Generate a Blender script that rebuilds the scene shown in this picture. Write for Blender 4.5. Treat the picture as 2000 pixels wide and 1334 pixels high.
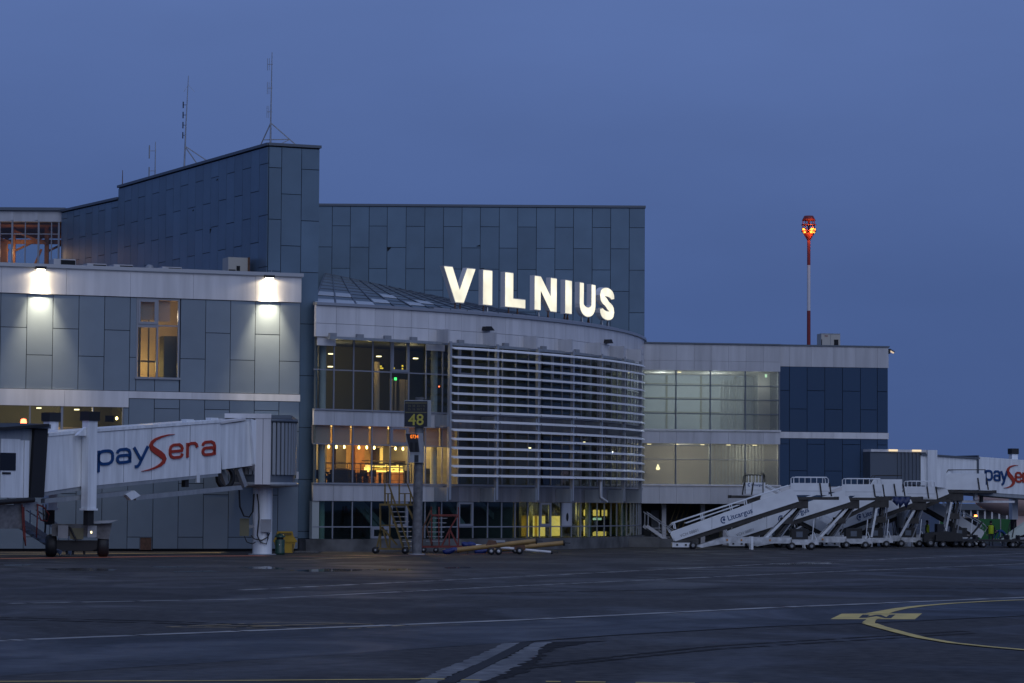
import bpy, bmesh, math, random
from mathutils import Matrix, Vector

random.seed(7)
for o in list(bpy.data.objects):
    bpy.data.objects.remove(o)
SC = bpy.context.scene
COL = SC.collection
R_ = math.radians

# ---------------------------------------------------------------- camera
CAMZ, FPX = 2.75, 5600.0
PITCH, ROLL = math.atan((985 - 667) / FPX), 0.0065
CROT = Matrix.Rotation(math.pi / 2 + PITCH, 4, 'X') @ Matrix.Rotation(ROLL, 4, 'Z')
cam = bpy.data.cameras.new('camera')
cam.sensor_width = 36.0
cam.lens = 36.0 * FPX / 2000.0
cam.clip_start = 0.5
cam.clip_end = 20000
cam_o = bpy.data.objects.new('camera', cam)
cam_o.matrix_world = Matrix.Translation((0, 0, CAMZ)) @ CROT
COL.objects.link(cam_o)
SC.camera = cam_o

# ---------------------------------------------------------------- sky, dawn light, exposure
SC.view_settings.view_transform = 'Standard'
SC.view_settings.look = 'None'
SC.view_settings.gamma = 1
SC.view_settings.exposure = 0.0
SC.cycles.max_bounces = 8
SC.cycles.transparent_max_bounces = 24
SC.cycles.use_denoising = True
SC.cycles.sample_clamp_indirect = 3.0
W = bpy.data.worlds.new('World')
SC.world = W
W.use_nodes = True
nt = W.node_tree
bg = nt.nodes['Background']
tc = nt.nodes.new('ShaderNodeTexCoord')
sep = nt.nodes.new('ShaderNodeSeparateXYZ')
ramp = nt.nodes.new('ShaderNodeValToRGB')
nt.links.new(tc.outputs['Generated'], sep.inputs[0])
nz = nt.nodes.new('ShaderNodeTexNoise')
nz.inputs['Scale'].default_value = 5.0
nz.inputs['Detail'].default_value = 3.0
mm = nt.nodes.new('ShaderNodeMath'); mm.operation = 'MULTIPLY_ADD'
nt.links.new(tc.outputs['Generated'], nz.inputs['Vector'])
nt.links.new(nz.outputs['Fac'], mm.inputs[0])
mm.inputs[1].default_value = 0.05
nt.links.new(sep.outputs['Z'], mm.inputs[2])
nt.links.new(mm.outputs[0], ramp.inputs[0])
cr = ramp.color_ramp
cr.elements[0].position = 0.0; cr.elements[0].color = (0.053, 0.092, 0.232, 1)
cr.elements[1].position = 1.0; cr.elements[1].color = (0.140, 0.210, 0.430, 1)
e = cr.elements.new(0.10); e.color = (0.064, 0.112, 0.280, 1)
e = cr.elements.new(0.21); e.color = (0.100, 0.164, 0.385, 1)
nz2 = nt.nodes.new('ShaderNodeTexNoise'); nz2.inputs['Scale'].default_value = 9.0; nz2.inputs['Detail'].default_value = 5.0
mp2 = nt.nodes.new('ShaderNodeMapping'); mp2.inputs['Scale'].default_value = (1.0, 1.0, 3.0)
nt.links.new(tc.outputs['Generated'], mp2.inputs[0]); nt.links.new(mp2.outputs[0], nz2.inputs['Vector'])
mr2 = nt.nodes.new('ShaderNodeMapRange'); mr2.inputs[1].default_value = 0.3; mr2.inputs[2].default_value = 0.7
mr2.inputs[3].default_value = 0.96; mr2.inputs[4].default_value = 1.04
nt.links.new(nz2.outputs['Fac'], mr2.inputs[0])
mxs = nt.nodes.new('ShaderNodeMix'); mxs.data_type = 'RGBA'; mxs.blend_type = 'MULTIPLY'; mxs.inputs[0].default_value = 1.0
nt.links.new(ramp.outputs[0], mxs.inputs[6]); nt.links.new(mr2.outputs[0], mxs.inputs[7])
nt.links.new(mxs.outputs[2], bg.inputs[0])
bg.inputs[1].default_value = 1.0

sun = bpy.data.lights.new('sun', 'SUN')
sun.energy = 0.72
sun.angle = R_(60)
sun.color = (0.80, 0.86, 1.0)
sun_o = bpy.data.objects.new('sun', sun)
sun_o.rotation_euler = (R_(54), 0, R_(18))
COL.objects.link(sun_o)


# ---------------------------------------------------------------- measuring helpers (photo pixel -> place in the world)
def ray(px, py):
    return CROT.to_3x3() @ Vector((px - 1000.0, 667.0 - py, -FPX))


def gpt(px, py):
    r = ray(px, py)
    t = -CAMZ / r.z
    return Vector((r.x * t, r.y * t, 0.0))


def dpt(px, py, Y):
    r = ray(px, py)
    t = Y / r.y
    return Vector((r.x * t, Y, CAMZ + r.z * t))


def on(px, py, M, c=0.0):
    """local (x, z) on the vertical plane y=c of frame M"""
    Mi = M.inverted()
    o = Mi @ Vector((0, 0, CAMZ))
    d = Mi.to_3x3() @ ray(px, py)
    t = (c - o.y) / d.y
    p = o + d * t
    return p.x, p.z


# ---------------------------------------------------------------- object helpers
FR = {}


def setp(o, label=None, cat=None, group=None, kind=None):
    if label: o['label'] = label
    if cat: o['category'] = cat
    if group: o['group'] = group
    if kind: o['kind'] = kind
    return o


def thing(name, label, cat, loc=(0, 0, 0), rz=0.0, group=None):
    o = bpy.data.objects.new(name, None)
    o.empty_display_size = 0.2
    M = Matrix.Translation(loc) @ Matrix.Rotation(rz, 4, 'Z')
    o.matrix_basis = M
    COL.objects.link(o)
    FR[o.name] = M
    return setp(o, label, cat, group)


def link(me, name, parent=None, Wm=None, mat=None):
    """link a mesh whose vertices are in frame Wm (world matrix)"""
    o = bpy.data.objects.new(name, me)
    COL.objects.link(o)
    P = FR[parent.name] if parent else Matrix.Identity(4)
    if Wm is None: Wm = P
    if parent: o.parent = parent
    o.matrix_basis = P.inverted() @ Wm
    FR[o.name] = Wm
    if mat is not None and not me.materials: me.materials.append(mat)
    return o


BOXES = {}


def boxmesh(lx, ly, lz, mat):
    k = (round(lx, 3), round(ly, 3), round(lz, 3), mat.name)
    if k not in BOXES:
        x, y, z = lx / 2, ly / 2, lz / 2
        v = [(a, b, c) for a in (-x, x) for b in (-y, y) for c in (-z, z)]
        f = [(0, 1, 3, 2), (4, 6, 7, 5), (0, 4, 5, 1), (2, 3, 7, 6), (0, 2, 6, 4), (1, 5, 7, 3)]
        me = bpy.data.meshes.new('box')
        me.from_pydata(v, [], f)
        me.materials.append(mat)
        BOXES[k] = me
    return BOXES[k]


def piece(name, parent, c, dims, mat, rz=0.0, M=None, tilt=None):
    """a box-shaped piece centred at c in frame M (default: the parent's frame)"""
    P = FR[parent.name]
    base = P if M is None else M
    Wm = base @ Matrix.Translation(c) @ Matrix.Rotation(rz, 4, 'Z')
    if tilt: Wm = Wm @ Matrix.Rotation(tilt[0], 4, 'X') @ Matrix.Rotation(tilt[1], 4, 'Y')
    return link(boxmesh(*dims, mat), name, parent, Wm)


class MB:
    def __init__(s):
        s.v, s.f, s.sm = [], [], []

    def add(s, vs, fs, smooth=False):
        n = len(s.v)
        s.v += [tuple(v) for v in vs]
        for f in fs:
            s.f.append(tuple(i + n for i in f)); s.sm.append(smooth)
        return s

    def box(s, x0, x1, y0, y1, z0, z1):
        v = [(a, b, c) for a in (x0, x1) for b in (y0, y1) for c in (z0, z1)]
        return s.add(v, [(0, 1, 3, 2), (4, 6, 7, 5), (0, 4, 5, 1), (2, 3, 7, 6), (0, 2, 6, 4), (1, 5, 7, 3)])

    def prism(s, poly, a0, a1, plane='xz'):
        n = len(poly)
        if plane == 'xz':
            v = [(p[0], a0, p[1]) for p in poly] + [(p[0], a1, p[1]) for p in poly]
        elif plane == 'yz':
            v = [(a0, p[0], p[1]) for p in poly] + [(a1, p[0], p[1]) for p in poly]
        else:
            v = [(p[0], p[1], a0) for p in poly] + [(p[0], p[1], a1) for p in poly]
        f = [tuple(range(n)), tuple(range(2 * n - 1, n - 1, -1))]
        f += [(i, i + n, (i + 1) % n + n, (i + 1) % n) for i in range(n)]
        return s.add(v, f)

    def bar(s, p, q, w, h=None):
        h = h or w
        p, q = Vector(p), Vector(q)
        d = (q - p).normalized()
        up = Vector((0, 0, 1)) if abs(d.z) < 0.95 else Vector((0, 1, 0))
        a = d.cross(up).normalized() * (w / 2)
        b = a.cross(d).normalized() * (h / 2)
        v = [p - a - b, p + a - b, p + a + b, p - a + b, q - a - b, q + a - b, q + a + b, q - a + b]
        return s.add(v, [(3, 2, 1, 0), (4, 5, 6, 7), (0, 1, 5, 4), (1, 2, 6, 5), (2, 3, 7, 6), (3, 0, 4, 7)])

    def tube(s, pts, r, n=8, r1=None, cap=True):
        pts = [Vector(p) for p in pts]
        rings = []
        for i, p in enumerate(pts):
            d = (pts[min(i + 1, len(pts) - 1)] - pts[max(i - 1, 0)]).normalized()
            up = Vector((0, 0, 1)) if abs(d.z) < 0.95 else Vector((0, 1, 0))
            a = d.cross(up).normalized(); b = a.cross(d).normalized()
            rr = r if r1 is None else r + (r1 - r) * i / (len(pts) - 1)
            rings.append([p + a * rr * math.cos(2 * math.pi * k / n) + b * rr * math.sin(2 * math.pi * k / n) for k in range(n)])
        v = [q for ring in rings for q in ring]
        f = []
        for i in range(len(pts) - 1):
            for k in range(n):
                f.append((i * n + k, i * n + (k + 1) % n, (i + 1) * n + (k + 1) % n, (i + 1) * n + k))
        s.add(v, f, True)
        if cap:
            s.add(rings[0], [tuple(range(n - 1, -1, -1))]); s.add(rings[-1], [tuple(range(n))])
        return s

    def lathe(s, prof, c=(0, 0, 0), axis='z', n=20):
        """prof: (radius, along)"""
        v = []
        for r, a in prof:
            for k in range(n):
                t = 2 * math.pi * k / n
                x, y = r * math.cos(t), r * math.sin(t)
                if axis == 'z': q = (c[0] + x, c[1] + y, c[2] + a)
                elif axis == 'y': q = (c[0] + x, c[1] + a, c[2] + y)
                else: q = (c[0] + a, c[1] + x, c[2] + y)
                v.append(q)
        f = []
        for i in range(len(prof) - 1):
            for k in range(n):
                f.append((i * n + k, i * n + (k + 1) % n, (i + 1) * n + (k + 1) % n, (i + 1) * n + k))
        return s.add(v, f, True)

    def ribbon(s, left, right, y0, y1):
        """solid strip between two outlines in the xz plane, thick y0..y1"""
        n = len(left)
        v = [(p[0], y0, p[1]) for p in left] + [(p[0], y0, p[1]) for p in right]
        v += [(p[0], y1, p[1]) for p in left] + [(p[0], y1, p[1]) for p in right]
        f = []
        for i in range(n - 1):
            f += [(i, i + 1, n + i + 1, n + i), (2 * n + i, 3 * n + i, 3 * n + i + 1, 2 * n + i + 1),
                  (i, 2 * n + i, 2 * n + i + 1, i + 1), (n + i, n + i + 1, 3 * n + i + 1, 3 * n + i)]
        f += [(0, n, 3 * n, 2 * n), (n - 1, 3 * n - 1, 4 * n - 1, 2 * n - 1)]
        return s.add(v, f)

    def build(s, name, mat, parent=None, kind=None, M=None):
        me = bpy.data.meshes.new(name)
        me.from_pydata(s.v, [], s.f)
        me.polygons.foreach_set('use_smooth', s.sm)
        bm = bmesh.new(); bm.from_mesh(me)
        bmesh.ops.recalc_face_normals(bm, faces=bm.faces)
        bm.to_mesh(me); bm.free()
        o = link(me, name, parent, M, mat)
        if kind: o['kind'] = kind
        return o


def text(name, body, size, mat, parent, M, extrude=0.01, sx=1.0, bold=0.0, align='LEFT', spacing=1.0):
    cu = bpy.data.curves.new(name, 'FONT')
    cu.body = body; cu.size = size; cu.extrude = extrude; cu.offset = bold; cu.align_x = align
    cu.resolution_u = 3; cu.space_character = spacing
    ob = bpy.data.objects.new(name, cu)
    me = bpy.data.meshes.new_from_object(ob)
    bpy.data.objects.remove(ob)
    for v in me.vertices: v.co.x *= sx
    return link(me, name, parent, M, mat)


def copy_tree(o, parent=None):
    c = o.copy()
    COL.objects.link(c)
    c.parent = parent
    for ch in list(o.children): copy_tree(ch, c)
    return c


def lamp(name, loc, energy, color, radius=0.15, parent=None, spot=None, rot=None):
    l = bpy.data.lights.new(name, 'SPOT' if spot else 'POINT')
    l.energy = energy; l.color = color; l.shadow_soft_size = radius
    if spot: l.spot_size = spot; l.spot_blend = 1.0
    o = bpy.data.objects.new(name, l)
    COL.objects.link(o)
    Wm = Matrix.Translation(loc)
    if rot: Wm = Wm @ rot.to_4x4()
    if parent:
        o.parent = parent
        o.matrix_basis = FR[parent.name].inverted() @ Wm
    else:
        o.matrix_basis = Wm
    return o


# ---------------------------------------------------------------- materials
def mat(name, col, rough=0.5, metal=0.0, var=0.0, noise=0.0, nscale=1.0, bump=0.0, streak=0.0, spec=0.5):
    m = bpy.data.materials.new(name)
    m.use_nodes = True
    t = m.node_tree
    b = t.nodes['Principled BSDF']
    b.inputs['Roughness'].default_value = rough
    b.inputs['Metallic'].default_value = metal
    b.inputs['Specular IOR Level'].default_value = spec
    b.inputs['Base Color'].default_value = (*col, 1)
    src = None
    if var or noise or streak:
        hs = t.nodes.new('ShaderNodeHueSaturation')
        hs.inputs['Color'].default_value = (*col, 1)
        val = t.nodes.new('ShaderNodeMath'); val.operation = 'ADD'
        val.inputs[0].default_value = 1.0; val.inputs[1].default_value = 0.0
        last = val.outputs[0]
        if var:
            oi = t.nodes.new('ShaderNodeObjectInfo')
            mr = t.nodes.new('ShaderNodeMapRange')
            mr.inputs[3].default_value = 1 - var; mr.inputs[4].default_value = 1 + var
            t.links.new(oi.outputs['Random'], mr.inputs[0]); last = mr.outputs[0]
        if noise or streak:
            tcn = t.nodes.new('ShaderNodeNewGeometry')
            mp = t.nodes.new('ShaderNodeMapping')
            t.links.new(tcn.outputs['Position'], mp.inputs['Vector'])
            if streak: mp.inputs['Scale'].default_value = (3.0, 3.0, 0.25)
            n = t.nodes.new('ShaderNodeTexNoise')
            n.inputs['Scale'].default_value = nscale
            n.inputs['Detail'].default_value = 4
            t.links.new(mp.outputs[0], n.inputs['Vector'])
            mr = t.nodes.new('ShaderNodeMapRange')
            a = max(noise, streak)
            mr.inputs[1].default_value = 0.3; mr.inputs[2].default_value = 0.7
            mr.inputs[3].default_value = 1 - a; mr.inputs[4].default_value = 1 + a
            t.links.new(n.outputs['Fac'], mr.inputs[0])
            ml = t.nodes.new('ShaderNodeMath'); ml.operation = 'MULTIPLY'
            t.links.new(last, ml.inputs[0]); t.links.new(mr.outputs[0], ml.inputs[1]); last = ml.outputs[0]
            if bump:
                bp = t.nodes.new('ShaderNodeBump'); bp.inputs['Strength'].default_value = bump
                bp.inputs['Distance'].default_value = 0.02
                t.links.new(n.outputs['Fac'], bp.inputs['Height'])
                t.links.new(bp.outputs[0], b.inputs['Normal'])
        t.links.new(last, hs.inputs['Value'])
        t.links.new(hs.outputs[0], b.inputs['Base Color'])
    return m


def emi(name, col, s):
    m = bpy.data.materials.new(name)
    m.use_nodes = True
    b = m.node_tree.nodes['Principled BSDF']
    b.inputs['Base Color'].default_value = (*[min(1, c * .5) for c in col], 1)
    b.inputs['Emission Color'].default_value = (*col, 1)
    b.inputs['Emission Strength'].default_value = s
    return m


def glassmat(name, tint, refl=1.45, extra=0.0):
    m = bpy.data.materials.new(name)
    m.use_nodes = True
    t = m.node_tree
    t.nodes.remove(t.nodes['Principled BSDF'])
    out = t.nodes['Material Output']
    tr = t.nodes.new('ShaderNodeBsdfTransparent'); tr.inputs[0].default_value = (*tint, 1)
    gl = t.nodes.new('ShaderNodeBsdfGlossy'); gl.inputs['Roughness'].default_value = 0.015
    lw = t.nodes.new('ShaderNodeLayerWeight'); lw.inputs[0].default_value = 0.5
    pw = t.nodes.new('ShaderNodeMath'); pw.operation = 'POWER'; pw.inputs[1].default_value = 5.0
    mx = t.nodes.new('ShaderNodeMixShader')
    f0 = ((refl - 1) / (refl + 1)) ** 2 + extra
    ad = t.nodes.new('ShaderNodeMath'); ad.operation = 'MULTIPLY_ADD'; ad.inputs[1].default_value = 1 - f0; ad.inputs[2].default_value = f0
    t.links.new(lw.outputs['Facing'], pw.inputs[0]); t.links.new(pw.outputs[0], ad.inputs[0]); t.links.new(ad.outputs[0], mx.inputs[0])
    t.links.new(tr.outputs[0], mx.inputs[1]); t.links.new(gl.outputs[0], mx.inputs[2])
    t.links.new(mx.outputs[0], out.inputs[0])
    return m


m_clad = mat('cladding_grey_blue', (0.182, 0.226, 0.270), 0.42, 0.15, var=0.08, noise=0.05, nscale=0.8)
m_clad2 = mat('cladding_tower_blue', (0.116, 0.180, 0.246), 0.40, 0.15, var=0.12, noise=0.08, nscale=0.6)
m_navy = mat('cladding_navy', (0.011, 0.043, 0.100), 0.5, 0.1, var=0.08)
m_white = mat('white_panel', (0.62, 0.61, 0.62), 0.45, 0.0, var=0.05, streak=0.11, nscale=0.7)
m_louv = mat('louvre_paint', (0.80, 0.80, 0.81), 0.4, 0.0, var=0.04)
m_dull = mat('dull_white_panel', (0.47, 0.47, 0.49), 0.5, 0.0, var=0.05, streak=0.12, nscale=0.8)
m_joint = mat('joint_dark', (0.018, 0.024, 0.034), 0.9)
m_cop = mat('coping_metal', (0.40, 0.41, 0.43), 0.4, 0.5)
m_copd = mat('coping_dark', (0.11, 0.13, 0.16), 0.5, 0.3)
m_frame = mat('window_frame', (0.27, 0.28, 0.31), 0.4, 0.2)
m_span = mat('dark_spandrel', (0.18, 0.18, 0.20), 0.6, 0.0, var=0.2, streak=0.2, nscale=0.8)  # spandrels behind the louvres have a darker colour of their own
m_dark = mat('dark_void', (0.012, 0.013, 0.016), 0.9)
m_black = mat('black_rubber', (0.012, 0.012, 0.014), 0.6)
m_steel = mat('galvanised_steel', (0.33, 0.34, 0.36), 0.45, 0.6, noise=0.1, nscale=3)
m_grey = mat('grey_paint', (0.26, 0.27, 0.29), 0.5, 0.1, noise=0.1, nscale=2)
m_dirty = mat('dirty_grey', (0.14, 0.14, 0.145), 0.6, 0.1, noise=0.35, nscale=4)
m_conc = mat('plinth_concrete', (0.10, 0.10, 0.10), 0.85, 0.0, noise=0.45, nscale=0.9)
m_bridge = mat('bridge_white', (0.74, 0.76, 0.78), 0.4, 0.1, streak=0.15, nscale=1.3)
m_bridge2 = mat('bridge_grey', (0.30, 0.32, 0.34), 0.45, 0.3, streak=0.12, nscale=1.3)
m_gst = mat('stair_white', (0.72, 0.74, 0.76), 0.45, 0.0, var=0.06, noise=0.08, nscale=1.2)
m_chas = mat('chassis_paint', (0.50, 0.51, 0.52), 0.5, 0.0, noise=0.3, nscale=3)
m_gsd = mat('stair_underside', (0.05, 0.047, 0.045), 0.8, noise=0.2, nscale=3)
m_yel = mat('yellow_paint', (0.46, 0.27, 0.015), 0.5, 0.0, noise=0.12, nscale=3)
m_ytube = mat('yellow_tube', (0.30, 0.18, 0.06), 0.5, 0.0, noise=0.15, nscale=2.5)
m_ystep = mat('worn_yellow', (0.17, 0.115, 0.03), 0.6, 0.1, noise=0.25, nscale=4)
m_red = mat('red_paint', (0.16, 0.022, 0.016), 0.5, 0.0, noise=0.15, nscale=3)
m_redm = mat('mast_red', (0.20, 0.022, 0.026), 0.6)
m_mwhite = mat('mast_white', (0.60, 0.58, 0.60), 0.5)
m_green = mat('green_bin', (0.012, 0.05, 0.035), 0.4)
m_blue = mat('blue_cover', (0.008, 0.022, 0.13), 0.5, noise=0.2, nscale=6, bump=0.6)
m_tarp = mat('blue_tarp', (0.012, 0.025, 0.09), 0.5, noise=0.2, nscale=6, bump=0.6)
m_lblue = mat('logo_blue', (0.004, 0.045, 0.16), 0.4)
m_lred = mat('logo_red', (0.36, 0.035, 0.014), 0.4)
m_tblue = mat('lettering_navy', (0.01, 0.055, 0.17), 0.5)
m_sign = mat('sign_black', (0.01, 0.012, 0.018), 0.35)
m_sigy = mat('sign_yellow', (0.42, 0.36, 0.05), 0.5)
m_sigd = mat('sign_dim_yellow', (0.11, 0.10, 0.045), 0.5)
m_beige = mat('interior_beige', (0.46, 0.36, 0.25), 0.8)
m_cafe = mat('cafe_plaster', (0.30, 0.20, 0.10), 0.8, noise=0.2, nscale=0.6)
m_olive = mat('interior_olive', (0.17, 0.16, 0.10), 0.8)
m_intg = mat('interior_grey', (0.10, 0.105, 0.105), 0.8)
m_ceil = mat('interior_ceiling', (0.42, 0.37, 0.31), 0.85)
m_wood = mat('interior_wood', (0.26, 0.12, 0.05), 0.6, noise=0.2, nscale=3)
m_dkwood = mat('dark_furniture', (0.03, 0.022, 0.016), 0.5)
m_yroom = mat('yellow_wall', (0.62, 0.47, 0.15), 0.8)
m_curt = mat('grey_curtain', (0.40, 0.43, 0.42), 0.9)
m_skin = mat('skin', (0.42, 0.25, 0.18), 0.6)
m_hair = mat('blond_hair', (0.50, 0.33, 0.14), 0.6)
m_dkhair = mat('dark_hair', (0.015, 0.012, 0.01), 0.6)
m_cloth = mat('dark_clothing', (0.02, 0.022, 0.03), 0.8)
m_jean = mat('grey_trousers', (0.05, 0.055, 0.07), 0.8)
m_bjack = mat('blue_jacket', (0.015, 0.06, 0.2), 0.8)
m_vest = mat('yellow_vest', (0.55, 0.72, 0.02), 0.6)
m_fence = mat('green_fence', (0.02, 0.13, 0.035), 0.7)
m_roof = mat('roof_sheet', (0.13, 0.165, 0.19), 0.5, 0.2, noise=0.15, nscale=0.5)
m_plane = mat('aircraft_skin', (0.78, 0.56, 0.50), 0.35, 0.0)  # pink dawn light is mixed into this skin colour
m_rust = mat('rusty_metal', (0.13, 0.065, 0.04), 0.7, 0.2, noise=0.3, nscale=6)
m_leaf = mat('shrub_leaf', (0.05, 0.14, 0.03), 0.7, var=0.2)
m_acbox = mat('ac_casing', (0.42, 0.40, 0.36), 0.5, 0.1)
m_glass = glassmat('window_glass', (0.88, 0.915, 0.905), 1.45)
m_frost = mat('pale_backing', (.52, .57, .60), .8)
_t = m_frost.node_tree; _tr = _t.nodes.new('ShaderNodeBsdfTransparent'); _mx = _t.nodes.new('ShaderNodeMixShader'); _mx.inputs[0].default_value = .22
_t.links.new(_t.nodes['Principled BSDF'].outputs[0], _mx.inputs[1]); _t.links.new(_tr.outputs[0], _mx.inputs[2]); _t.links.new(_mx.outputs[0], _t.nodes['Material Output'].inputs[0])
m_milk = glassmat('milky_glass', (.92, .94, .93), 1.45)
_t = m_milk.node_tree; _o = _t.nodes['Material Output']; _src = _o.inputs[0].links[0].from_socket
_d = _t.nodes.new('ShaderNodeBsdfDiffuse'); _d.inputs[0].default_value = (.50, .52, .50, 1)
_tl = _t.nodes.new('ShaderNodeBsdfTranslucent'); _tl.inputs[0].default_value = (.62, .62, .56, 1)
_m1 = _t.nodes.new('ShaderNodeMixShader'); _m1.inputs[0].default_value = .6
_t.links.new(_d.outputs[0], _m1.inputs[1]); _t.links.new(_tl.outputs[0], _m1.inputs[2])
_m2 = _t.nodes.new('ShaderNodeMixShader'); _m2.inputs[0].default_value = .28
_t.links.new(_src, _m2.inputs[1]); _t.links.new(_m1.outputs[0], _m2.inputs[2]); _t.links.new(_m2.outputs[0], _o.inputs[0])
m_glassd = glassmat('green_glass', (0.72, 0.84, 0.80), 1.5)
m_sky = mat('skylight_sheet', (0.72, 0.75, 0.80), 0.2)  # near-white colour stands in for the bright sky mirrored in the skylights
m_blind = mat('blind_cloth', (.50, .42, .36), .9)
_t = m_blind.node_tree; _b = _t.nodes['Principled BSDF']
_tl = _t.nodes.new('ShaderNodeBsdfTranslucent'); _tl.inputs[0].default_value = (.55, .40, .28, 1)
_mx = _t.nodes.new('ShaderNodeMixShader'); _mx.inputs[0].default_value = .30
_t.links.new(_b.outputs[0], _mx.inputs[1]); _t.links.new(_tl.outputs[0], _mx.inputs[2]); _t.links.new(_mx.outputs[0], _t.nodes['Material Output'].inputs[0])
e_letter = emi('letter_face', (1.0, 0.93, 0.70), 1.02)
_t = e_letter.node_tree; _g = _t.nodes.new('ShaderNodeNewGeometry'); _n = _t.nodes.new('ShaderNodeTexNoise'); _n.inputs['Scale'].default_value = 0.9
_r = _t.nodes.new('ShaderNodeMapRange'); _r.inputs[1].default_value = .3; _r.inputs[2].default_value = .7; _r.inputs[3].default_value = .80; _r.inputs[4].default_value = 1.2
_t.links.new(_g.outputs['Position'], _n.inputs['Vector']); _t.links.new(_n.outputs['Fac'], _r.inputs[0]); _t.links.new(_r.outputs[0], _t.nodes['Principled BSDF'].inputs['Emission Strength'])
e_warm = emi('warm_bulb', (1.0, 0.72, 0.25), 9.0)
e_case = emi('lit_display', (1.0, 0.62, 0.14), 2.6)
e_lampw = emi('flood_lens', (1.0, 0.9, 0.68), 14.0)
e_ceil = emi('ceiling_lamp', (1.0, 0.84, 0.45), 3.0)
e_sod = emi('sodium_lens', (1.0, 0.40, 0.06), 3.0)
e_red = emi('red_beacon', (1.0, 0.12, 0.05), 9.0)
e_orange = emi('amber_beacon', (1.0, 0.25, 0.05), 7.0)
e_led = emi('led_amber', (1.0, 0.22, 0.01), 1.6)
e_green = emi('green_light', (0.08, 1.0, 0.2), 2.2)
e_ysign = emi('wayfinding_yellow', (1.0, 0.72, 0.06), 0.9)
e_yroom = emi('lit_opening', (1.0, 0.66, 0.16), 0.75)  # surface glow stands in for lamp-lit rooms, walls and shelves
e_strip = emi('strip_light', (1.0, 0.78, 0.48), 0.9)


# ================================================================ GROUND
def asphalt(name, c0, c1, r0, r1):
    m = bpy.data.materials.new(name); m.use_nodes = True
    t = m.node_tree; b = t.nodes['Principled BSDF']
    g = t.nodes.new('ShaderNodeNewGeometry')

    def noise(sc, scale, det=5, dist=0.0):
        mp = t.nodes.new('ShaderNodeMapping'); mp.inputs['Scale'].default_value = sc
        t.links.new(g.outputs['Position'], mp.inputs[0])
        n = t.nodes.new('ShaderNodeTexNoise'); n.inputs['Scale'].default_value = scale
        n.inputs['Detail'].default_value = det; n.inputs['Distortion'].default_value = dist
        t.links.new(mp.outputs[0], n.inputs['Vector']); return n.outputs['Fac']

    def mrange(x, a, bb, lo=0.0, hi=1.0):
        r = t.nodes.new('ShaderNodeMapRange'); r.inputs[1].default_value = a; r.inputs[2].default_value = bb
        r.inputs[3].default_value = lo; r.inputs[4].default_value = hi
        t.links.new(x, r.inputs[0]); return r.outputs[0]
    big = noise((0.30, 0.20, 1), 0.40, 6, 0.6)
    fine = noise((1, 1, 1), 3.0, 6)
    wet = noise((0.22, 0.14, 1), 0.8, 5, 1.5)
    mix = t.nodes.new('ShaderNodeMix'); mix.data_type = 'RGBA'
    mix.inputs[6].default_value = (*c0, 1); mix.inputs[7].default_value = (*c1, 1)
    t.links.new(mrange(big, 0.36, 0.64), mix.inputs[0])
    mul = t.nodes.new('ShaderNodeMix'); mul.data_type = 'RGBA'; mul.blend_type = 'MULTIPLY'
    mul.inputs[0].default_value = 1.0
    t.links.new(mix.outputs[2], mul.inputs[6])
    t.links.new(mrange(fine, 0.3, 0.7, 0.58, 1.42), mul.inputs[7])
    t.links.new(mul.outputs[2], b.inputs['Base Color'])
    t.links.new(mrange(wet, 0.42, 0.62, r1, r0), b.inputs['Roughness'])
    b.inputs['Specular IOR Level'].default_value = 0.08
    bp = t.nodes.new('ShaderNodeBump'); bp.inputs['Strength'].default_value = 0.35; bp.inputs['Distance'].default_value = 0.02
    f2 = noise((1, 1, 1), 9.0, 4)
    t.links.new(f2, bp.inputs['Height']); t.links.new(bp.outputs[0], b.inputs['Normal'])
    return m


m_asph = asphalt('apron_asphalt', (0.043, 0.040, 0.039), (0.062, 0.057, 0.054), 0.5, 0.75)
m_slab = asphalt('apron_concrete', (0.105, 0.105, 0.105), (0.185, 0.18, 0.175), 0.4, 0.7)
m_patch = asphalt('new_asphalt', (0.033, 0.034, 0.038), (0.046, 0.047, 0.051), 0.40, 0.62)
m_worn = mat('worn_paint_yellow', (0.62, 0.43, 0.08), 0.55, noise=0.25, nscale=1.5)
m_pale = mat('worn_paint_pale', (0.28, 0.26, 0.23), 0.6, noise=0.5, nscale=0.8)
m_pink = mat('worn_paint_red', (0.22, 0.07, 0.05), 0.6, noise=0.35, nscale=1.1)
m_oche = mat('worn_paint_ochre', (0.36, 0.25, 0.10), 0.6, noise=0.3, nscale=1.1)
m_wetd = mat('damp_stain', (0.030, 0.028, 0.028), 0.9, noise=0.3, nscale=2, spec=0.05)

g = MB(); g.add([(-3000, -200, 0), (3000, -200, 0), (3000, 6000, 0), (-3000, 6000, 0)], [(0, 1, 2, 3)])
setp(g.build('apron_ground', m_asph), kind='structure')


def gline(pts, w):
    """flat stripe through ground points; w is the width across the stripe in metres"""
    P = [gpt(*p) for p in pts]
    L, Rr = [], []
    for i, p in enumerate(P):
        d = (P[min(i + 1, len(P) - 1)] - P[max(i - 1, 0)]).normalized()
        n = Vector((-d.y, d.x, 0))
        ww = w[i] if isinstance(w, (list, tuple)) else w
        L.append(p + n * ww / 2); Rr.append(p - n * ww / 2)
    return L, Rr


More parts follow.
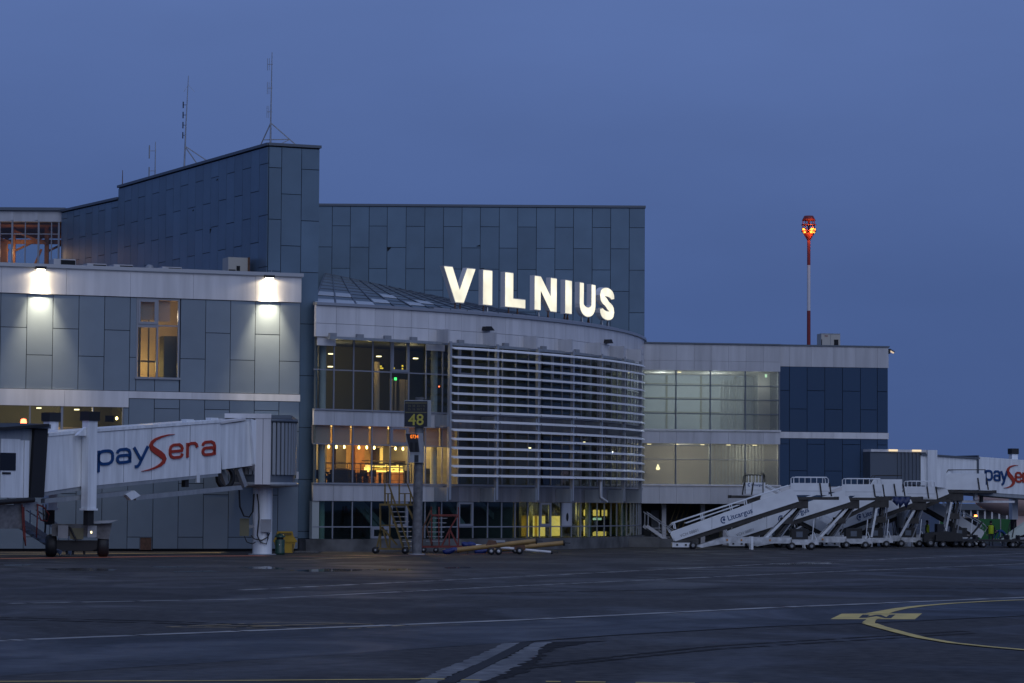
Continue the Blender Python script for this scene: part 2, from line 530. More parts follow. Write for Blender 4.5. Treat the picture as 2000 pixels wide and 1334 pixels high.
def marking(name, m, pts, w, z=0.004, break_=0.0):
    L, Rr = gline(pts, w)
    b = MB()
    n = len(L)
    for i in range(n - 1):
        K = max(1, int((L[i + 1] - L[i]).length / 0.22)) if break_ else 1
        for k in range(K):
            if random.random() < break_: continue
            a, c = k / K, (k + 1) / K
            q = [L[i].lerp(L[i + 1], a), L[i].lerp(L[i + 1], c), Rr[i].lerp(Rr[i + 1], c), Rr[i].lerp(Rr[i + 1], a)]
            b.add([(v.x, v.y, z) for v in q], [(3, 2, 1, 0)])
    return setp(b.build(name, m), kind='structure')


def patch(name, m, pxs, z=0.004, jag=0.0):
    if jag:
        Q = []
        for i, p in enumerate(pxs):
            r = pxs[(i + 1) % len(pxs)]
            n_ = max(1, int(abs(r[1] - p[1]) / 1.6))
            for k in range(n_):
                f_ = k / n_
                Q.append((p[0] + (r[0] - p[0]) * f_ + random.uniform(-jag, jag), p[1] + (r[1] - p[1]) * f_))
        pxs = Q
    b = MB(); P = [gpt(*p) for p in pxs]
    b.add([(v.x, v.y, z) for v in P], [tuple(range(len(P)))])
    return setp(b.build(name, m), kind='structure')


patch('asphalt_lane', m_patch, [(-150, 1257), (400, 1238), (1000, 1214), (1500, 1189.5), (2150, 1162), (2150, 1196), (2000, 1203), (1690, 1217), (1500, 1224), (1200, 1241), (985, 1256), (600, 1282), (-150, 1330)], 0.004)
marking('edge_line', m_pale, [(-100, 1256), (400, 1236), (1000, 1212), (1500, 1187.5), (2150, 1161)], 0.42, 0.009, 0.06)
marking('stand_line', m_pale, [(-100, 1181), (500, 1170), (1000, 1145), (1500, 1122), (2150, 1095)], 0.33, 0.005, 0.22)
marking('stand_line', m_pale, [(420, 1155), (1000, 1127), (1500, 1102), (2150, 1075)], 0.40, 0.005, 0.35)
marking('asphalt_seam', m_wetd, [(985, 1257), (1200, 1241), (1500, 1224), (1690, 1217.5), (2150, 1196)], 0.16, 0.007)
marking('taxi_line', m_worn, [(-100, 1332), (400, 1330.5), (820, 1327.0)], 0.16, 0.009)
marking('taxi_line', m_worn, [(820, 1327.0), (940, 1330.2)], 0.16, 0.017)
marking('taxi_line', m_worn, [(1066, 1331.8), (1300, 1334.5), (1500, 1336)], 0.16, 0.009, 0.2)
for pl, w in (([(325, 1225), (545, 1216), (660, 1217), (770, 1222)], 0.3), ([(400, 1224), (540, 1222), (672, 1218.5)], 0.4),
              ([(325, 1225), (560, 1228), (700, 1223)], 0.25), ([(470, 1223.6), (545, 1222.6)], 0.9), ([(680, 1228), (800, 1222), (900, 1221)], 0.25),
              ([(765, 1222.6), (788, 1222.2)], 0.7)):
    marking('guide_mark', m_oche, pl, w * .42, 0.008, 0.12)
# letter block of the taxi route and the curved lead-in line
patch('route_block', m_worn, [(1622, 1209.8), (1644, 1199), (1801, 1198.6), (1787, 1210)], 0.008)
patch('route_letter', m_patch, [(1677, 1207.6), (1685, 1201), (1699, 1201.3), (1694, 1204.6), (1712, 1201.2), (1720, 1201.4), (1731, 1206), (1737, 1201.6), (1749, 1201), (1740, 1208.2), (1728, 1208), (1712, 1204), (1692, 1207.4)], 0.011)
marking('lead_line', m_worn, [(1712, 1199.5), (1730, 1195), (1760, 1189), (1800, 1184), (1860, 1179), (1930, 1175), (2150, 1166)], [0.6, 0.45, 0.36, 0.3, .27, .25, .25], 0.014)
patch('lead_arrow', m_worn, [(1683.5, 1217), (1694, 1209.6), (1712, 1206), (1722, 1207), (1711, 1212), (1708.5, 1217), (1713, 1222), (1705, 1222)], 0.017)
marking('lead_line', m_worn, [(1698, 1219), (1720, 1226), (1760, 1237), (1800, 1247), (1860, 1257), (1930, 1264.5), (2150, 1284)], [0.36, 0.30, 0.27, .25, .22, .2, .2], 0.020)
# drain channel with concrete shoulders
patch('damp_ground', m_wetd, [(1042, 1257), (1082, 1254), (1180, 1252), (1085, 1266), (1062, 1280), (1030, 1312), (960, 1334), (905, 1340), (1010, 1290)], 0.006, 10)
patch('drain_shoulder', m_slab, [(985, 1257), (1017, 1256), (950, 1291), (888, 1316), (852, 1336), (808, 1336), (862, 1309), (930, 1282)], 0.012, 5)
patch('drain_shoulder', m_slab, [(1043, 1256), (1076, 1255), (1058, 1268), (1048, 1280), (1020, 1298), (985, 1316), (930, 1336), (889, 1336), (925, 1314), (985, 1287)], 0.012, 8)
m_iron = mat('drain_iron', (.022, .022, .024), .95, spec=.03)
patch('drain_bed', m_iron, [(1017, 1256), (1043, 1256), (985, 1287), (925, 1314), (889, 1336), (852, 1336), (888, 1316), (950, 1291)], 0.008)
gr = MB()
for k in range(5):
    f = (k + 0.5) / 5
    a0, a1 = gpt(1018, 1256), gpt(1042, 1256)
    b0, b1 = gpt(853, 1336), gpt(888, 1336)
    c0, c1 = gpt(950, 1291), gpt(985, 1287)
    P = [a0.lerp(a1, f), c0.lerp(c1, f), b0.lerp(b1, f)]
    for i in range(2): gr.bar(P[i] + Vector((0, 0, .016)), P[i + 1] + Vector((0, 0, .016)), 0.05, 0.012)
setp(gr.build('drain_grate', mat('grate_bar', (.05, .05, .053), .9, spec=.04)), kind='structure')
# painted safety lines along the foot of the wing
m_lo = mat('line_ochre', (.60, .42, .16), .6, noise=.25, nscale=.8)  # line colours raised to include the look of reflected orange light
m_lr = mat('line_red', (.46, .13, .07), .6, noise=.3, nscale=.8)
marking('safety_line', m_lo, [(-60, 1083.5), (280, 1081), (440, 1079.5)], 1.0, 0.005)
marking('safety_line', m_lr, [(-60, 1092), (200, 1088.5), (330, 1086.5), (520, 1085.5)], 1.7, 0.005)
marking('safety_line', m_pink, [(560, 1087), (760, 1085), (900, 1083), (1010, 1079)], 0.7, 0.005, .15)
marking('safety_line', m_oche, [(560, 1094), (700, 1089), (760, 1087)], 0.35, 0.005, .1)
m_tyre = mat('tyre_rubber_trace', (.036, .034, .033), .9, noise=.35, nscale=1.5, spec=.05)
m_puddle = mat('puddle_water', (.02, .02, .022), .07, spec=.5)
for P in ([(88, 1111), (150, 1109.5), (222, 1112), (215, 1115), (130, 1114.5)], [(455, 1108), (520, 1106.5), (560, 1112), (500, 1111)], [(560, 1114.2), (640, 1111), (705, 1112.5), (690, 1116), (600, 1117)],
          [(705, 1112.2), (790, 1110.4), (830, 1112.5), (760, 1115)], [(862, 1108.6), (905, 1107.5), (928, 1109.6), (880, 1110.6)], [(0, 1103), (62, 1102), (58, 1105), (10, 1105.5)], [(285, 1106.5), (350, 1105.5), (384, 1108), (310, 1109)],
          [(330, 1116), (420, 1114.5), (440, 1117), (350, 1118)], [(1500, 1101), (1620, 1099), (1640, 1101), (1530, 1103)]):
    patch('puddle', m_puddle, P, 0.006, 9)
for P, w in (([(-60, 1205), (300, 1213), (620, 1226)], .28), ([(-60, 1209), (300, 1217), (600, 1230)], .28), ([(1040, 1300), (1400, 1262), (1900, 1232)], .22), ([(1000, 1309), (1400, 1268), (1900, 1237)], .22), ([(900, 1160), (1400, 1150), (2000, 1150)], .3)):
    marking('tyre_mark', m_tyre, P, w, 0.0065, .15)

# ================================================================ LEFT WING
WP0, WP1 = Vector((-27.98, 156.7, 0)), Vector((-12.08, 163.0, 0))
WRZ = math.atan2(WP1.y - WP0.y, WP1.x - WP0.x)
WL = (WP1 - WP0).length
wing = thing('terminal_wing', 'grey blue panelled terminal wing with two wall lamps and a tall lit window', 'building', WP0, WRZ)
WM = FR[wing.name]


def wx(px, py=700): return on(px, py, WM)[0]


# window openings: tall window and lower strip window (strip runs out of frame to the left)
wnx0, wnx1 = wx(266, 660), wx(350.5, 660)
wnz0, wnz1 = on(308, 737, WM)[1], 14.12
sx1 = wx(241, 810)
sz0, sz1 = 6.2, 7.98
bk = MB()
LFT = -13.0
bk.box(LFT, WL, 0.0, 0.25, 0.12, sz0)
bk.box(sx1, WL, 0.0, 0.25, sz0, sz1)
bk.box(LFT, WL, 0.0, 0.25, sz1, wnz0)
bk.box(LFT, wnx0, 0.0, 0.25, wnz0, 15.55)
bk.box(wnx1, WL, 0.0, 0.25, wnz0, 15.55)
bk.box(wnx0, wnx1, 0.0, 0.25, wnz1, 15.55)
bk.box(WL - 0.25, WL, 0.25, 1.2, 0.0, 15.55)
bk.box(LFT, WL - 0.3, 0.25, 16, 15.2, 15.5)
bk.build('wall_backing', m_joint, wing)
MB().box(LFT, WL, 0.06, 0.3, 0, 0.12).build('base_strip', m_dark, wing)

# cladding columns
edges = sorted([wx(p, 600) for p in (52.5, 103, 153.5, 204, 254)])
pitch = (edges[-1] - edges[0]) / 4
cols = [edges[0] + pitch * k for k in range(-10, 12)]
cols = [c for c in cols if c < WL - 0.2] + [WL]
GAP = 0.036


def panel(par, x0, x1, z0, z1, m, M=None, y=-0.03, t=0.05, tilt=None):
    if x1 - x0 < 0.06 or z1 - z0 < 0.06: return
    if tilt is None: tilt = (random.uniform(-.004, .004), random.uniform(-.0012, .0012))
    return piece('cladding_panel', par, ((x0 + x1) / 2, y, (z0 + z1) / 2), (x1 - x0 - GAP, t, z1 - z0 - GAP), m, 0, M, tilt)


for i in range(len(cols) - 1):
    a, b = cols[i], cols[i + 1]
    odd = i % 2
    js = [14.13, 12.27 if odd else 10.78, 8.9]
    for k in range(2):
        z1, z0 = js[k], js[k + 1]
        # leave the tall window free
        if b <= wnx0 or a >= wnx1: panel(wing, a, b, z0, z1, m_clad)
        else:
            if a < wnx0: panel(wing, a, wnx0, z0, z1, m_clad)
            if b > wnx1: panel(wing, wnx1, b, z0, z1, m_clad)
            lo, hi = max(a, wnx0), min(b, wnx1)
            if z0 < wnz0: panel(wing, lo, hi, z0, min(z1, wnz0 - 0.1), m_clad)
    top = 8.5
    js = [top, 7.96, 5.2, 3.18, 0.14] if odd else [top, 6.8, 3.8, 0.8, 0.14]
    for k in range(4):
        z1, z0 = js[k], js[k + 1]
        if a >= sx1 or z1 <= sz0: panel(wing, a, b, z0, z1, m_clad)
        elif b > sx1: panel(wing, sx1, b, max(z0, sz0) if z0 < sz0 < z1 else z0, z1, m_clad)
        if a < sx1 and z0 < sz0 < z1 and b <= sx1: panel(wing, a, b, z0, sz0, m_clad)
# white cornice and white band
ce = [wx(p, 545) for p in (2, 129, 254)]
cp = (ce[2] - ce[0]) / 2
xs = [ce[0] + cp * k for k in range(-4, 6)]
xs = [LFT] + [x for x in xs if LFT + .3 < x < WL - 0.4] + [WL + 0.03]
for a, b in zip(xs, xs[1:]):
    piece('cornice_panel', wing, ((a + b) / 2, -0.06, 14.865), (b - a - 0.012, 0.12, 1.43), m_white)
    if b <= sx1 + 0.5:
        piece('band_panel', wing, ((a + b) / 2, -0.05, 8.44), (b - a - 0.012, 0.10, 0.90), m_white)
    elif a < sx1:
        piece('band_panel', wing, ((a + sx1) / 2, -0.05, 8.44), (sx1 - a - 0.012, 0.10, 0.90), m_white)
        piece('band_panel', wing, ((b + sx1) / 2, -0.05, 8.70), (b - sx1 - 0.012, 0.10, 0.38), m_white)
    else:
        piece('band_panel', wing, ((a + b) / 2, -0.05, 8.70), (b - a - 0.012, 0.10, 0.38), m_white)
MB().box(LFT, WL + 0.12, -0.24, 0.4, 15.60, 15.80).box(LFT, WL + 0.06, -0.16, 0.3, 15.55, 15.60).build('coping', m_cop, wing)
# lower white ledge stub by the bridge
MB().box(wx(546, 930), WL, -0.06, 0, 4.12, 4.52).build('ledge', m_white, wing)

# tall window
win = MB()
xm, zt = wx(306, 620), on(300, 637, WM)[1]
for x, w in ((wnx0, .10), (xm, .10), (wnx1 - .10, .10)): win.box(x, x + w, -0.02, 0.12, wnz0, wnz1)
win.box(wnx0 + .1, xm, -0.01, 0.11, wnz1 - .1, wnz1).box(xm + .1, wnx1 - .1, -0.01, 0.11, wnz1 - .1, wnz1)
win.box(wnx0 + .1, xm, -0.01, 0.11, zt - .08, zt + .1).box(xm + .1, wnx1 - .1, -0.01, 0.11, zt, zt + .07)
fr = win.build('window_frame', m_frame, wing)
MB().box(wnx0 + .1, wnx0 + .22, -0.05, 0.0, zt + .1, wnz1 - .1).box(xm - .14, xm, -0.05, 0.0, zt + .1, wnz1 - .1).box(wnx0 + .22, xm - .14, -0.05, 0, zt + .1, zt + .24).box(wnx0 + .22, xm - .14, -0.05, 0, wnz1 - .22, wnz1 - .1).build('casement', m_frame, fr)
for a, b, z0, z1 in ((wnx0 + .1, xm, zt + .1, wnz1 - .1), (wnx0 + .1, xm, wnz0, zt - .08), (xm + .1, wnx1 - .1, zt + .07, wnz1 - .1), (xm + .1, wnx1 - .1, wnz0, zt)):
    piece('window_pane', fr, ((a + b) / 2, 0.05, (z0 + z1) / 2), (b - a, 0.02, z1 - z0), m_glass)
MB().box(wnx0 - .06, wnx1 + .06, -0.16, 0.05, wnz0 - .12, wnz0).build('window_sill', m_frame, wing)
# room behind it
rm = MB(); rm.box(wnx0 - 2, wnx1 + 2, 3.4, 3.5, wnz0 - .4, 14.6).box(wnx0 - 2, wnx0 - 1.9, .25, 3.4, wnz0 - .4, 14.6).box(wnx1 + 1.9, wnx1 + 2, .25, 3.4, wnz0 - .4, 14.6)
rm.box(wnx0 - 2, wnx1 + 2, .25, 3.5, wnz0 - .5, wnz0 - .4).box(wnx0 - 2, wnx1 + 2, .25, 3.5, 14.5, 14.6)
rm.build('room_shell', m_beige, wing)
MB().box(wnx0 + .5, wnx0 + .62, 1.4, 1.5, wnz0 - .4, 13).box(wnx0, xm + .4, 1.4, 1.5, wnz0 + .9, wnz0 + 1.0).box(wnx0 + 1.05, wnx0 + 1.12, 1.4, 1.5, wnz0 - .4, 13).box(xm + .75, wnx1 + .6, 1.2, 2.2, wnz0 - .4, wnz0 + 2.4).build('room_partition', m_intg, wing)
MB().box(wnx0 + .12, xm - .02, .22, .24, 12.9, 14.0).box(xm + .12, wnx1 - .5, .22, .24, 12.85, 14.0).build('roller_blind', m_blind, wing)
lamp('room_light', WM @ Vector((wnx0 + .9, 2.2, wnz0 + .7)), 70, (1, .66, .22), .3, wing)
lamp('room_light', WM @ Vector((wnx1 - .6, 1.0, 13.2)), 60, (1, .74, .52), .3, wing)

# strip window
for k, px in enumerate((-30, 58.5, 121, 181.5, 240)):
    x = wx(px, 810)
    piece('mullion', wing, (x, 0.05, (sz0 + sz1) / 2), (0.13 if k == 2 else .07, 0.14, sz1 - sz0), m_frame)
    if k:
        x0 = wx((-30, 58.5, 121, 181.5, 240)[k - 1], 810)
        piece('window_pane', wing, ((x0 + x) / 2, 0.06, (sz0 + sz1) / 2), (x - x0 - .09, 0.02, sz1 - sz0), m_glass)
rm = MB(); rm.box(LFT, sx1 + 1, 6.4, 6.5, sz0 - 2, 8.6).box(sx1 + .9, sx1 + 1, .3, 6.4, sz0 - 2, 8.6).box(LFT, sx1 + 1, .3, 6.5, 8.3, 8.4).box(LFT, sx1 + 1, .3, 6.5, 4.1, 4.2)
rm.build('lounge_shell', m_olive, wing)
xa, za = on(77, 829, WM, 3.0); xb, zb = on(100, 840, WM, 3.0)
MB().box(xa, xb + .4, 3.0, 3.05, zb - .5, za).build('lit_wall_panel', e_yroom, wing)
for px, py in ((76, 797), (150, 800)):
    x, z = on(px, py, WM, 2.0)
    MB().box(x - .12, x + .12, 1.9, 2.1, z - .03, z + .03).build('ceiling_lamp', e_ceil, wing)
x, z = on(228, 817, WM, 2.0)
MB().lathe([(0.0, -.1), (.07, -.05), (.07, .05), (0, .1)], (x, 2, z), 'z', 8).build('pendant_bulb', e_warm, wing)
x, z = on(214, 817, WM, 3.0)
MB().box(x - .25, x + .25, 3, 3.1, z - .2, z + .15).build('dark_screen', m_dark, wing)
x, z = on(155, 836, WM, 3.0)
MB().box(x - 2, x + 2, 3.2, 3.9, z - 1, z + .05).build('lounge_counter', m_beige, wing)
lamp('lounge_light', WM @ Vector((sx1 - 3, 3.2, 7.7)), 130, (1, .80, .5), .4, wing)
lamp('lounge_light', WM @ Vector((sx1 - 8, 3.2, 7.7)), 80, (1, .80, .5), .4, wing)
# recess at the wing's foot
x0, z0 = on(273, 1074, WM); x1, z1 = on(295, 1050, WM)
MB().box(x0, x1, -.075, -.06, z0, z1).build('vent_opening', m_rust, wing)
MB().box(x0 - .04, x0, -.10, -.06, z0, z1).box(x1, x1 + .04, -.10, -.06, z0, z1).box(x0, x1, -.10, -.06, z1, z1 + .04).build('vent_frame', m_copd, wing)

# wall lamps
for px, py, lab in ((80, 524, 'black wall floodlight on the white cornice, farther from the tower'), (526, 541, 'black wall floodlight on the white cornice beside the blue tower')):
    x, z = on(px, py, WM, -.35)
    wl = thing('wall_lamp', lab, 'lamp', WM @ Vector((x, -.12, z)), WRZ, 'wall lamps on the wing')
    MB().prism([(-.30, .10), (.30, .10), (.26, -.05), (-.26, -.05)], -.36, -.10).build('housing', m_black, wl)
    MB().box(-.22, .22, -.33, -.13, -.085, -.055).build('lens', e_lampw, wl)
    MB().box(-.05, .05, -.10, .02, -.02, .08).bar((0.1, -.12, .1), (.2, -.05, .42), .02).build('bracket', m_steel, wl)
    for cone_, watt_, tilt_ in ((172, 75, 10), (122, 150, 6), (84, 520, 4), (58, 6000, 2.5)):
        l_ = lamp('lamp_light', WM @ Vector((x, -.50, z - .12)), watt_, (1, .83, .56), .10, wl, R_(cone_), Matrix.Rotation(R_(tilt_), 3, 'X'))
        if cone_ > 150: l_.data.spot_blend = .25

# things on the wing roof
def roof_unit(px0, px1, py_top, yb, lab, kind):
    xa, z1 = on(px0, py_top, WM, yb); xb, _ = on(px1, py_top, WM, yb)
    t = thing('roof_unit', lab, 'roof vent', WM @ Vector(((xa + xb) / 2, yb, 15.5)), WRZ, 'units on the wing roof')
    h = z1 - 15.5; w = (xb - xa) / 2
    MB().box(-w, w, 0, 1.2, 0, h).build('casing', m_acbox if kind else m_dull, t)
    if kind:
        MB().box(-w * .95, -w * .25, -.03, 0, 0.02, h * .45).box(-w * .15, w * .2, -.03, 0, 0.02, h * .62).build('fan_grille', m_dark, t)
        MB().box(w, w + .12, -.05, 1.2, 0, h + .02).build('side_post', m_rust, t)
    else:
        MB().box(-w * .35, w * .95, -.04, 0, max(.05, h - .55), h - .06).build('vent_mouth', m_dark, t)
    return t


roof_unit(105, 148, 505, 3.0, 'boxy white roof vent with a dark mouth next to the glazed atrium', 0)
roof_unit(170, 208, 514, 3.0, 'low white roof vent, second from the glazed atrium', 0)
roof_unit(222, 260, 516, 3.0, 'low white roof vent, third from the glazed atrium', 0)
roof_unit(317, 355, 520.5, 3.0, 'low white roof vent beyond the small dome', 0)
roof_unit(446, 484, 502, 2.2, 'beige air conditioning unit on the wing roof in front of the tower', 1)
x, z = on(292, 524, WM, 2.5)
t = thing('roof_dome', 'small dark dome on the wing roof', 'dome', WM @ Vector((x, 2.5, 15.5)), WRZ)
zz = on(292, 517, WM, 2.5)[1] - 15.5
MB().lathe([(.26, 0), (.26, zz - .22), (.22, zz - .08), (.1, zz), (0.001, zz + .01)], (0, 0, 0), 'z', 14).build('dome_shell', m_grey, t)
MB().lathe([(.3, zz - .32), (.3, zz - .26)], (0, 0, 0), 'z', 14).build('collar', m_steel, t)

# ================================================================ TOWER
TA, TB = Vector((-13.95, 162.78, 0)), Vector((-11.14, 164.0, 0))
TRZ = math.atan2(TB.y - TA.y, TB.x - TA.x)
TS = Vector((-25.6, 185.5, 0)); TE = Vector((-30.6, 193.9, 0))
HT = 23.15
tower = thing('corner_tower', 'tall blue panelled tower wing with antennas on its rising roof edge', 'building', TA, TRZ)
TM = FR[tower.name]
TLf = (TB - TA).length
SRZ = math.atan2(TA.y - TS.y, TA.x - TS.x)
SM = Matrix.Translation(TS) @ Matrix.Rotation(SRZ, 4, 'Z')      # side wall frame, x from far end to the corner
SL = (TA - TS).length
S2RZ = math.atan2(TS.y - TE.y, TS.x - TE.x)
S2M = Matrix.Translation(TE) @ Matrix.Rotation(S2RZ, 4, 'Z')
S2L = (TS - TE).length
core = MB()
iv = TM.inverted()
inn = 0.06
poly = [iv @ p for p in (TA, TB, TB + Vector((-6, 26, 0)), TS + Vector((6, 6, 0)), TS)]
core.prism([(p.x, p.y) for p in poly], 0, HT, 'xy')
poly = [iv @ p for p in (TS + Vector((.02, 0, 0)), TS + Vector((5, 4, 0)), TE + Vector((8, 5, 0)), TE)]
core.prism([(p.x, p.y) for p in poly], 0, HT - .75, 'xy')
core.build('wall_backing', m_joint, tower)


def clad(par, M, bounds, z_lo, z_hi, zj, m, y=-0.03, odd0=0, jit=0.0):
    """running-bond cladding: columns between bounds, joints at zj + 2.96k, every other column shifted by half"""
    for i in range(len(bounds) - 1):
        a, b = bounds[i], bounds[i + 1]
        z = zj - 12 * 2.96 + (1.48 if (i + odd0) % 2 else 0)
        js = []
        while z < z_hi + 3:
            js.append(z); z += 2.96
        for z0, z1 in zip(js, js[1:]):
            z0, z1 = max(z0, z_lo), min(z1, z_hi)
            if z1 - z0 > .1:
                tl = None
                if random.random() < .05: tl = (random.uniform(-.006, .006), random.uniform(-.004, .004))
                panel(par, a, b, z0, z1, m, M, y, tilt=tl)


# front face: three columns
fb = [on(p, 330, TM)[0] for p in (520.5, 549.5, 588.5)]
clad(tower, TM, [0.0, fb[1], fb[2], TLf], 0.72, HT - .1, on(570, 329.5, TM)[1], m_clad2, odd0=0)
MB().box(-.05, TLf + .08, -.14, .3, HT - .04, HT + .12).build('coping', m_copd, tower)
# receding side wall
n = 20
clad(tower, SM, [SL * k / n for k in range(n + 1)], 14.5, HT - .1, on(483, 338, SM)[1] + .25, m_clad2, odd0=1)
o = MB().box(-.05, SL + .04, -.14, .3, HT - .04, HT + .12).build('coping', m_copd, tower, M=SM)
n = 9
clad(tower, S2M, [S2L * k / n for k in range(n + 1)], 14.5, HT - .85, on(200, 455, S2M)[1], m_clad2, odd0=1)
MB().box(0, S2L - .05, -.14, .3, HT - .79, HT - .63).build('coping', m_copd, tower, M=S2M)

# antennas on the tower roof
def antenna(px, y_base, label, builder, Mw, off=.6):
    x, z = on(px, 400, Mw, off)
    p = Mw @ Vector((x, off, 0))
    t = thing('roof_antenna', label, 'antenna', (p.x, p.y, HT + (0.0 if Mw is not S2M else -.7)), 0, 'antennas on the tower roof')
    s = FPX / p.y
    builder(t, s)
    return t


def ant_small(t, s):
    MB().tube([(0, 0, 0), (0, 0, 38 / s)], .035, 6, .02).build('mast_pole', m_rust, t)
    MB().box(-.05, .05, -.05, .05, 0, .2).build('foot', m_steel, t)


def ant_h(t, s):
    MB().tube([(0, 0, -.3), (0, 0, 76 / s)], .045, 6, .02).build('mast_pole', m_steel, t)
    MB().tube([(-.38, 0, .15), (-.38, 0, 26 / s)], .04, 6).build('dipole', m_grey, t)
    MB().tube([(-.38, 0, 43 / s), (-.38, 0, 69 / s)], .04, 6).build('dipole', m_grey, t)
    MB().bar((-.38, 0, .6), (0, 0, .6), .03).bar((-.38, 0, 58 / s), (.05, 0, 58 / s), .03).build('crossbar', m_grey, t)


def ant_yagi(t, s):
    MB().tube([(-.08, 0, -.3), (.0, 0, 90 / s), (.12, 0, 190 / s)], .06, 6, .018).build('mast_pole', m_steel, t)
    for k in range(4):
        z = (72 + 20 * k) / s
        MB().tube([(-.18, 0, z - .2), (-.18, 0, z + .2)], .035, 6).bar((-.18, 0, z), (0, 0, z), .03).build('dipole', m_dark, t)
    MB().bar((0, 0, 48 / s), (.95, -.2, 6 / s), .06).bar((0, 0, 50 / s), (1.75, .5, 14 / s), .05).build('brace', m_grey, t)
    MB().bar((.12, 0, 172 / s), (-.15, 0, 158 / s), .015).bar((.12, 0, 172 / s), (.5, 0, 158 / s), .015).build('whip', m_steel, t)


def ant_tri(t, s):
    MB().tube([(0, 0, -.2), (0, 0, 56 / s), (.03, 0, 186 / s)], .06, 6, .02).build('mast_pole', m_steel, t)
    MB().bar((0, 0, 46 / s), (-.66, .3, -.05), .05).bar((0, 0, 46 / s), (1.7, .3, -.1), .05).bar((-.4, .1, .38), (1.1, .1, .42), .05).bar((1.1, .1, .42), (.3, 0, 0), .04).build('brace', m_grey, t)
    for k in range(3):
        z = (68 + 47 * k) / s
        MB().bar((-.2, 0, z), (.08, 0, z), .03).tube([(-.22, 0, z - .35), (-.22, 0, z + .35)], .015, 5).tube([(-.12, 0, z - .35), (-.12, 0, z + .35)], .012, 5).build('dipole', m_grey, t)


antenna(238.5, 352, 'thin short rod antenna at the low end of the tower roof', ant_small, SM)
antenna(302, 335, 'H-shaped dipole antenna on a short pole on the tower roof', ant_h, SM)
antenna(361, 318, 'tall antenna mast with stacked dark dipoles and two slanting braces', ant_yagi, SM)
antenna(527, 277, 'tallest antenna mast on a triangular brace frame at the tower corner', ant_tri, TM)

# ================================================================ BACK SLAB
BY = 198.5
bx0, bx1 = -16.0, on(1259, 530, Matrix.Translation((0, BY, 0)))[0]
slab = thing('rear_slab_block', 'long flat blue panelled block rising behind the illuminated letters', 'building', (bx0, BY, 0), 0)
BM = FR[slab.name]
HS = on(940, 402.5, BM)[1]
MB().box(0, bx1 - bx0, .03, 6, 0, HS - .05).build('wall_backing', m_joint, slab)
bb = [on(p, 470, BM)[0] for p in (648.6, 684, 720.7, 756, 793, 829.5, 866, 902, 938, 975, 1011, 1047.5, 1084, 1120, 1156.6, 1192.6, 1229)]
clad(slab, BM, [0] + bb + [bx1 - bx0], 9, HS - .08, on(700, 441.3, BM)[1], m_clad2, y=0, odd0=1)
MB().box(-.05, bx1 - bx0 + .06, -.1, .4, HS - .06, HS + .10).build('coping', m_copd, slab)

for par, Mx, px, py, d_ in ((slab, BM, 757, 483, 1), (slab, BM, 937, 481, -1), (slab, BM, 939, 524, 1), (tower, SM, 378, 412, -1), (tower, SM, 425, 352, -1), (tower, SM, 410, 447, 1)):
    x, z = on(px, py, Mx, -.06)
    MB().prism([(x, z), (x + .26 * d_, z), (x, z + (-.3 if d_ > 0 else .1)), (x - .02 * d_, z - .02)], -.068, -.05).build('torn_corner', m_dark, par, M=Mx)

# ================================================================ GLAZED ATRIUM (far left, behind the wing)
AY = 194.2
ax0, ax1 = dpt(-60, 450, AY).x, TE.x + .1
atr = thing('glazed_atrium', 'glazed rooftop atrium with warm lit timber trusses inside', 'building', (ax0, AY, 0), 0)
AM = FR[atr.name]
az0, azt, az1 = 15.6, on(60, 457, AM)[1], on(60, 433, AM)[1]
ml = [on(p, 460, AM)[0] for p in (-50, -26, 0, 24, 49.5, 75.5, 100.7, 115)]
for k, x in enumerate(ml):
    piece('mullion', atr, (x, 0, (az0 + az1) / 2), (.12 if k % 2 else .07, .12, az1 - az0), m_frame)
    if k:
        a, b = ml[k - 1], x
        for z0, z1 in ((az0, azt - .03), (azt + .03, az1)):
            piece('window_pane', atr, ((a + b) / 2, .02, (z0 + z1) / 2), (b - a - .1, .02, z1 - z0), m_glass)
        piece('transom', atr, ((a + b) / 2, 0, azt), (b - a - .1, .08, .06), m_frame)
MB().box(-.2, ax1 - ax0, -.1, .6, az1, az1 + .75).build('fascia', m_dull, atr)
for px in (24, 72): MB().box(on(px, 430, AM)[0] - .1, on(px, 430, AM)[0] + .1, -.16, -.1, az1 + .1, az1 + .6).build('fascia_bracket', m_dull, atr)
MB().box(-.3, ax1 - ax0 + .1, -.3, 8, az1 + .75, az1 + .95).build('roof_edge', m_copd, atr)
tr = MB()
W_ = ax1 - ax0
for x0_, x1_ in ((.4, 2.6), (2.6, 4.9), (4.9, 7.2)):
    tr.bar((x0_, 2.4, az0), (x0_, 2.4, az1), .28).bar((x0_, 2.2, az1 - .4), (x1_, 2.2, azt - .5), .16).bar((x1_, 3.0, az1 - .6), (x0_, 3.0, azt - .9), .14)
    tr.bar((x0_, 2.6, azt - .3), (x1_, 2.6, azt - .3), .3)
    tr.bar((x1_ - .4, 2.6, azt - .8), (x0_ + .3, 2.6, az0 + .6), .14)
tr.build('timber_truss', m_wood, atr)
MB().box(0, W_, .6, 7, az1 - .15, az1).box(0, W_, 6.5, 6.6, azt + .3, az1).box(1.4, 2.3, 1.6, 2.0, az0, azt - .5).build('timber_ceiling', m_wood, atr)
lamp('atrium_light', AM @ Vector((W_ - 3.4, 1.4, azt - 1.2)), 60, (1, .55, .24), .4, atr)

# ================================================================ CURVED GLASS HALL
AC = Vector((-35.49, 200.29)); AR = 44.53
TH0 = math.atan2(163.0 - AC.y, -11.28 - AC.x)


def arc(s, r=AR):
    th = TH0 + s / AR
    return Vector((AC.x + r * math.cos(th), AC.y + r * math.sin(th), 0))


def arc_rz(s): return TH0 + s / AR + math.pi / 2


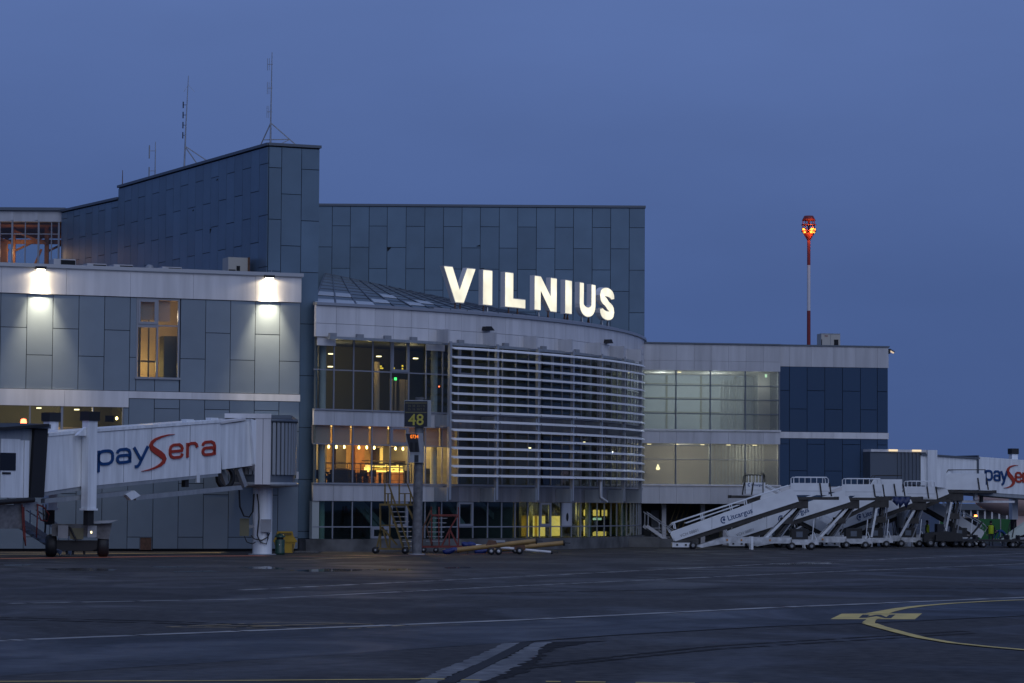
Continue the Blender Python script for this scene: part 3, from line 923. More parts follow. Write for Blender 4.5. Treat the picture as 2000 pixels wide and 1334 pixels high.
def arc_hit(px, r=AR, py=800):
    """arc position s and height z where the sight line through a photo pixel meets the cylinder of radius r"""
    d = ray(px, py)
    dx, dy = d.x, d.y
    a = dx * dx + dy * dy; b = -2 * (dx * AC.x + dy * AC.y); c = AC.length_squared - r * r
    q = b * b - 4 * a * c
    t = (-b - math.sqrt(max(q, 0))) / (2 * a)
    x, y = dx * t, dy * t
    return (math.atan2(y - AC.y, x - AC.x) - TH0) * AR, CAMZ + d.z * t


hall = thing('curved_hall', 'curved glass fronted terminal hall with white cornice and horizontal sun louvres', 'building', arc(0), 0)
SEND = AR * (math.atan2(BY - .1 - AC.y, 9.0 - AC.x) - TH0)


def hp(name, s0, s1, r, t, z0, z1, m, par=None, gap=0.0):
    """flat piece between arc positions, outer face at radius r, thickness t inward"""
    sm = (s0 + s1) / 2
    w = (s1 - s0) * r / AR - gap
    p = arc(sm, r - t / 2)
    return piece(name, par or hall, (p.x, p.y, (z0 + z1) / 2), (w, t, z1 - z0), m, arc_rz(sm), Matrix.Identity(4))


s_a, s_b = arc_hit(652, AR, 720)[0], arc_hit(864, AR, 740)[0]
MOD = (s_b - s_a) / 6
mods = []
s = s_a
while s > MOD * .4: s -= MOD
mods.append(-0.05)
s = s + MOD if s < MOD * .4 else s
while s < SEND - .3:
    mods.append(s); s += MOD
mods.append(SEND)
ZG = (0.73, 2.86); ZB1 = (2.88, 3.92); ZC = (3.94, 7.17); ZB2 = (7.19, 8.12); ZU = (8.14, 12.18); ZK = (12.2, 14.0)
TRN = {0: 1.40, 1: 6.12, 2: 10.35}
NM = len(mods) - 1
s_scr = arc_hit(879.5, AR + 1.15, 680)[0] - .3      # the sun screen starts here
for i in range(NM):
    a, b = mods[i], mods[i + 1]
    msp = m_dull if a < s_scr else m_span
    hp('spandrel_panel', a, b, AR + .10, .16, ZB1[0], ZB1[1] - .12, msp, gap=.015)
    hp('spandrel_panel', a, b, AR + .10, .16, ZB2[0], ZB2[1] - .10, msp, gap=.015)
    hp('window_sill', a, b, AR + .18, .26, ZB1[1] - .11, ZB1[1], m_frame)
    hp('window_sill', a, b, AR + .18, .26, ZB2[1] - .09, ZB2[1], m_frame)
    hp('cornice_panel', a, b, AR + .22, .20, 12.22, 12.97, m_white, gap=.018)
    hp('cornice_panel', a, b, AR + .22, .20, 12.99, 14.0, m_white, gap=.018)
    hp('gutter_edge', a, b, AR + .34, .45, 14.01, 14.17, m_cop)
    for lv, (z0, z1) in enumerate((ZG, ZC, ZU)):
        zt_ = TRN[lv]
        if lv == 0 and i == 0:
            hp('corner_post', a, a + .45, AR + .02, .3, z0, z1, m_curt)
        w0 = .07
        hp('mullion', b - w0 / 2, b + w0 / 2, AR + .04, .08, z0, z1, m_frame)
        hp('transom', a + w0 / 2, b - w0 / 2, AR + .03, .09, zt_ - .035, zt_ + .035, m_frame)
        hp('window_pane', a + w0 / 2, b - w0 / 2, AR - .01, .02, z0, zt_ - .035, m_glass if lv else m_glassd)
        hp('window_pane', a + w0 / 2, b - w0 / 2, AR - .01, .02, zt_ + .035, z1, m_glass if lv else m_glassd)


def mod_at(px, py=720):
    s_ = arc_hit(px, AR, py)[0]
    for i in range(NM):
        if mods[i] <= s_ < mods[i + 1]: return i
    return NM - 1


# opening sashes: heavier frames in single panes
for px, lv, up in ((776, 2, 1), (776, 1, 1), (745, 0, 0), (776, 0, 1), (912, 0, 1), (1062, 0, 1), (905, 2, 1), (1082, 2, 1)):
    i = mod_at(px, (1000, 850, 700)[lv])
    z0, z1 = (ZG, ZC, ZU)[lv]
    if up: z0 = TRN[lv] + .035
    else: z1 = TRN[lv] - .035
    a, b = mods[i] + .04, mods[i + 1] - .04
    f1 = hp('sash_frame', a, a + .13, AR + .07, .1, z0, z1, m_frame)
    hp('sash_rail', b - .13, b, AR + .07, .1, z0, z1, m_frame, f1)
    hp('sash_rail', a + .13, b - .13, AR + .07, .1, z0, z0 + .14, m_frame, f1)
    hp('sash_rail', a + .13, b - .13, AR + .07, .1, z1 - .12, z1, m_frame, f1)
# blank white panel with an oval hole on the ground floor, cover panels under the cornice
i = mod_at(1108, 1000)
pn = hp('blank_panel', mods[i] + .05, mods[i + 1] - .05, AR + .05, .05, TRN[0] + .04, ZG[1], m_dull)
sm = (mods[i] + mods[i + 1]) / 2
ov = MB(); p = arc(sm + .02, AR + .06); q = arc(sm + .02, AR + .055)
rz = arc_rz(sm)
ring = [(math.cos(2 * math.pi * k / 20) * .15, math.sin(2 * math.pi * k / 20) * .26) for k in range(20)]
ov.prism(ring, -.012, .0).build('round_port', m_dark, pn, M=Matrix.Translation((p.x, p.y, 1.98)) @ Matrix.Rotation(rz, 4, 'Z'))
for px0, px1 in ((618, 654), (830, 866)):
    a, b = arc_hit(px0, AR, 665)[0], arc_hit(px1, AR, 665)[0]
    hp('cover_panel', max(a, .05), b, AR + .12, .08, 11.72, 12.19, m_white)
# structure: floors, back walls, ends
fl = MB()


def ring_slab(b, s0, s1, r0, r1, z0, z1, n=24):
    for k in range(n):
        a, c = s0 + (s1 - s0) * k / n, s0 + (s1 - s0) * (k + 1) / n
        P = [arc(a, r1), arc(c, r1), arc(c, r0), arc(a, r0)]
        o_ = FR[hall.name].translation
        b.prism([(p.x - o_.x, p.y - o_.y) for p in P], z0, z1, 'xy')
    return b


def radial(b, s, r0, r1, z0, z1, t=.1):
    o_ = FR[hall.name].translation
    P = [arc(s - t / 2, r1), arc(s + t / 2, r1), arc(s + t / 2, r0), arc(s - t / 2, r0)]
    return b.prism([(p.x - o_.x, p.y - o_.y) for p in P], z0, z1, 'xy')


s_cafe = arc_hit(899, AR, 850)[0]      # partition at the end of the cafe
s_gr = arc_hit(1006, AR, 1000)[0]      # partition on the ground floor
ring_slab(fl, .6, SEND, AR - 9, AR - .08, .3, .70)
ring_slab(fl, .6, SEND, AR - 9, AR - .08, 2.95, 3.75)
ring_slab(fl, .6, SEND, AR - 9, AR - .08, 7.3, 8.0)
fl.build('floor_slab', m_intg, hall)
ring_slab(MB(), .6, SEND, AR - 9, AR - .08, 12.25, 13.8).build('attic', m_intg, hall)
ring_slab(MB(), .6, s_cafe, AR - 7.1, AR - 7, 3.75, 7.3).build('cafe_wall', m_cafe, hall)
ring_slab(MB(), .6, s_cafe, AR - 7, AR - .1, 7.22, 7.29).build('cafe_ceiling', m_ceil, hall)
ring_slab(MB(), s_cafe, SEND, AR - 7.1, AR - 7, 3.75, 7.3).build('lounge_wall', m_olive, hall)
ring_slab(MB(), .6, SEND, AR - 8.1, AR - 8, 8.0, 12.25).build('gate_wall', m_olive, hall)
ring_slab(MB(), .6, s_gr, AR - 6.1, AR - 6, .7, 2.95).build('store_wall', m_intg, hall)
ring_slab(MB(), s_gr, SEND, AR - 5.1, AR - 5, .7, 2.95).build('office_wall', m_yroom, hall)
en = MB()
e0 = arc(.12, AR - .12) - FR[hall.name].translation
en.prism([(e0.x - .05, e0.y), (e0.x + .05, e0.y), (e0.x - .35, e0.y + 9), (e0.x - .45, e0.y + 9)], .3, 13.8, 'xy').build('end_wall', m_intg, hall)
radial(MB(), SEND - .1, AR - 9, AR - .1, 3.3, 13.8).build('end_wall', m_olive, hall)
radial(MB(), SEND - .1, AR - 9, AR - .1, .3, 3.3).build('end_wall', m_yroom, hall)
radial(MB(), s_gr, AR - 6, AR - .2, .7, 2.95).build('store_partition', m_intg, hall)
radial(MB(), s_cafe, AR - 7, AR - .2, 3.75, 7.3).build('cafe_partition', m_intg, hall)
for px in (640, 880):
    s_ = arc_hit(px, AR, 990)[0]
    pp = arc(s_, AR - .9)
for px, r in ((630, .8), (848, .8), (1150, .8), (1215, .8)):        # pale round columns just behind the glass
    s_ = arc_hit(px, AR - r, 750)[0]; pp = arc(s_, AR - r) - FR[hall.name].translation
    pp.z = 0
    for z0, z1 in ((.7, 2.95), (3.75, 7.3), (8.0, 12.25)):
        MB().tube([(pp.x, pp.y, z0), (pp.x, pp.y, z1)], .2, 14).build('column', m_curt, hall)
# upper floor: lit column, wayfinding boards, lamps
def hpt(px, py, inset):
    s_, z_ = arc_hit(px, AR - inset, py)
    p_ = arc(s_, AR - inset); p_.z = z_
    return p_, s_


p, s_ = hpt(736, 750, 3.0); q = p - FR[hall.name].translation
MB().tube([(q.x, q.y, 8.0), (q.x, q.y, 11.1)], .17, 14).build('column', m_beige, hall)
lamp('gate_light', (p.x - .3, p.y - 1.3, 11.0), 34, (1, .75, .32), .12, hall)
for px, py, w, h in ((742.5, 717, .5, .28), (767, 717, .32, .28), (786, 714.5, .14, .12), (786, 720, .14, .12)):
    p, s_ = hpt(px, py, 4.0)
    b = hp('wayfinding_board', s_ - w * .7, s_ + w * .7, AR - 4.0, .06, p.z - h / 2 - .03, p.z + h / 2 + .03, m_sign)
    for k in range(2):
        hp('lit_strip', s_ - w * .55, s_ + w * (.5 - .25 * k), AR - 3.98, .02, p.z - h * .38 + k * h * .42, p.z - h * .08 + k * h * .42, e_ysign, b)
for px, py in ((742, 696), (814, 700), (648, 691), (647, 716)):
    p, s_ = hpt(px, py, 3.5)
    hp('ceiling_lamp', s_ - .13, s_ + .13, AR - 3.5, .2, p.z - .03, p.z + .03, e_ceil)
p, s_ = hpt(773, 740, 4); hp('green_signal', s_ - .09, s_ + .09, AR - 4, .05, p.z - .08, p.z + .08, e_green)
for px, w in ((765, .12), (773, .07), (786, .22), (795, .10)):
    p, s_ = hpt(px, 755, 5.0); hp('glass_gate', s_ - w, s_ + w, AR - 5, .1, 8.0, 10.25, m_beige)
for px in (850, 858):
    p, s_ = hpt(px, 755, 2.0); hp('status_light', s_ - .03, s_ + .03, AR - 2, .03, p.z - .03, p.z + .03, e_red)
lamp('gate_light', arc(arc_hit(790, AR - 4, 740)[0], AR - 3.6) + Vector((0, 0, 11.6)), 42, (1, .78, .42), .12, hall)
lamp('gate_light', arc(arc_hit(680, AR - 4, 740)[0], AR - 5) + Vector((0, 0, 11.2)), 40, (1, .8, .45), .12, hall)
lamp('gate_light', arc(arc_hit(1060, AR - 4, 740)[0], AR - 5) + Vector((0, 0, 11.2)), 8, (.9, 1, .75), .12, hall)
# cafe lights, shelves, lit display
for px, e_ in ((650, 170), (700, 210), (745, 280), (790, 360), (870, 18)):
    p, s_ = hpt(px, 880, 3.4)
    lamp('cafe_light', (p.x, p.y, 6.35), e_, (1, .60, .20), .2, hall)
for px0, px1, col in ((625, 638, m_dkwood), (656, 676, m_dkwood), (694, 712, m_wood), (733, 744, m_dkwood)):
    a, b = hpt(px0, 890, 6.6)[1], hpt(px1, 890, 6.6)[1]
    hp('wall_niche', a, b, AR - 6.6, .3, 3.75, 6.3, col)
a, b = hpt(744, 880, 6.5)[1], hpt(754, 880, 6.5)[1]
hp('lit_doorway', a, b, AR - 6.5, .1, 4.6, 6.2, e_yroom)
a, b = hpt(770, 885, 6.3)[1], hpt(786, 885, 6.3)[1]
hp('lit_hatch', a, b, AR - 6.3, .1, 5.4, 6.0, e_strip)
for px0, px1 in ((838, 851), (856, 874), (880, 896)):
    a, b = hpt(px0, 895, 4.0)[1], hpt(px1, 895, 4.0)[1]
    hp('lit_shelf', a, b, AR - 4.0, .3, 4.9, 5.55, e_yroom)
a, b = hpt(828, 925, 2.4)[1], hpt(899, 925, 2.4)[1]
hp('added_dark_panel', a, b, AR - 2.4, .1, 3.75, 4.85, m_intg)  # low panel added to keep the strip under the lit shelves dark
lamp('lounge_light', arc(arc_hit(1090, AR - 4, 870)[0], AR - 3.5) + Vector((0, 0, 6.8)), 13, (1, .72, .28), .3, hall)
lamp('lounge_light', arc(arc_hit(1180, AR - 4, 870)[0], AR - 3.5) + Vector((0, 0, 6.8)), 15, (1, .72, .28), .3, hall)
for px, py in ((1144, 864), (1036, 875), (1191, 878)):
    p, s_ = hpt(px, py, 2.5); hp('ceiling_lamp', s_ - .1, s_ + .1, AR - 2.5, .15, p.z - .04, p.z + .04, e_ceil)
# ground floor office
for px, e_ in ((1045, 44), (1085, 30), (1140, 50), (1200, 36), (1235, 10)):
    p, s_ = hpt(px, 1000, 2.6)
    lamp('office_light', (p.x, p.y, 2.3), e_, (1, .68, .22), .2, hall)
for px, w in ((1016, .35), (1040, .16), (1072, .25), (1101, .3), (1125, .5), (1136, .16), (1155, .2), (1172, .2), (1192, .35), (1218, .3)):
    p, s_ = hpt(px, 1000, 3.0)
    hp('office_pillar', s_ - w / 2, s_ + w / 2, AR - 3.0, .2, .7, 2.9, m_intg)
for px0, px1 in ((1031, 1037), (1041, 1044), (1051, 1070), (1075, 1094)):
    a, b = hpt(px0, 1010, 4.4)[1], hpt(px1, 1010, 4.4)[1]
    hp('lit_doorway', a, b, AR - 4.4, .05, .7, 2.0, e_yroom)


def lit_front(name, px0, px1, Y, z0, z1, m):
    a, b = dpt(px0, 1000, Y).x, dpt(px1, 1000, Y).x
    return piece(name, hall, ((a + b) / 2, Y, (z0 + z1) / 2), (b - a, .06, z1 - z0), m, 0, Matrix.Identity(4))


for px0, px1 in ((1129, 1136), (1140, 1153), (1158, 1171), (1175, 1186)):
    lit_front('lit_transom', px0, px1, 190.0, 2.02, 2.42, e_yroom)
for px0, px1 in ((1129, 1136), (1140, 1153)):
    lit_front('lit_doorway', px0, px1, 190.0, .7, 1.75, e_yroom)
lit_front('lit_doorway', 1158, 1184, 190.0, .7, 1.0, e_yroom)
lit_front('lit_notice', 1158, 1175, 189.8, 1.75, 1.9, emi('pale_notice', (.7, 1, .8), .5))
for px0, px1 in ((1206, 1211), (1217, 1223), (1229, 1233)):
    lit_front('lit_opening', px0, px1, 194.5, .7, 2.6, m_beige)
a, b = hpt(1006, 1000, 4.2)[1], hpt(1098, 1000, 4.2)[1]
hp('dark_soffit', a, b, AR - 4.2, .1, 2.05, 2.95, m_intg)
for px in (1076, 1097, 1239):
    p, s_ = hpt(px, 1040, 1.5); hp('small_lamp', s_ - .04, s_ + .04, AR - 1.5, .05, p.z - .05, p.z + .05, e_warm)
a, b = hpt(1153, 1000, 2.4)[1], hpt(1184, 1000, 2.4)[1]
hp('notice_board', a, b, AR - 2.4, .1, .95, 1.75, m_dark)
# store room: pale curtain strips and slanting stair stringers seen through the dark glass
for px in (702, 714): pass
sg = MB(); o_ = FR[hall.name].translation
for pa, pb in (((690, 978), (735, 1030)), ((700, 976), (760, 1040)), ((868, 975), (905, 1025)), ((930, 975), (985, 1030))):
    a = hpt(pa[0], pa[1], 1.6)[0] - o_; b = hpt(pb[0], pb[1], 1.6)[0] - o_
    sg.bar(a, b, .12, .3)
sg.build('stair_stringer', m_grey, hall)
sg = MB()
for pa, pb in (((1010, 981), (1014, 975)), ((1024, 1000), (1045, 977))):
    a = hpt(pa[0], pa[1], 1.2)[0] - o_; b = hpt(pb[0], pb[1], 1.2)[0] - o_
    sg.bar(a, b, .05, .05)
sg.build('brass_rod', m_yel, hall)
a, b = hpt(846, 1010, .7)[1], hpt(852, 1010, .7)[1]
hp('curtain_strip', a, b, AR - .7, .04, .75, 2.6, m_curt)
# plinth
pl = MB(); ring_slab(pl, -.6, SEND, AR - 1, AR + .34, 0, .70, 30)
pl.build('plinth', m_conc, hall)
o_ = FR[hall.name].translation
pe = gpt(1288, 1069)
MB().box(6.8 - o_.x, pe.x - o_.x, pe.y - o_.y, pe.y + 9 - o_.y, 0, .62).build('plinth_end', m_conc, hall)
MB().box(pe.x - .35 - o_.x, pe.x + 2.6 - o_.x, pe.y + .5 - o_.y, pe.y + 2 - o_.y, 0, .55).build('plinth_step', m_conc, hall)
a, b = gpt(566, 1079) - o_, gpt(576, 1079) - o_
MB().box(b.x, b.x + 1.3, b.y - .25, b.y, 0, .09).build('kerb_stone', m_slab, hall)
MB().box(on(583, 1060, TM)[0] - .3, TLf + .1, -.2, .5, 0, .70).build('tower_plinth', m_conc, tower)

# sloping roof between the arc and the slab wall
rf = MB(); seam = MB()
NS, NR = 30, 9
zw = lambda X: 14.2 + (18.7 - 14.2) * max(0, (9.2 - X)) / 22.4
grid = []
for i in range(NS + 1):
    s_ = SEND * i / NS
    p0 = arc(s_, AR - .1)
    p1 = Vector((-13.0 + 22.1 * (i / NS) ** 1.1, BY - .06, 0))
    grid.append([Vector((p0.x + (p1.x - p0.x) * j / NR, p0.y + (p1.y - p0.y) * j / NR, 14.12 + (zw(p1.x) - 14.12) * j / NR)) - o_ for j in range(NR + 1)])
for i in range(NS):
    for j in range(NR):
        rf.add([grid[i][j], grid[i + 1][j], grid[i + 1][j + 1], grid[i][j + 1]], [(0, 1, 2, 3)])
rf.build('roof_sheet', m_roof, hall)
for i in range(0, NS + 1, 1):
    seam.bar(grid[i][0] + Vector((0, 0, .03)), grid[i][NR] + Vector((0, 0, .03)), .06, .08)
for j in range(1, NR + 1):
    for i in range(NS): seam.bar(grid[i][j] + Vector((0, 0, .02)), grid[i + 1][j] + Vector((0, 0, .02)), .05, .06)
seam.build('roof_seam', m_copd, hall)
for (i, j, nj) in ((0, 0, 1), (1, 0, 1), (2, 0, 1), (0, 2, 1), (1, 2, 1), (3, 1, 1), (4, 3, 1), (5, 1, 1), (6, 2, 1)):
    P = [grid[i][j], grid[i + 1][j], grid[i + 1][j + nj], grid[i][j + nj]]
    c = sum(P, Vector()) / 4
    b = MB(); P = [c + (v - c) * .9 + Vector((0, 0, .07)) for v in P]; Q = [v - Vector((0, 0, .06)) for v in P]
    b.add(P + Q, [(0, 1, 2, 3), (7, 6, 5, 4), (0, 4, 5, 1), (1, 5, 6, 2), (2, 6, 7, 3), (3, 7, 4, 0)])
    b.build('skylight', m_sky, hall)

# louvre screen in front of the glass
RL = AR + 1.15
post_s = []
for px, py in ((879.5, 680), (967.5, 685.8), (1049, 692.6), (1116.6, 698.5), (1174, 703.6), (1219.8, 709.7), (1252, 715)):
    post_s.append(arc_hit(px, RL, py)[0])
bays = (post_s[-1] - post_s[0]) / 6
post_s = [post_s[0] + bays * k for k in range(7)]
for k, s_ in enumerate(post_s):
    w = .17
    po = hp('louvre_post', s_ - w / 2, s_ + w / 2, RL + .08, .2, 3.0, 12.25, m_cop)
    for z0, z1 in ((12.15, 12.95), (7.25, 7.95), (2.9, 3.72)):
        hp('bracket_plate', s_ - .24, s_ - .12, RL + .05, RL + .05 - AR - .12, z0, z1, m_dull if z0 > 12 else m_bridge2, po)
nb = 15
for k in range(6):
    a, b = post_s[k] + .06, post_s[k + 1] - .06
    for j in range(nb):
        z = 11.86 - j * (11.86 - 4.42) / (nb - 1)
        n3 = 3
        bl = MB()
        P0 = [arc(a + (b - a) * i / n3, RL + .30) for i in range(n3 + 1)]
        P1 = [arc(a + (b - a) * i / n3, RL + .06) for i in range(n3 + 1)]
        for i in range(n3):
            v = [(P0[i], z - .075), (P0[i + 1], z - .075), (P1[i + 1], z - .01), (P1[i], z - .01), (P0[i], z - .02), (P0[i + 1], z - .02), (P1[i + 1], z + .08), (P1[i], z + .08)]
            bl.add([(p.x - o_.x, p.y - o_.y, zz) for p, zz in v], [(3, 2, 1, 0), (4, 5, 6, 7), (0, 1, 5, 4), (1, 2, 6, 5), (2, 3, 7, 6), (3, 0, 4, 7)])
        bl.build('louvre_blade', m_louv, hall)
# steel channel below the cornice, little fixtures on it, cornice floodlights
s0c = arc_hit(640, AR + .5, 650)[0]
n = 30
for i in range(n):
    a, b = s0c + (post_s[-1] - s0c) * i / n, s0c + (post_s[-1] - s0c) * (i + 1) / n
    hp('steel_channel', a, b, AR + .75, .35, 12.06, 12.22, m_bridge2)
for px in (650, 703, 757, 808, 900, 988, 1062, 1127):
    s_ = arc_hit(px, AR + .6, 650)[0]
    hp('channel_fixture', s_ - .22, s_ + .22, AR + .68, .2, 12.23, 12.42, m_grey)
for px, py in ((958, 645), (1194, 670)):
    s_, z_ = arc_hit(px, AR + .6, py)
    p = arc(s_, AR + .4); rz = arc_rz(s_)
    t = thing('cornice_floodlight', 'dark wedge shaped floodlight on the cornice above the second louvre post' if px < 1000 else 'dark wedge shaped floodlight on the cornice near the far end of the louvres', 'lamp', (p.x, p.y, z_), rz, 'floodlights on the curved cornice')
    MB().prism([(-.38, .0), (.38, .0), (.1, .24), (-.3, .22)], -.2, .18).build('housing', m_black, t)
    MB().box(-.05, .05, .1, .28, -.05, .08).build('bracket', m_steel, t)
s_, z_ = arc_hit(1150, AR + 1.2, 967)
MB().tube([arc(post_s[4] - .3, RL + .1) - o_ + Vector((0, 0, 4.2)), arc(post_s[4] - .3, RL + .1) - o_ + Vector((0, 0, 3.25)), arc(post_s[4] + .5, RL + .2) - o_ + Vector((0, 0, 2.95))], .07, 8).build('drain_pipe', m_white, hall)

# pendant lamps of the cafe
for k, (px, py) in enumerate(((642, 872.5), (657, 873), (672.5, 873), (701, 874), (716.5, 874), (731, 874.5), (772.5, 876), (787, 876.5))):
    p, s_ = hpt(px, py, 2.6)
    t = thing('pendant_lamp', 'glowing pendant bulb hanging in a row in the cafe window', 'lamp', (p.x, p.y, p.z), 0, 'pendant bulbs in the cafe')
    MB().tube([(0, 0, .12), (0, 0, 7.22 - p.z)], .012, 5).build('cord', m_black, t)
    MB().lathe([(.001, -.10), (.045, -.08), (.062, -.02), (.055, .04), (.03, .10)], (0, 0, 0), 'z', 10).build('bulb', e_warm, t)
    MB().lathe([(.032, .09), (.035, .15), (.001, .17)], (0, 0, 0), 'z', 8).build('socket', m_black, t)
# shaded pendants farther in
for px, py in ((738, 872), (763, 870), (776, 868)):
    p, s_ = hpt(px, py, 5.0)
    t = thing('shade_lamp', 'wide dark pendant shade hanging over the cafe counter', 'lamp', (p.x, p.y, p.z), 0, 'dark pendant shades in the cafe')
    MB().tube([(0, 0, .1), (0, 0, 7.22 - p.z)], .012, 5).build('cord', m_black, t)
    MB().lathe([(.04, .16), (.12, .10), (.34, -.08), (.33, -.09), (.1, .07)], (0, 0, 0), 'z', 14).build('shade', m_dkwood, t)
# roller blinds in the upper panes of the cafe
for i in range(NM):
    if mods[i + 1] < s_cafe + .2:
        hp('roller_blind', mods[i] + .06, mods[i + 1] - .06, AR - .2, .02, TRN[1] + .02, 7.2, m_blind)
# railing, counter, furniture
s0r, s1r = hpt(624, 905, .9)[1], hpt(804, 905, .9)[1]
ra = thing('cafe_railing', 'dark metal railing running behind the cafe window', 'railing', arc(s0r, AR - .9), 0)
oR = FR[ra.name].translation
n = 14
rb = MB()
for i in range(n):
    a, b = arc(s0r + (s1r - s0r) * i / n, AR - .9) - oR, arc(s0r + (s1r - s0r) * (i + 1) / n, AR - .9) - oR
    rb.bar((a.x, a.y, 5.05), (b.x, b.y, 5.05), .07, .06)
rb.build('handrail', m_black, ra)
for i in range(8):
    a = arc(s0r + (s1r - s0r) * i / 7, AR - .9) - oR
    MB().bar((a.x, a.y, 3.75), (a.x, a.y, 5.03), .05).build('post', m_black, ra)
rb = MB()
for zz in (4.1, 4.45, 4.75):
    for i in range(n):
        a, b = arc(s0r + (s1r - s0r) * i / n, AR - .9) - oR, arc(s0r + (s1r - s0r) * (i + 1) / n, AR - .9) - oR
        rb.bar((a.x, a.y, zz), (b.x, b.y, zz), .02, .02)
rb.build('wire', m_black, ra)
sc0, sc1 = hpt(722, 915, 4.6)[1], hpt(800, 915, 4.6)[1]
ct = thing('cafe_counter', 'long cafe counter with brightly lit glass display cases', 'counter', arc(sc0, AR - 4.6), 0)
oC = FR[ct.name].translation
n = 6
for i in range(n):
    a, b = sc0 + (sc1 - sc0) * i / n, sc0 + (sc1 - sc0) * (i + 1) / n
    hp('counter_front', a, b, AR - 4.6, .7, 3.75, 4.62, m_dkwood if i % 3 == 2 else m_wood, ct)
    hp('display_shelf', a + .05, b - .05, AR - 4.72, .5, 4.64, 4.72, e_case, ct)
    hp('display_shelf', a + .08, b - .1, AR - 4.8, .3, 4.95, 5.0, e_case, ct)
    hp('display_glass', a, b, AR - 4.6, .02, 4.62, 5.25, m_glass, ct)
    for q in range(3):
        pz = a + (b - a) * (q + .5) / 3
        hp('pastry_tray', pz - .14, pz + .14, AR - 4.78, .3, 4.74, 4.74 + random.uniform(.06, .16), e_case if random.random() < .35 else m_yroom, ct)  # some trays emit light so the display sparkles
        hp('pastry_tray', pz - .1, pz + .1, AR - 4.82, .2, 5.02, 5.02 + random.uniform(.05, .12), e_case if random.random() < .3 else m_beige, ct)
hp('counter_top', sc0, sc1, AR - 4.55, .8, 5.26, 5.32, m_dkwood, ct)


def table(px, ins, k):
    p, s_ = hpt(px, 930, ins)
    t = thing('cafe_table', 'small dark round cafe table behind the lit window', 'table', (p.x, p.y, 3.76), random.random(), 'cafe tables')
    MB().lathe([(.001, .76), (.38, .76), (.38, .72), (.001, .72)], (0, 0, 0), 'z', 14).build('table_top', m_dkwood, t)
    MB().tube([(0, 0, .02), (0, 0, .73)], .04, 8).build('stem', m_black, t)
    MB().lathe([(.001, .03), (.25, .02), (.25, 0)], (0, 0, 0), 'z', 12).build('foot', m_black, t)


def chair(px, ins, rz):
    p, s_ = hpt(px, 930, ins)
    t = thing('cafe_chair', 'dark cafe chair among the small tables', 'chair', (p.x, p.y, 3.76), rz, 'cafe chairs')
    MB().box(-.22, .22, -.22, .22, .43, .48).build('seat', m_dkwood, t)
    MB().box(-.22, .22, .19, .23, .55, .92).build('backrest', m_dkwood, t)
    for x in (-.2, .2):
        MB().bar((x, -.2, 0), (x, -.2, .44), .035).build('leg', m_black, t)
        MB().bar((x, .2, 0), (x, .21, .92), .035).build('leg', m_black, t)


for k, (px, ins) in enumerate(((640, 1.9), (664, 2.1), (694, 1.9), (716, 2.2))):
    table(px, ins, k)
    chair(px - 9, ins + .1, 1.3 + k); chair(px + 9, ins - .2, -1.6 + k * .4)
a_ = hpt(660, 940, 1.5)[0]
sf = thing('cafe_armchair', 'bulky black armchair behind the cafe railing', 'armchair', (a_.x, a_.y, 3.76), arc_rz(4))
MB().box(-.55, .55, -.3, .3, .12, .45).build('seat', m_dkwood, sf)
MB().box(-.55, .55, -.38, -.28, .12, .95).build('backrest', m_dkwood, sf)
for x in (-.55, .45): MB().box(x, x + .1, -.28, .3, .12, .66).build('armrest', m_dkwood, sf)

# dark panels added in place of indistinct cafe furniture, for contrast low in the window
for k, (pa, pb, hh) in enumerate(((626, 636, .75), (640, 652, .55), (653, 678, .9), (682, 692, .6), (697, 706, .72), (711, 719, .6), (726, 731, .95), (740, 744, .8), (757, 763, .9), (790, 799, .95))):
    a, b = hpt(pa, 935, 2.9)[1], hpt(pb, 935, 2.9)[1]
    p = arc((a + b) / 2, AR - 2.9)
    t = thing('furniture_stand_in', 'low dark panel standing in for indistinct furniture between the cafe tables', 'stand-in', (p.x, p.y, 3.76), arc_rz((a + b) / 2), 'stand-ins for cafe furniture')
    MB().box(-(b - a) / 2, (b - a) / 2, -.04, .04, .08, hh).build('stand_in_panel', m_dkwood, t)
    MB().box(-(b - a) / 2 - .02, (b - a) / 2 + .02, -.15, .15, 0, .08).build('stand_in_foot', m_black, t)

# ================================================================ ROOFTOP LETTERS
RS = AR - .25
sign = thing('rooftop_sign', 'large glowing white block letters VILNIUS standing on the curved roof edge', 'sign', arc(arc_hit(868, RS, 560)[0], RS), 0)


def ribbon_path(c, w):
    L, Rr = [], []
    for i, p in enumerate(c):
        a, b = Vector(c[max(i - 1, 0)]), Vector(c[min(i + 1, len(c) - 1)])
        d = (b - a).normalized(); nn = Vector((-d.y, d.x)) * w / 2
        L.append((p[0] + nn.x, p[1] + nn.y)); Rr.append((p[0] - nn.x, p[1] - nn.y))
    return L, Rr


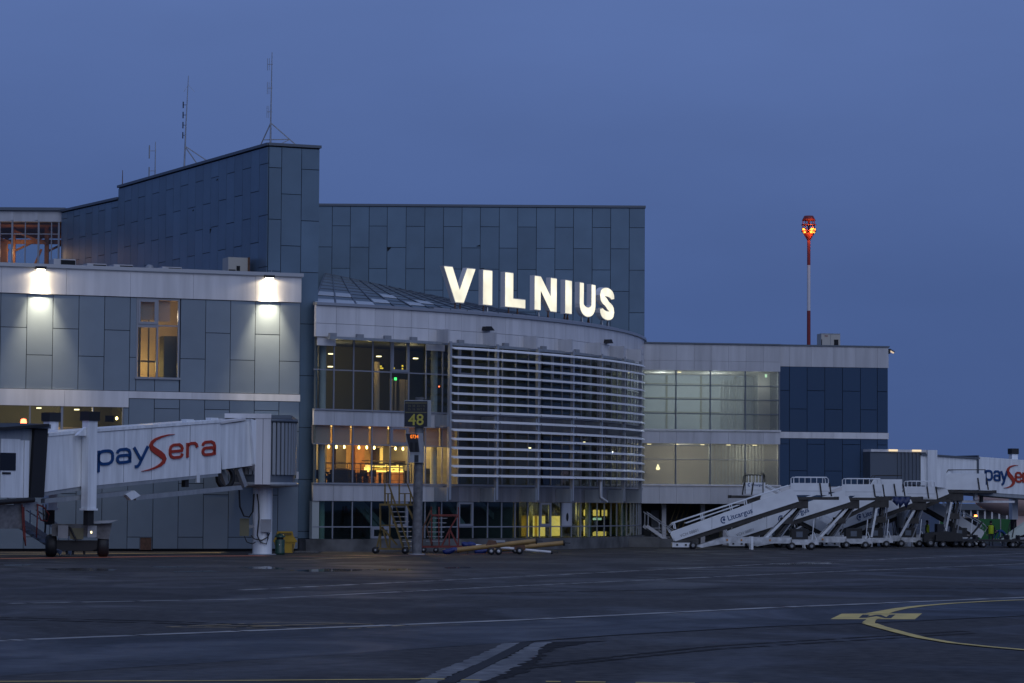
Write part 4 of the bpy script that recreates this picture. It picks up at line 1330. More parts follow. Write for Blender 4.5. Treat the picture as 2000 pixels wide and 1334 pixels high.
def letter_shape(ch, wd, y0, y1, grow=0.0):
    """width wd and height 1; returns an MB"""
    b = MB(); st = .29
    g_ = grow
    if ch == 'I': b.prism([(-g_, -g_), (wd + g_, -g_), (wd + g_, 1 + g_), (-g_, 1 + g_)], y0, y1)
    elif ch == 'L': b.prism([(-g_, -g_), (wd + g_, -g_), (wd + g_, .26 + g_), (st * 1.35 + g_, .26 + g_), (st * 1.35 + g_, 1 + g_), (-g_, 1 + g_)], y0, y1)
    elif ch == 'V':
        k = st * 1.2
        b.prism([(-g_, 1 + g_), (k + g_, 1 + g_), (wd / 2 + .0, .36 + 2 * g_), (wd - k - g_, 1 + g_), (wd + g_, 1 + g_), (wd / 2 + .17 + g_, -g_), (wd / 2 - .17 - g_, -g_)], y0, y1)
    elif ch == 'N':
        k = st * 1.15
        b.prism([(-g_, -g_), (k + g_, -g_), (k + g_, .60 - g_), (wd - k + .0, -g_), (wd + g_, -g_), (wd + g_, 1 + g_), (wd - k - g_, 1 + g_), (wd - k - g_, .42 + g_), (k, 1 + g_), (-g_, 1 + g_)], y0, y1)
    elif ch == 'U':
        k = st * 1.0; hw = wd / 2
        c = [(k / 2, 1 + g_)] + [(hw - (hw - k / 2) * math.cos(t * math.pi / 14), .36 - (.36 - .135) * math.sin(t * math.pi / 14)) for t in range(15)] + [(wd - k / 2, 1 + g_)]
        L, Rr = ribbon_path(c, k + 2 * g_); b.ribbon(L, Rr, y0, y1)
    elif ch == 'S':
        k = .275; hw = wd / 2; rx = hw - k / 2 + .01
        up, lo = .715, .285
        c = [(hw + rx * math.cos(R_(a)), up + (1 - up - k / 2) * math.sin(R_(a))) for a in range(-8, 231, 17)]
        c += [(hw - .12, .55), (hw + .12, .45)]
        c += [(hw + rx * math.cos(R_(a)), lo + (lo - k / 2) * math.sin(R_(a))) for a in range(50, -189, -17)]
        L, Rr = ribbon_path(c, k + 2 * g_); b.ribbon(L, Rr, y0, y1)
    return b


LZ0, LZ1 = 14.70, 16.80
for ch, p0, p1 in (('V', 867, 928), ('I', 944, 961.5), ('L', 987, 1026), ('N', 1044.5, 1087), ('I', 1104.8, 1117), ('U', 1132.7, 1162.7), ('S', 1172.5, 1199)):
    a, b = arc_hit(p0, RS, 580)[0], arc_hit(p1, RS, 600)[0]
    H = LZ1 - LZ0
    c = arc((a + b) / 2, RS)
    rz = arc_rz((a + b) / 2)
    w = (b - a) / H
    base = Matrix.Translation((c.x, c.y, LZ0)) @ Matrix.Rotation(rz, 4, 'Z') @ Matrix.Translation((-(b - a) / 2, 0, 0)) @ Matrix.Scale(H, 4)
    lt = letter_shape(ch, w, .015, .17, .012).build('letter_' + ch.lower(), m_white, sign, M=base)
    letter_shape(ch, w, 0.0, .03, -.012).build('lit_face', e_letter, lt, M=base)
    for f in (.28, .72):
        x = w * f if ch not in 'V' else w * (.42 if f < .5 else .58)
        fb_ = MB(); fb_.bar((x, .09, .01), (x - .06, .03, -.22), .025).bar((x, .09, .01), (x + .06, .16, -.22), .025).bar((x, .09, .02), (x, .09, -.24), .03)
        fb_.build('foot_bracket', m_rust if random.random() < .4 else m_steel, lt, M=base)
s0_, s1_ = arc_hit(845, RS, 600)[0], arc_hit(1206, RS, 640)[0]
n = 16
for i in range(n):
    a, b = s0_ + (s1_ - s0_) * i / n, s0_ + (s1_ - s0_) * (i + 1) / n
    hp('base_rail', a, b - .08, RS + .1, .28, 14.17, 14.30, m_cop, sign)

# ================================================================ EAST BLOCK
EP0, EP1 = Vector((9.25, 196.1, 0)), Vector((26.12, 199.0, 0))
ERZ = math.atan2(EP1.y - EP0.y, EP1.x - EP0.x)
EL = (EP1 - EP0).length
east = thing('east_block', 'low white terminal block with see-through glazing and dark navy panels', 'building', EP0, ERZ)
EM = FR[east.name]
ex = lambda px, py=760: on(px, py, EM)[0]
ez = lambda px, py: on(px, py, EM)[1]
xg = ex(1521)                                   # glazed part ends, navy part begins
zc0, zc1 = ez(1400, 726), ez(1400, 673.5)
zw0, zw1 = ez(1400, 839.5), ez(1400, 725)       # upper window
zv0, zv1 = ez(1400, 946.5), ez(1400, 867)       # lower window
zb = ez(1400, 984)
# navy part
zn0 = ez(1620, 717)
MB().box(xg, EL, .04, 9, 3.55, zc1 - .1).box(xg, EL, 2.5, 9, 0, 3.55).build('wall_backing', m_joint, east)
nb_ = [xg] + [ex(p) for p in (1541.5, 1576, 1610.5, 1645, 1680, 1713)] + [EL]
for i in range(len(nb_) - 1):
    a, b = nb_[i], nb_[i + 1]
    j1 = ez(1580, 763) if i % 2 == 0 else ez(1580, 799)
    for z0, z1 in ((ez(1620, 844.5), j1), (j1, zn0)): panel(east, a, b, z0, z1, m_navy)
    j1 = ez(1620, 868) if i % 2 == 0 else ez(1620, 920)
    for z0, z1 in ((ez(1620, 950.5), j1), (j1, ez(1620, 856.5))): panel(east, a, b, z0, z1, m_navy)
    panel(east, a, b, 3.0, ez(1620, 961), m_navy)
xe = [xg, ex(1541), ex(1584), ex(1628), ex(1671), ex(1713), EL + .04]
for a, b in zip(xe, xe[1:]):
    piece('cornice_panel', east, ((a + b) / 2, -.03, (zn0 + zc1) / 2), (b - a - .012, .1, zc1 - zn0), m_dull)
    piece('band_panel', east, ((a + b) / 2, -.05, (ez(1620, 844.5) + ez(1620, 856.5)) / 2), (b - a - .01, .1, ez(1620, 844.5) - ez(1620, 856.5)), m_white)
    piece('band_panel', east, ((a + b) / 2, -.05, (ez(1620, 950.5) + ez(1620, 961)) / 2), (b - a - .01, .1, ez(1620, 950.5) - ez(1620, 961)), m_white)
# glazed part, standing 0.35 m forward
YF = -.35
xq = [-.6, ex(1286), ex(1319), ex(1353), ex(1386), ex(1420), ex(1454), ex(1488), xg]
for a, b in zip(xq, xq[1:]):
    zm = ez(1400, 706)
    piece('cornice_panel', east, ((a + b) / 2, YF, (zm + zc1) / 2), (b - a - .012, .14, zc1 - zm - .012), m_dull)
    piece('cornice_panel', east, ((a + b) / 2, YF, (zm + zw1) / 2), (b - a - .012, .14, zm - zw1 - .012), m_dull)
    piece('band_panel', east, ((a + b) / 2, YF, (zw0 + zv1) / 2 - .06), (b - a - .012, .14, zw0 - zv1 - .12), m_dull)
    piece('band_panel', east, ((a + b) / 2, YF, (zv0 + zb) / 2 - .06), (b - a - .012, .14, zv0 - zb - .12), m_dull)
MB().box(-.6, xg + .03, YF - .16, YF + .1, zw0 - .1, zw0).box(-.6, xg + .03, YF - .16, YF + .1, zv0 - .1, zv0).build('window_ledge', m_white, east)
MB().box(-.6, xg + .02, YF - .16, 8, zc1, zc1 + .1).box(xg + .02, EL + .1, -.14, 9, zc1, zc1 + .1).build('coping', m_copd, east)
MB().box(xg - .12, xg, YF + .07, .04, zb, zc1).build('return_wall', m_dull, east)
gx = [ex(1250), ex(1318), ex(1385), ex(1453), ex(1519)]
for k, x in enumerate(gx):
    for z0, z1 in ((zw0, zw1), (zv0, zv1)):
        piece('mullion', east, (x, YF + .05, (z0 + z1) / 2), (.08, .12, z1 - z0), m_copd)
        if k:
            piece('window_pane', east, ((gx[k - 1] + x) / 2, YF + .06, (z0 + z1) / 2), (x - gx[k - 1] - .08, .02, z1 - z0), m_milk)
tz = [ez(1400, p) for p in (754, 781, 809)]
for z in tz: piece('transom', east, ((gx[0] + gx[-1]) / 2, YF + .03, z), (gx[-1] - gx[0], .08, .05), m_copd)
piece('transom', east, ((gx[0] + gx[-1]) / 2, YF + .03, ez(1400, 898)), (gx[-1] - gx[0], .06, .035), m_frame)
# far glazing of the same gallery: one sees the sky through both
YB = 7.0
for px in (1234, 1302, 1369, 1436, 1503):
    x = on(px, 780, EM, YB)[0]
    piece('mullion', east, (x, YB, (zw0 + zw1) / 2), (.12, .12, zw1 - zw0), m_olive)
for py in (751, 778, 806): piece('transom', east, ((gx[0] + gx[-1]) / 2, YB, on(1400, py, EM, YB)[1]), (gx[-1] - gx[0] + 1, .1, .07), m_olive)
piece('window_pane', east, ((gx[0] + gx[-1]) / 2, YB + .05, (zw0 + zw1) / 2), (gx[-1] - gx[0] + 1.2, .02, zw1 - zw0), m_frost)
# interior: slabs, end wall, curtains
MB().box(-.8, xg, YF + .1, YB, zw1 + .02, zc1 - .05).build('roof_slab', m_ceil, east)
MB().box(-.8, xg, YF + .1, YB, zv1 + .02, zw0 - .12).build('floor_slab', m_intg, east)
MB().box(-.8, xg, YF + .1, YB, zb + .02, zv0 - .12).build('floor_slab', m_intg, east)
MB().box(-.8, xg, YB - .05, YB + .02, zv0 - .1, zv1).build('gallery_wall', m_ceil, east)
xc0 = on(1404, 790, EM, 3.0)[0]
cu = MB(); k = 0; x = xc0
while x < xg - 1.2:
    cu.box(x, x + .16, 2.5 + .06 * (k % 2), 2.56 + .06 * (k % 2), zw0, zw1 - .1 - .5 * max(0, 1 - (x - xc0) / 2.5)); x += .22; k += 1
cu.build('slat_curtain', m_curt, east, kind='stuff')
MB().box(xg - 1.05, xg - .2, 1.6, 1.7, zw0, zw1).build('inner_door', m_ceil, east)
cu = MB(); x = on(1384, 900, EM, 3.0)[0]; k = 0
while x < xg - .3:
    cu.box(x, x + .16, 3.0 + .06 * (k % 2), 3.06 + .06 * (k % 2), zv0, zv1); x += .24; k += 1
cu.build('slat_curtain', m_curt, east, kind='stuff')
for px in (1268, 1321, 1372, 1423, 1474):
    x, z = on(px, 868.5, EM, 1.6)
    piece('ceiling_lamp', east, (x, 1.6, zv1 - .03), (.25, .2, .04), e_ceil)
x, z = on(1327, 728.5, EM, 1.2); piece('ceiling_lamp', east, (x, 1.2, zw1 - .05), (.22, .2, .05), e_ceil)
x, z = on(1496, 734, EM, 1.2); piece('exit_lamp', east, (x, 1.2, z), (.14, .06, .22), emi('exit_glow', (.6, 1, .6), 1.5))
x, z = on(1285, 912, EM, 1.0); MB().lathe([(.02, .2), (.15, -.12), (.1, -.2)], (x, 1, z), 'z', 10).build('lamp_shade', e_ceil, east)
lamp('gallery_light', EM @ Vector((3.2, 3.4, zv1 - .5)), 190, (1, .95, .80), .03, east)
lamp('gallery_light', EM @ Vector((7.6, 2.0, zv1 - .5)), 34, (1, .92, .74), .03, east)
lamp('gallery_light', EM @ Vector((5.5, 3.4, zw1 - .7)), 185, (.82, .95, 1), .03, east)
lamp('gallery_light', EM @ Vector((1.8, 3.4, zw1 - .7)), 165, (.82, .95, 1), .03, east)
lamp('gallery_light', EM @ Vector((xg - 1.2, .6, zw1 - .8)), 18, (.86, .95, 1), .03, east)
lamp('gallery_light', EM @ Vector((xg - .8, .8, zv1 - .6)), 14, (1, .92, .74), .03, east)
# recess under the glazed part
MB().box(-.8, xg, 4.6, 4.7, 0, zb).build('recess_wall', m_intg, east)
MB().box(-.8, xg, YF + .08, 4.6, zb - .05, zb).build('soffit', m_dark, east)
for px in (1296, 1372, 1415): piece('recess_column', east, (on(px, 1000, EM, 1.2)[0], 1.2, zb / 2), (.3, .3, zb - .06), m_dull)
MB().box(on(1275, 1000, EM, 4)[0], on(1290, 1000, EM, 4)[0], 4.5, 4.58, .5, 2.4).build('door_leaf', m_grey, east)
dr = MB()
for k in range(4): dr.bar((on(1310 + 9 * k, 1000, EM, 2)[0] - .4, 2.0, .5), (on(1310 + 9 * k, 1000, EM, 2)[0] + .45, 2.0, zb), .05)
dr.build('slanting_brace', m_ystep, east)
MB().box(on(1448, 1000, EM, 2)[0], on(1452, 1000, EM, 2)[0] + .2, 2.5, 2.6, 0, zb).box(on(1405, 1000, EM, 3)[0], on(1415, 1000, EM, 3)[0], 3, 3.05, .3, 2.2).build('recess_panel', m_olive, east)
# metal flight up to the recess door
st = thing('metal_staircase', 'short dark metal staircase beside the end of the curved plinth', 'stairs', EM @ Vector((.25, -1.2, 0)), ERZ)
for k in range(6):
    MB().box(-.3 + .18 * k, .6 + .18 * k, 0, 1.0, 1.18 - .2 * k, 1.22 - .2 * k).build('tread', m_steel, st)
for y in (-.02, 1.0):
    MB().bar((-.5, y, 1.35), (1.5, y, .0), .05, .22).build('stringer', m_dull, st)
    MB().bar((-.5, y, 2.3), (1.7, y, .85), .05).bar((-.4, y, 1.2), (-.4, y, 2.25), .05).bar((1.6, y, 0), (1.6, y, .9), .05).bar((.6, y, .6), (.6, y, 1.55), .05).build('handrail', m_steel, st)
# shrubs in the recess
def shrub(px, py, r, lab):
    p = gpt(px, py)
    t = thing('shrub', lab, 'shrub', p, 0, 'shrubs below the east block')
    b = MB()
    for _ in range(260):
        a, c = random.uniform(0, 6.283), random.uniform(-1, 1)
        q = Vector((math.cos(a) * (1 - c * c) ** .5, math.sin(a) * (1 - c * c) ** .5, c)) * r * random.uniform(.55, 1)
        q.z = q.z * .8 + r * .9
        u = Vector((random.gauss(0, 1), random.gauss(0, 1), random.gauss(0, 1))).normalized() * .09
        w = u.orthogonal().normalized() * .06
        b.add([q - u, q + w, q + u, q - w], [(0, 1, 2, 3)])
    b.build('foliage', m_leaf, t)
    MB().tube([(0, 0, 0), (.02, 0, r)], .04, 6, .02).build('stem', m_rust, t)


shrub(1345, 1064, .75, 'round green shrub behind the foot of the passenger stairs')
shrub(1385, 1064, .6, 'smaller green shrub next to the round one under the block')

# roof things of the east block
x, z = on(1604, 651, EM, 2.0); x2, _ = on(1641, 651, EM, 2.0)
t = thing('cooling_unit', 'grey boxy cooling unit with a black grille on the east block roof', 'roof unit', EM @ Vector(((x + x2) / 2, 2.0, zc1 + .1)), ERZ)
w, h = (x2 - x) / 2, z - zc1 - .1
MB().box(-w, w, 0, 1.1, 0, h).build('casing', m_acbox, t)
MB().box(w * .35, w * .8, -.03, 0, .03, h * .55).box(-w * 1.0, -w * .93, -.03, 0, .1, h * .55).build('fan_grille', m_dark, t)
MB().box(-w * .05, w * .0, -.02, 0, 0, h).box(-w, w, -.02, 0, h - .05, h).build('casing_seam', m_grey, t)
MB().box(-w * .65, -w * .3, -.02, 0, h * .78, h * .84).build('name_plate', m_redm, t)
x, z = on(1737, 684, EM, -.1)
t = thing('corner_floodlight', 'small tilted floodlight on the corner of the east block', 'lamp', EM @ Vector((EL + .05, -.1, z)), ERZ)
MB().box(-.02, .1, -.05, .1, -.25, .1).build('bracket', m_black, t)
MB().prism([(.1, .1), (.42, -.1), (.38, -.17), (.08, 0)], -.1, .15).build('housing', m_copd, t)
MB().prism([(.12, -.03), (.36, -.16), (.33, -.22), (.1, -.1)], -.08, .13).build('lens', emi('lens_dim', (1, .75, .5), .7), t)

# ================================================================ FLOODLIGHT MAST
MY = 215.0
pm = dpt(1579.5, 700, MY)
mast = thing('light_mast', 'tall red and white banded mast with glowing orange floodlights', 'light mast', (pm.x, MY, 0), 0)
mz = lambda py: dpt(1579.5, py, MY).z
segs = [(0, mz(705), m_mwhite), (mz(705), mz(607), m_redm), (mz(607), mz(518), m_mwhite), (mz(518), mz(460), m_redm)]
for z0, z1, m in segs:
    MB().tube([(0, 0, z0), (0, 0, z1)], .17 - .002 * z0, 14, .17 - .002 * z1).build('mast_section', m, mast)
zh = mz(450)
MB().lathe([(.12, -.75), (.42, -.25), (.42, -.2), (.1, -.2)], (0, 0, zh), 'z', 12).build('head_cone', m_redm, mast)
MB().lathe([(.5, -.12), (.56, -.12), (.56, -.02), (.5, -.02)], (0, 0, zh), 'z', 16).lathe([(.5, .38), (.56, .38), (.56, .46), (.5, .46)], (0, 0, zh), 'z', 16).build('ring', m_redm, mast)
zr = mz(431)
MB().lathe([(.001, .36), (.34, .36), (.52, 0.0), (.48, 0), (.001, .05)], (0, 0, zr), 'z', 14).build('hood', m_redm, mast)
for k in range(5):
    a = 2 * math.pi * k / 5 + .3
    MB().bar((.45 * math.cos(a), .45 * math.sin(a), zh - .1), (.45 * math.cos(a), .45 * math.sin(a), zr + .02), .06).build('strut', m_redm, mast)
MB().tube([(0, 0, zh - .4), (0, 0, zr + .1)], .09, 10).build('spindle', m_redm, mast)
for a, lit in ((-150, 1), (-60, 1), (-25, 1), (170, 0), (60, 0)):
    c, s_ = math.cos(R_(a)), math.sin(R_(a))
    fl_ = MB(); fl_.lathe([(.001, -.16), (.16, -.14), (.25, 0), (.25, .06), (.22, .06)], (0, 0, 0), 'x', 14)
    Mx = FR[mast.name] @ Matrix.Translation((.40 * c, .40 * s_, zh - .05)) @ Matrix.Rotation(R_(a), 4, 'Z') @ Matrix.Rotation(R_(18), 4, 'Y')
    ho = fl_.build('floodlight', m_redm, mast, M=Mx)
    if lit:
        MB().lathe([(.001, .05), (.21, .05)], (0, 0, 0), 'x', 14).build('lens', e_sod, ho, M=Mx)
lamp('mast_light', (pm.x + .25, MY - .75, zh - .12), 90, (1, .40, .07), .1, mast)
lamp('mast_light', (pm.x - .5, MY - .5, zh - .1), 18, (1, .42, .08), .1, mast)

# ================================================================ LETTERING OF THE BRIDGES
def s_curve(b, x0, z0, w, h, y0, y1):
    """swash S: thin tips, thick belly; drawn in unit box then scaled"""
    c = [(1.0, 1.0), (.80, .995), (.60, .96), (.42, .90), (.31, .82), (.27, .73), (.31, .64), (.42, .55), (.55, .46), (.65, .37), (.69, .29), (.66, .21), (.56, .13), (.42, .07), (.24, .025), (0, .0)]
    wd = [.008, .03, .05, .07, .095, .12, .145, .16, .16, .15, .13, .105, .08, .055, .035, .008]
    L, Rr = [], []
    for i, p in enumerate(c):
        a, d = Vector(c[max(i - 1, 0)]), Vector(c[min(i + 1, len(c) - 1)])
        t = Vector(((d - a).x * w, (d - a).y * h)).normalized(); nn = Vector((-t.y, t.x)) * wd[i] * h * .55
        q = Vector((x0 + p[0] * w, z0 + p[1] * h))
        L.append(q + nn); Rr.append(q - nn)
    return b.ribbon(L, Rr, y0, y1)


def strokes(b, paths, w, y0, y1):
    for c in paths:
        L, Rr = ribbon_path(c, w); b.ribbon(L, Rr, y0, y1)
    return b


def rr(x0, x1, z0, z1, r, a0=0, n=4):
    """closed rounded rectangle path"""
    out = []
    for cx, cz, s0 in ((x1 - r, z1 - r, 0), (x0 + r, z1 - r, 90), (x0 + r, z0 + r, 180), (x1 - r, z0 + r, 270)):
        for k in range(n + 1):
            t = R_(s0 + 90 * k / n); out.append((cx + r * math.cos(t), cz + r * math.sin(t)))
    out.append(out[0])
    return out


def arcpts(cx, cz, rx, rz, a0, a1, n=7):
    return [(cx + rx * math.cos(R_(a0 + (a1 - a0) * k / n)), cz + rz * math.sin(R_(a0 + (a1 - a0) * k / n))) for k in range(n + 1)]


def logo_letter(ch):
    """stroke paths in a box of width 1 and x-height 1"""
    if ch == 'p': return [[(.09, -.42), (.09, .98)], rr(.09, .92, .08, .92, .3)]
    if ch == 'a': return [[(.08, .70), (.12, .82), (.25, .92), (.65, .93), (.85, .82), (.91, .62), (.91, .02)], rr(.09, .90, .08, .53, .2)]
    if ch == 'y': return [[(.06, .98), (.52, .10)], [(.94, .98), (.52, .10), (.40, -.16), (.30, -.27), (.14, -.28)]]
    if ch == 'e': return [[(.12, .50), (.90, .50), (.90, .62), (.84, .80), (.70, .92), (.32, .92), (.16, .82), (.10, .62), (.10, .35), (.17, .17), (.34, .08), (.74, .08), (.86, .15), (.90, .30)]]
    if ch == 'r': return [[(.10, .0), (.10, .98)], [(.10, .75), (.22, .88), (.40, .93), (.66, .92), (.80, .82), (.85, .62)]]
    return []


def bridge_logo(par, M, xs, zbase, xh, dirx, y0, y1, slope, stroke=.19):
    """xs: (char, start, end) along the text direction in metres; M frame whose -y side faces the viewer"""
    for ch, a, b in xs:
        mm_ = m_lblue if ch in 'pay' and a < xs[3][1] else m_lred
        nm = 'logo_letter'
        bld = MB()
        if ch == 'S':
            s_curve(bld, 0, -.62 * xh, b - a, 2.25 * xh, y0, y1)
        else:
            P = [[(x * (b - a), z * xh) for x, z in c] for c in logo_letter(ch)]
            strokes(bld, P, stroke * xh, y0, y1)
        # shear along the sloping tunnel
        bld.v = [(v[0] + a, v[1], v[2] + zbase + slope * (v[0] + a)) for v in bld.v]
        bld.build(nm, mm_, par, M=M)


# ================================================================ LEFT PASSENGER BRIDGE
def passenger_bridge_left():
    B0 = Vector(((516 - 1000) * 152.5 / FPX, 152.5, 0)); B1 = Vector(((150 - 1000) * 143.0 / FPX, 143.0, 0))
    d = (B0 - B1).normalized()
    rz = math.atan2(d.y, d.x)                       # local x runs towards the terminal, -y faces the camera side
    t = thing('passenger_bridge', 'white boarding bridge with blue and red paysera lettering beside the wing', 'boarding bridge', B0, rz)
    M = FR[t.name]
    HW = 1.25
    q = lambda px, py, c=-HW: on(px, py, M, c)
    # outer tunnel with the lettering
    a, b, c_, e = q(183, 845), q(430, 826), q(432, 924), q(188, 948)
    MB().prism([a, b, c_, e], -HW, HW).build('outer_tunnel', m_bridge, t)
    MB().prism([(a[0] - .1, a[1] + .02), (b[0] + .05, b[1] + .02), (b[0] + .05, b[1] + .17), (a[0] - .1, a[1] + .17)], -HW - .06, HW + .06).build('roof_edge', m_bridge, t)
    MB().prism([(e[0] - .1, e[1] - .02), (c_[0] - .2, c_[1] - .02), (c_[0] - .2, c_[1] - .17), (e[0] - .1, e[1] - .2)], -HW + .02, HW - .02).build('floor_beam', m_bridge2, t)
    for px, py in ((374, 821), (400, 823), (422, 818)):
        x, z = q(px, py); MB().box(x - .25, x + .25, -HW + .1, -HW + .5, z - .35, z + .06).build('roof_box', m_bridge, t)
    for px in (242, 296, 371):
        x = q(px, 880)[0]; zt = a[1] + (b[1] - a[1]) * (x - a[0]) / (b[0] - a[0]); zb_ = e[1] + (c_[1] - e[1]) * (x - e[0]) / (c_[0] - e[0])
        MB().box(x - .012, x + .012, -HW - .012, -HW, zb_ + .02, zt - .02).build('panel_seam', m_bridge2, t)
    # nearest tunnel section (beyond the lift column) and the cab
    a2, b2, c2, e2 = q(95, 853), q(172, 845), q(172, 948), q(88, 961)
    MB().prism([a2, b2, c2, e2], -HW + .05, HW - .05).build('cab_tunnel', m_bridge, t)
    MB().prism([(a2[0], a2[1] + .01), (b2[0], b2[1] + .01), (b2[0], b2[1] + .17), (a2[0], a2[1] + .17)], -HW, HW).build('roof_edge', m_bridge, t)
    MB().prism([e2, c2, (c2[0], c2[1] - .2), (e2[0], e2[1] - .2)], -HW + .1, HW - .1).build('floor_beam', m_bridge2, t)
    # inner tunnel into the rotunda
    a3, b3, c3, e3 = q(428, 829, -HW + .2), q(494, 822, -HW + .2), q(503, 908, -HW + .2), q(434, 917, -HW + .2)
    MB().prism([a3, b3, c3, e3], -HW + .2, HW - .2).build('inner_tunnel', m_bridge, t)
    MB().prism([(a3[0], a3[1] + .02), (b3[0] - .6, b3[1] + .02), (b3[0] - .6, b3[1] + .14), (a3[0], a3[1] + .14)], -HW + .1, HW - .1).build('roof_edge', m_white, t)
    f0, f1 = q(490, 818, -HW), q(506, 925, -HW)
    MB().prism([(f0[0], f0[1]), (f0[0] + .55, f0[1] - .1), (f1[0] + .3, f1[1] - .2), (f1[0] - .35, f1[1] + .5)], -HW - .02, HW).build('hinge_frame', m_bridge, t)
    # rotunda: twelve-sided drum, white, open joints
    z0 = dpt(516, 942, 151.6).z; z1 = dpt(516, 822, 151.6).z
    rr_ = 1.75
    N = 44
    for k in range(N):
        aa = 2 * math.pi * k / N
        piece('rotunda_slat', t, ((rr_ - .04) * math.cos(aa), (rr_ - .04) * math.sin(aa), (z0 + z1) / 2 + .15), (.12, .17, z1 - z0 - .5), m_bridge2, aa)
    MB().lathe([(rr_ - .11, z0), (rr_ - .11, z1)], (0, 0, 0), 'z', 30).build('rotunda_core', m_copd, t)
    toC0 = M.inverted().to_3x3() @ Vector((-B0.x, -B0.y, 0)).normalized()
    MV0 = M @ Matrix.Rotation(math.atan2(toC0.y, toC0.x) + math.pi / 2, 4, 'Z')
    k36 = lambda px: (px - 516) / 36.7
    for p0_, p1_ in ((500, 514.6), (515.4, 530)):
        MB().box(k36(p0_), k36(p1_), -2.1, -1.3, z0 - .12, z1 + .1).build('portal_panel', m_white, t, M=MV0)
    MB().box(k36(441), k36(530.5), -2.14, 1.2, z1 + .1, z1 + .34).build('portal_roof', m_white, t, M=MV0)
    MB().lathe([(.001, z1 + .09), (rr_ + .08, z1 + .08), (rr_ + .08, z1 - .08), (.001, z1)], (0, 0, 0), 'z', 24).build('rotunda_roof', m_copd, t)
    MB().lathe([(.001, z0), (rr_ + .12, z0), (rr_ + .12, z0 - .2), (.8, z0 - .28)], (0, 0, 0), 'z', 24).build('rotunda_base', m_bridge2, t)
    # fixed corridor to the wall, ribbed
    Wv = WM @ Vector((wx(532, 900), 0, 0)); loc = M.inverted() @ Wv
    cd = Vector((loc.x, loc.y)).normalized(); ca = math.atan2(cd.y, cd.x)
    MC = M @ Matrix.Rotation(ca, 4, 'Z'); LC = Vector((loc.x, loc.y)).length
    zc_b, zc_t = dpt(560, 919, 155).z, dpt(560, 819, 155).z
    MB().box(rr_ - .2, LC + .3, -1.25, 1.25, zc_b, zc_t).build('corridor', m_bridge2, t, M=MC)
    k = rr_ + .1
    while k < LC:
        for y in (-1.31,): piece('corridor_rib', t, (k, y, (zc_b + zc_t) / 2), (.14, .1, zc_t - zc_b), m_bridge2, 0, MC)
        k += .42
    MB().box(rr_ - .3, LC + .2, -1.4, 1.4, zc_t, zc_t + .2).build('corridor_roof', m_copd, t, M=MC)
    MB().box(rr_ - .3, LC + .2, -1.35, 1.35, zc_b - .35, zc_b).build('corridor_beam', m_olive, t, M=MC)
    # support column with boxes and cables
    MB().tube([(0, 0, 0), (0, 0, z0 - .1)], .52, 20).build('support_column', m_bridge, t)
    MB().lathe([(.75, 0), (.75, .04), (.5, .05)], (0, 0, 0), 'z', 20).build('column_foot', m_grey, t)
    toC = M.inverted().to_3x3() @ Vector((-B0.x, -B0.y, 0)).normalized(); ca = math.atan2(toC.y, toC.x) + math.pi / 2
    MV = M @ Matrix.Rotation(ca, 4, 'Z')          # x to the right as seen, -y to the viewer
    px2 = lambda px, py: ((px - 516) / 36.7, (982 - py) / 36.7 + CAMZ)
    x, z = px2(533, 1014); x_, z_ = px2(513, 1039)
    MB().box(x_, x, -.72, -.5, z_, z).build('switch_box', m_grey, t, M=MV)
    x, z = px2(490, 1013); x_, z_ = px2(472, 1047)
    MB().box(x_, x, -.35, .1, z_, z).build('switch_box', m_olive, t, M=MV)
    MB().box(x, -.4, -.2, -.05, z - .5, z - .35).build('box_arm', m_grey, t, M=MV)
    for P, r in (([(505, 965), (508, 985), (509, 1012), (506, 1045), (512, 1058), (524, 1062), (527, 1050), (526, 1040)], .035), ([(470, 957), (472, 990), (480, 1008), (490, 1010), (497, 1000), (499, 965)], .045), ([(494, 1045), (500, 1052), (515, 1055), (527, 1048), (530, 1040)], .035), ([(481, 1047), (486, 1058), (497, 1062), (503, 1058)], .03)):
        MB().tube([(px2(*p)[0], -.62, px2(*p)[1]) for p in P], r, 6).build('cable', m_black, t, M=MV)
    # cable carrier and struts below the inner tunnel
    MB().lathe([(.45, -.1), (.62, -.1), (.62, .1), (.45, .1)], (q(440, 932, -.9)[0], -.9, q(440, 932, -.9)[1]), 'y', 14).build('cable_loop', m_black, t)
    g0, g1 = q(465, 915, -.8), q(478, 950, -.8)
    MB().bar((g0[0], -.8, g0[1]), (g1[0], -.8, g1[1]), .25).bar((g0[0] - .9, -.4, g0[1]), (g1[0] - .9, -.4, g1[1]), .25).build('hinge_strut', m_bridge2, t)
    # long lower service beams
    P = [q(262, 968), q(470, 948), q(474, 956), q(266, 977)]
    MB().prism(P, -HW - .02, -HW + .2).build('service_beam', m_bridge2, t)
    P = [q(90, 974), q(258, 958), q(258, 967), q(90, 983)]
    MB().prism(P, -HW + .1, -HW + .4).build('service_beam', m_bridge2, t)
    P = [q(246, 966), q(262, 958), q(274, 968), q(256, 977)]
    MB().prism(P, -HW - .03, -HW + .3).build('beam_joint', m_bridge, t)
    x, z = q(368, 938); MB().box(x - .12, x + .12, -HW + .1, -HW + .4, z - .35, z + .3).build('hanging_lamp', m_black, t)
    x, z = q(387, 935); MB().box(x - .1, x + .1, -HW - .02, -HW + .1, z - .2, z + .3).build('hanging_plate', m_bridge, t)
    # lift columns, screw jacks, bogie
    zb_top = lambda px, py, c: q(px, py, c)[1]
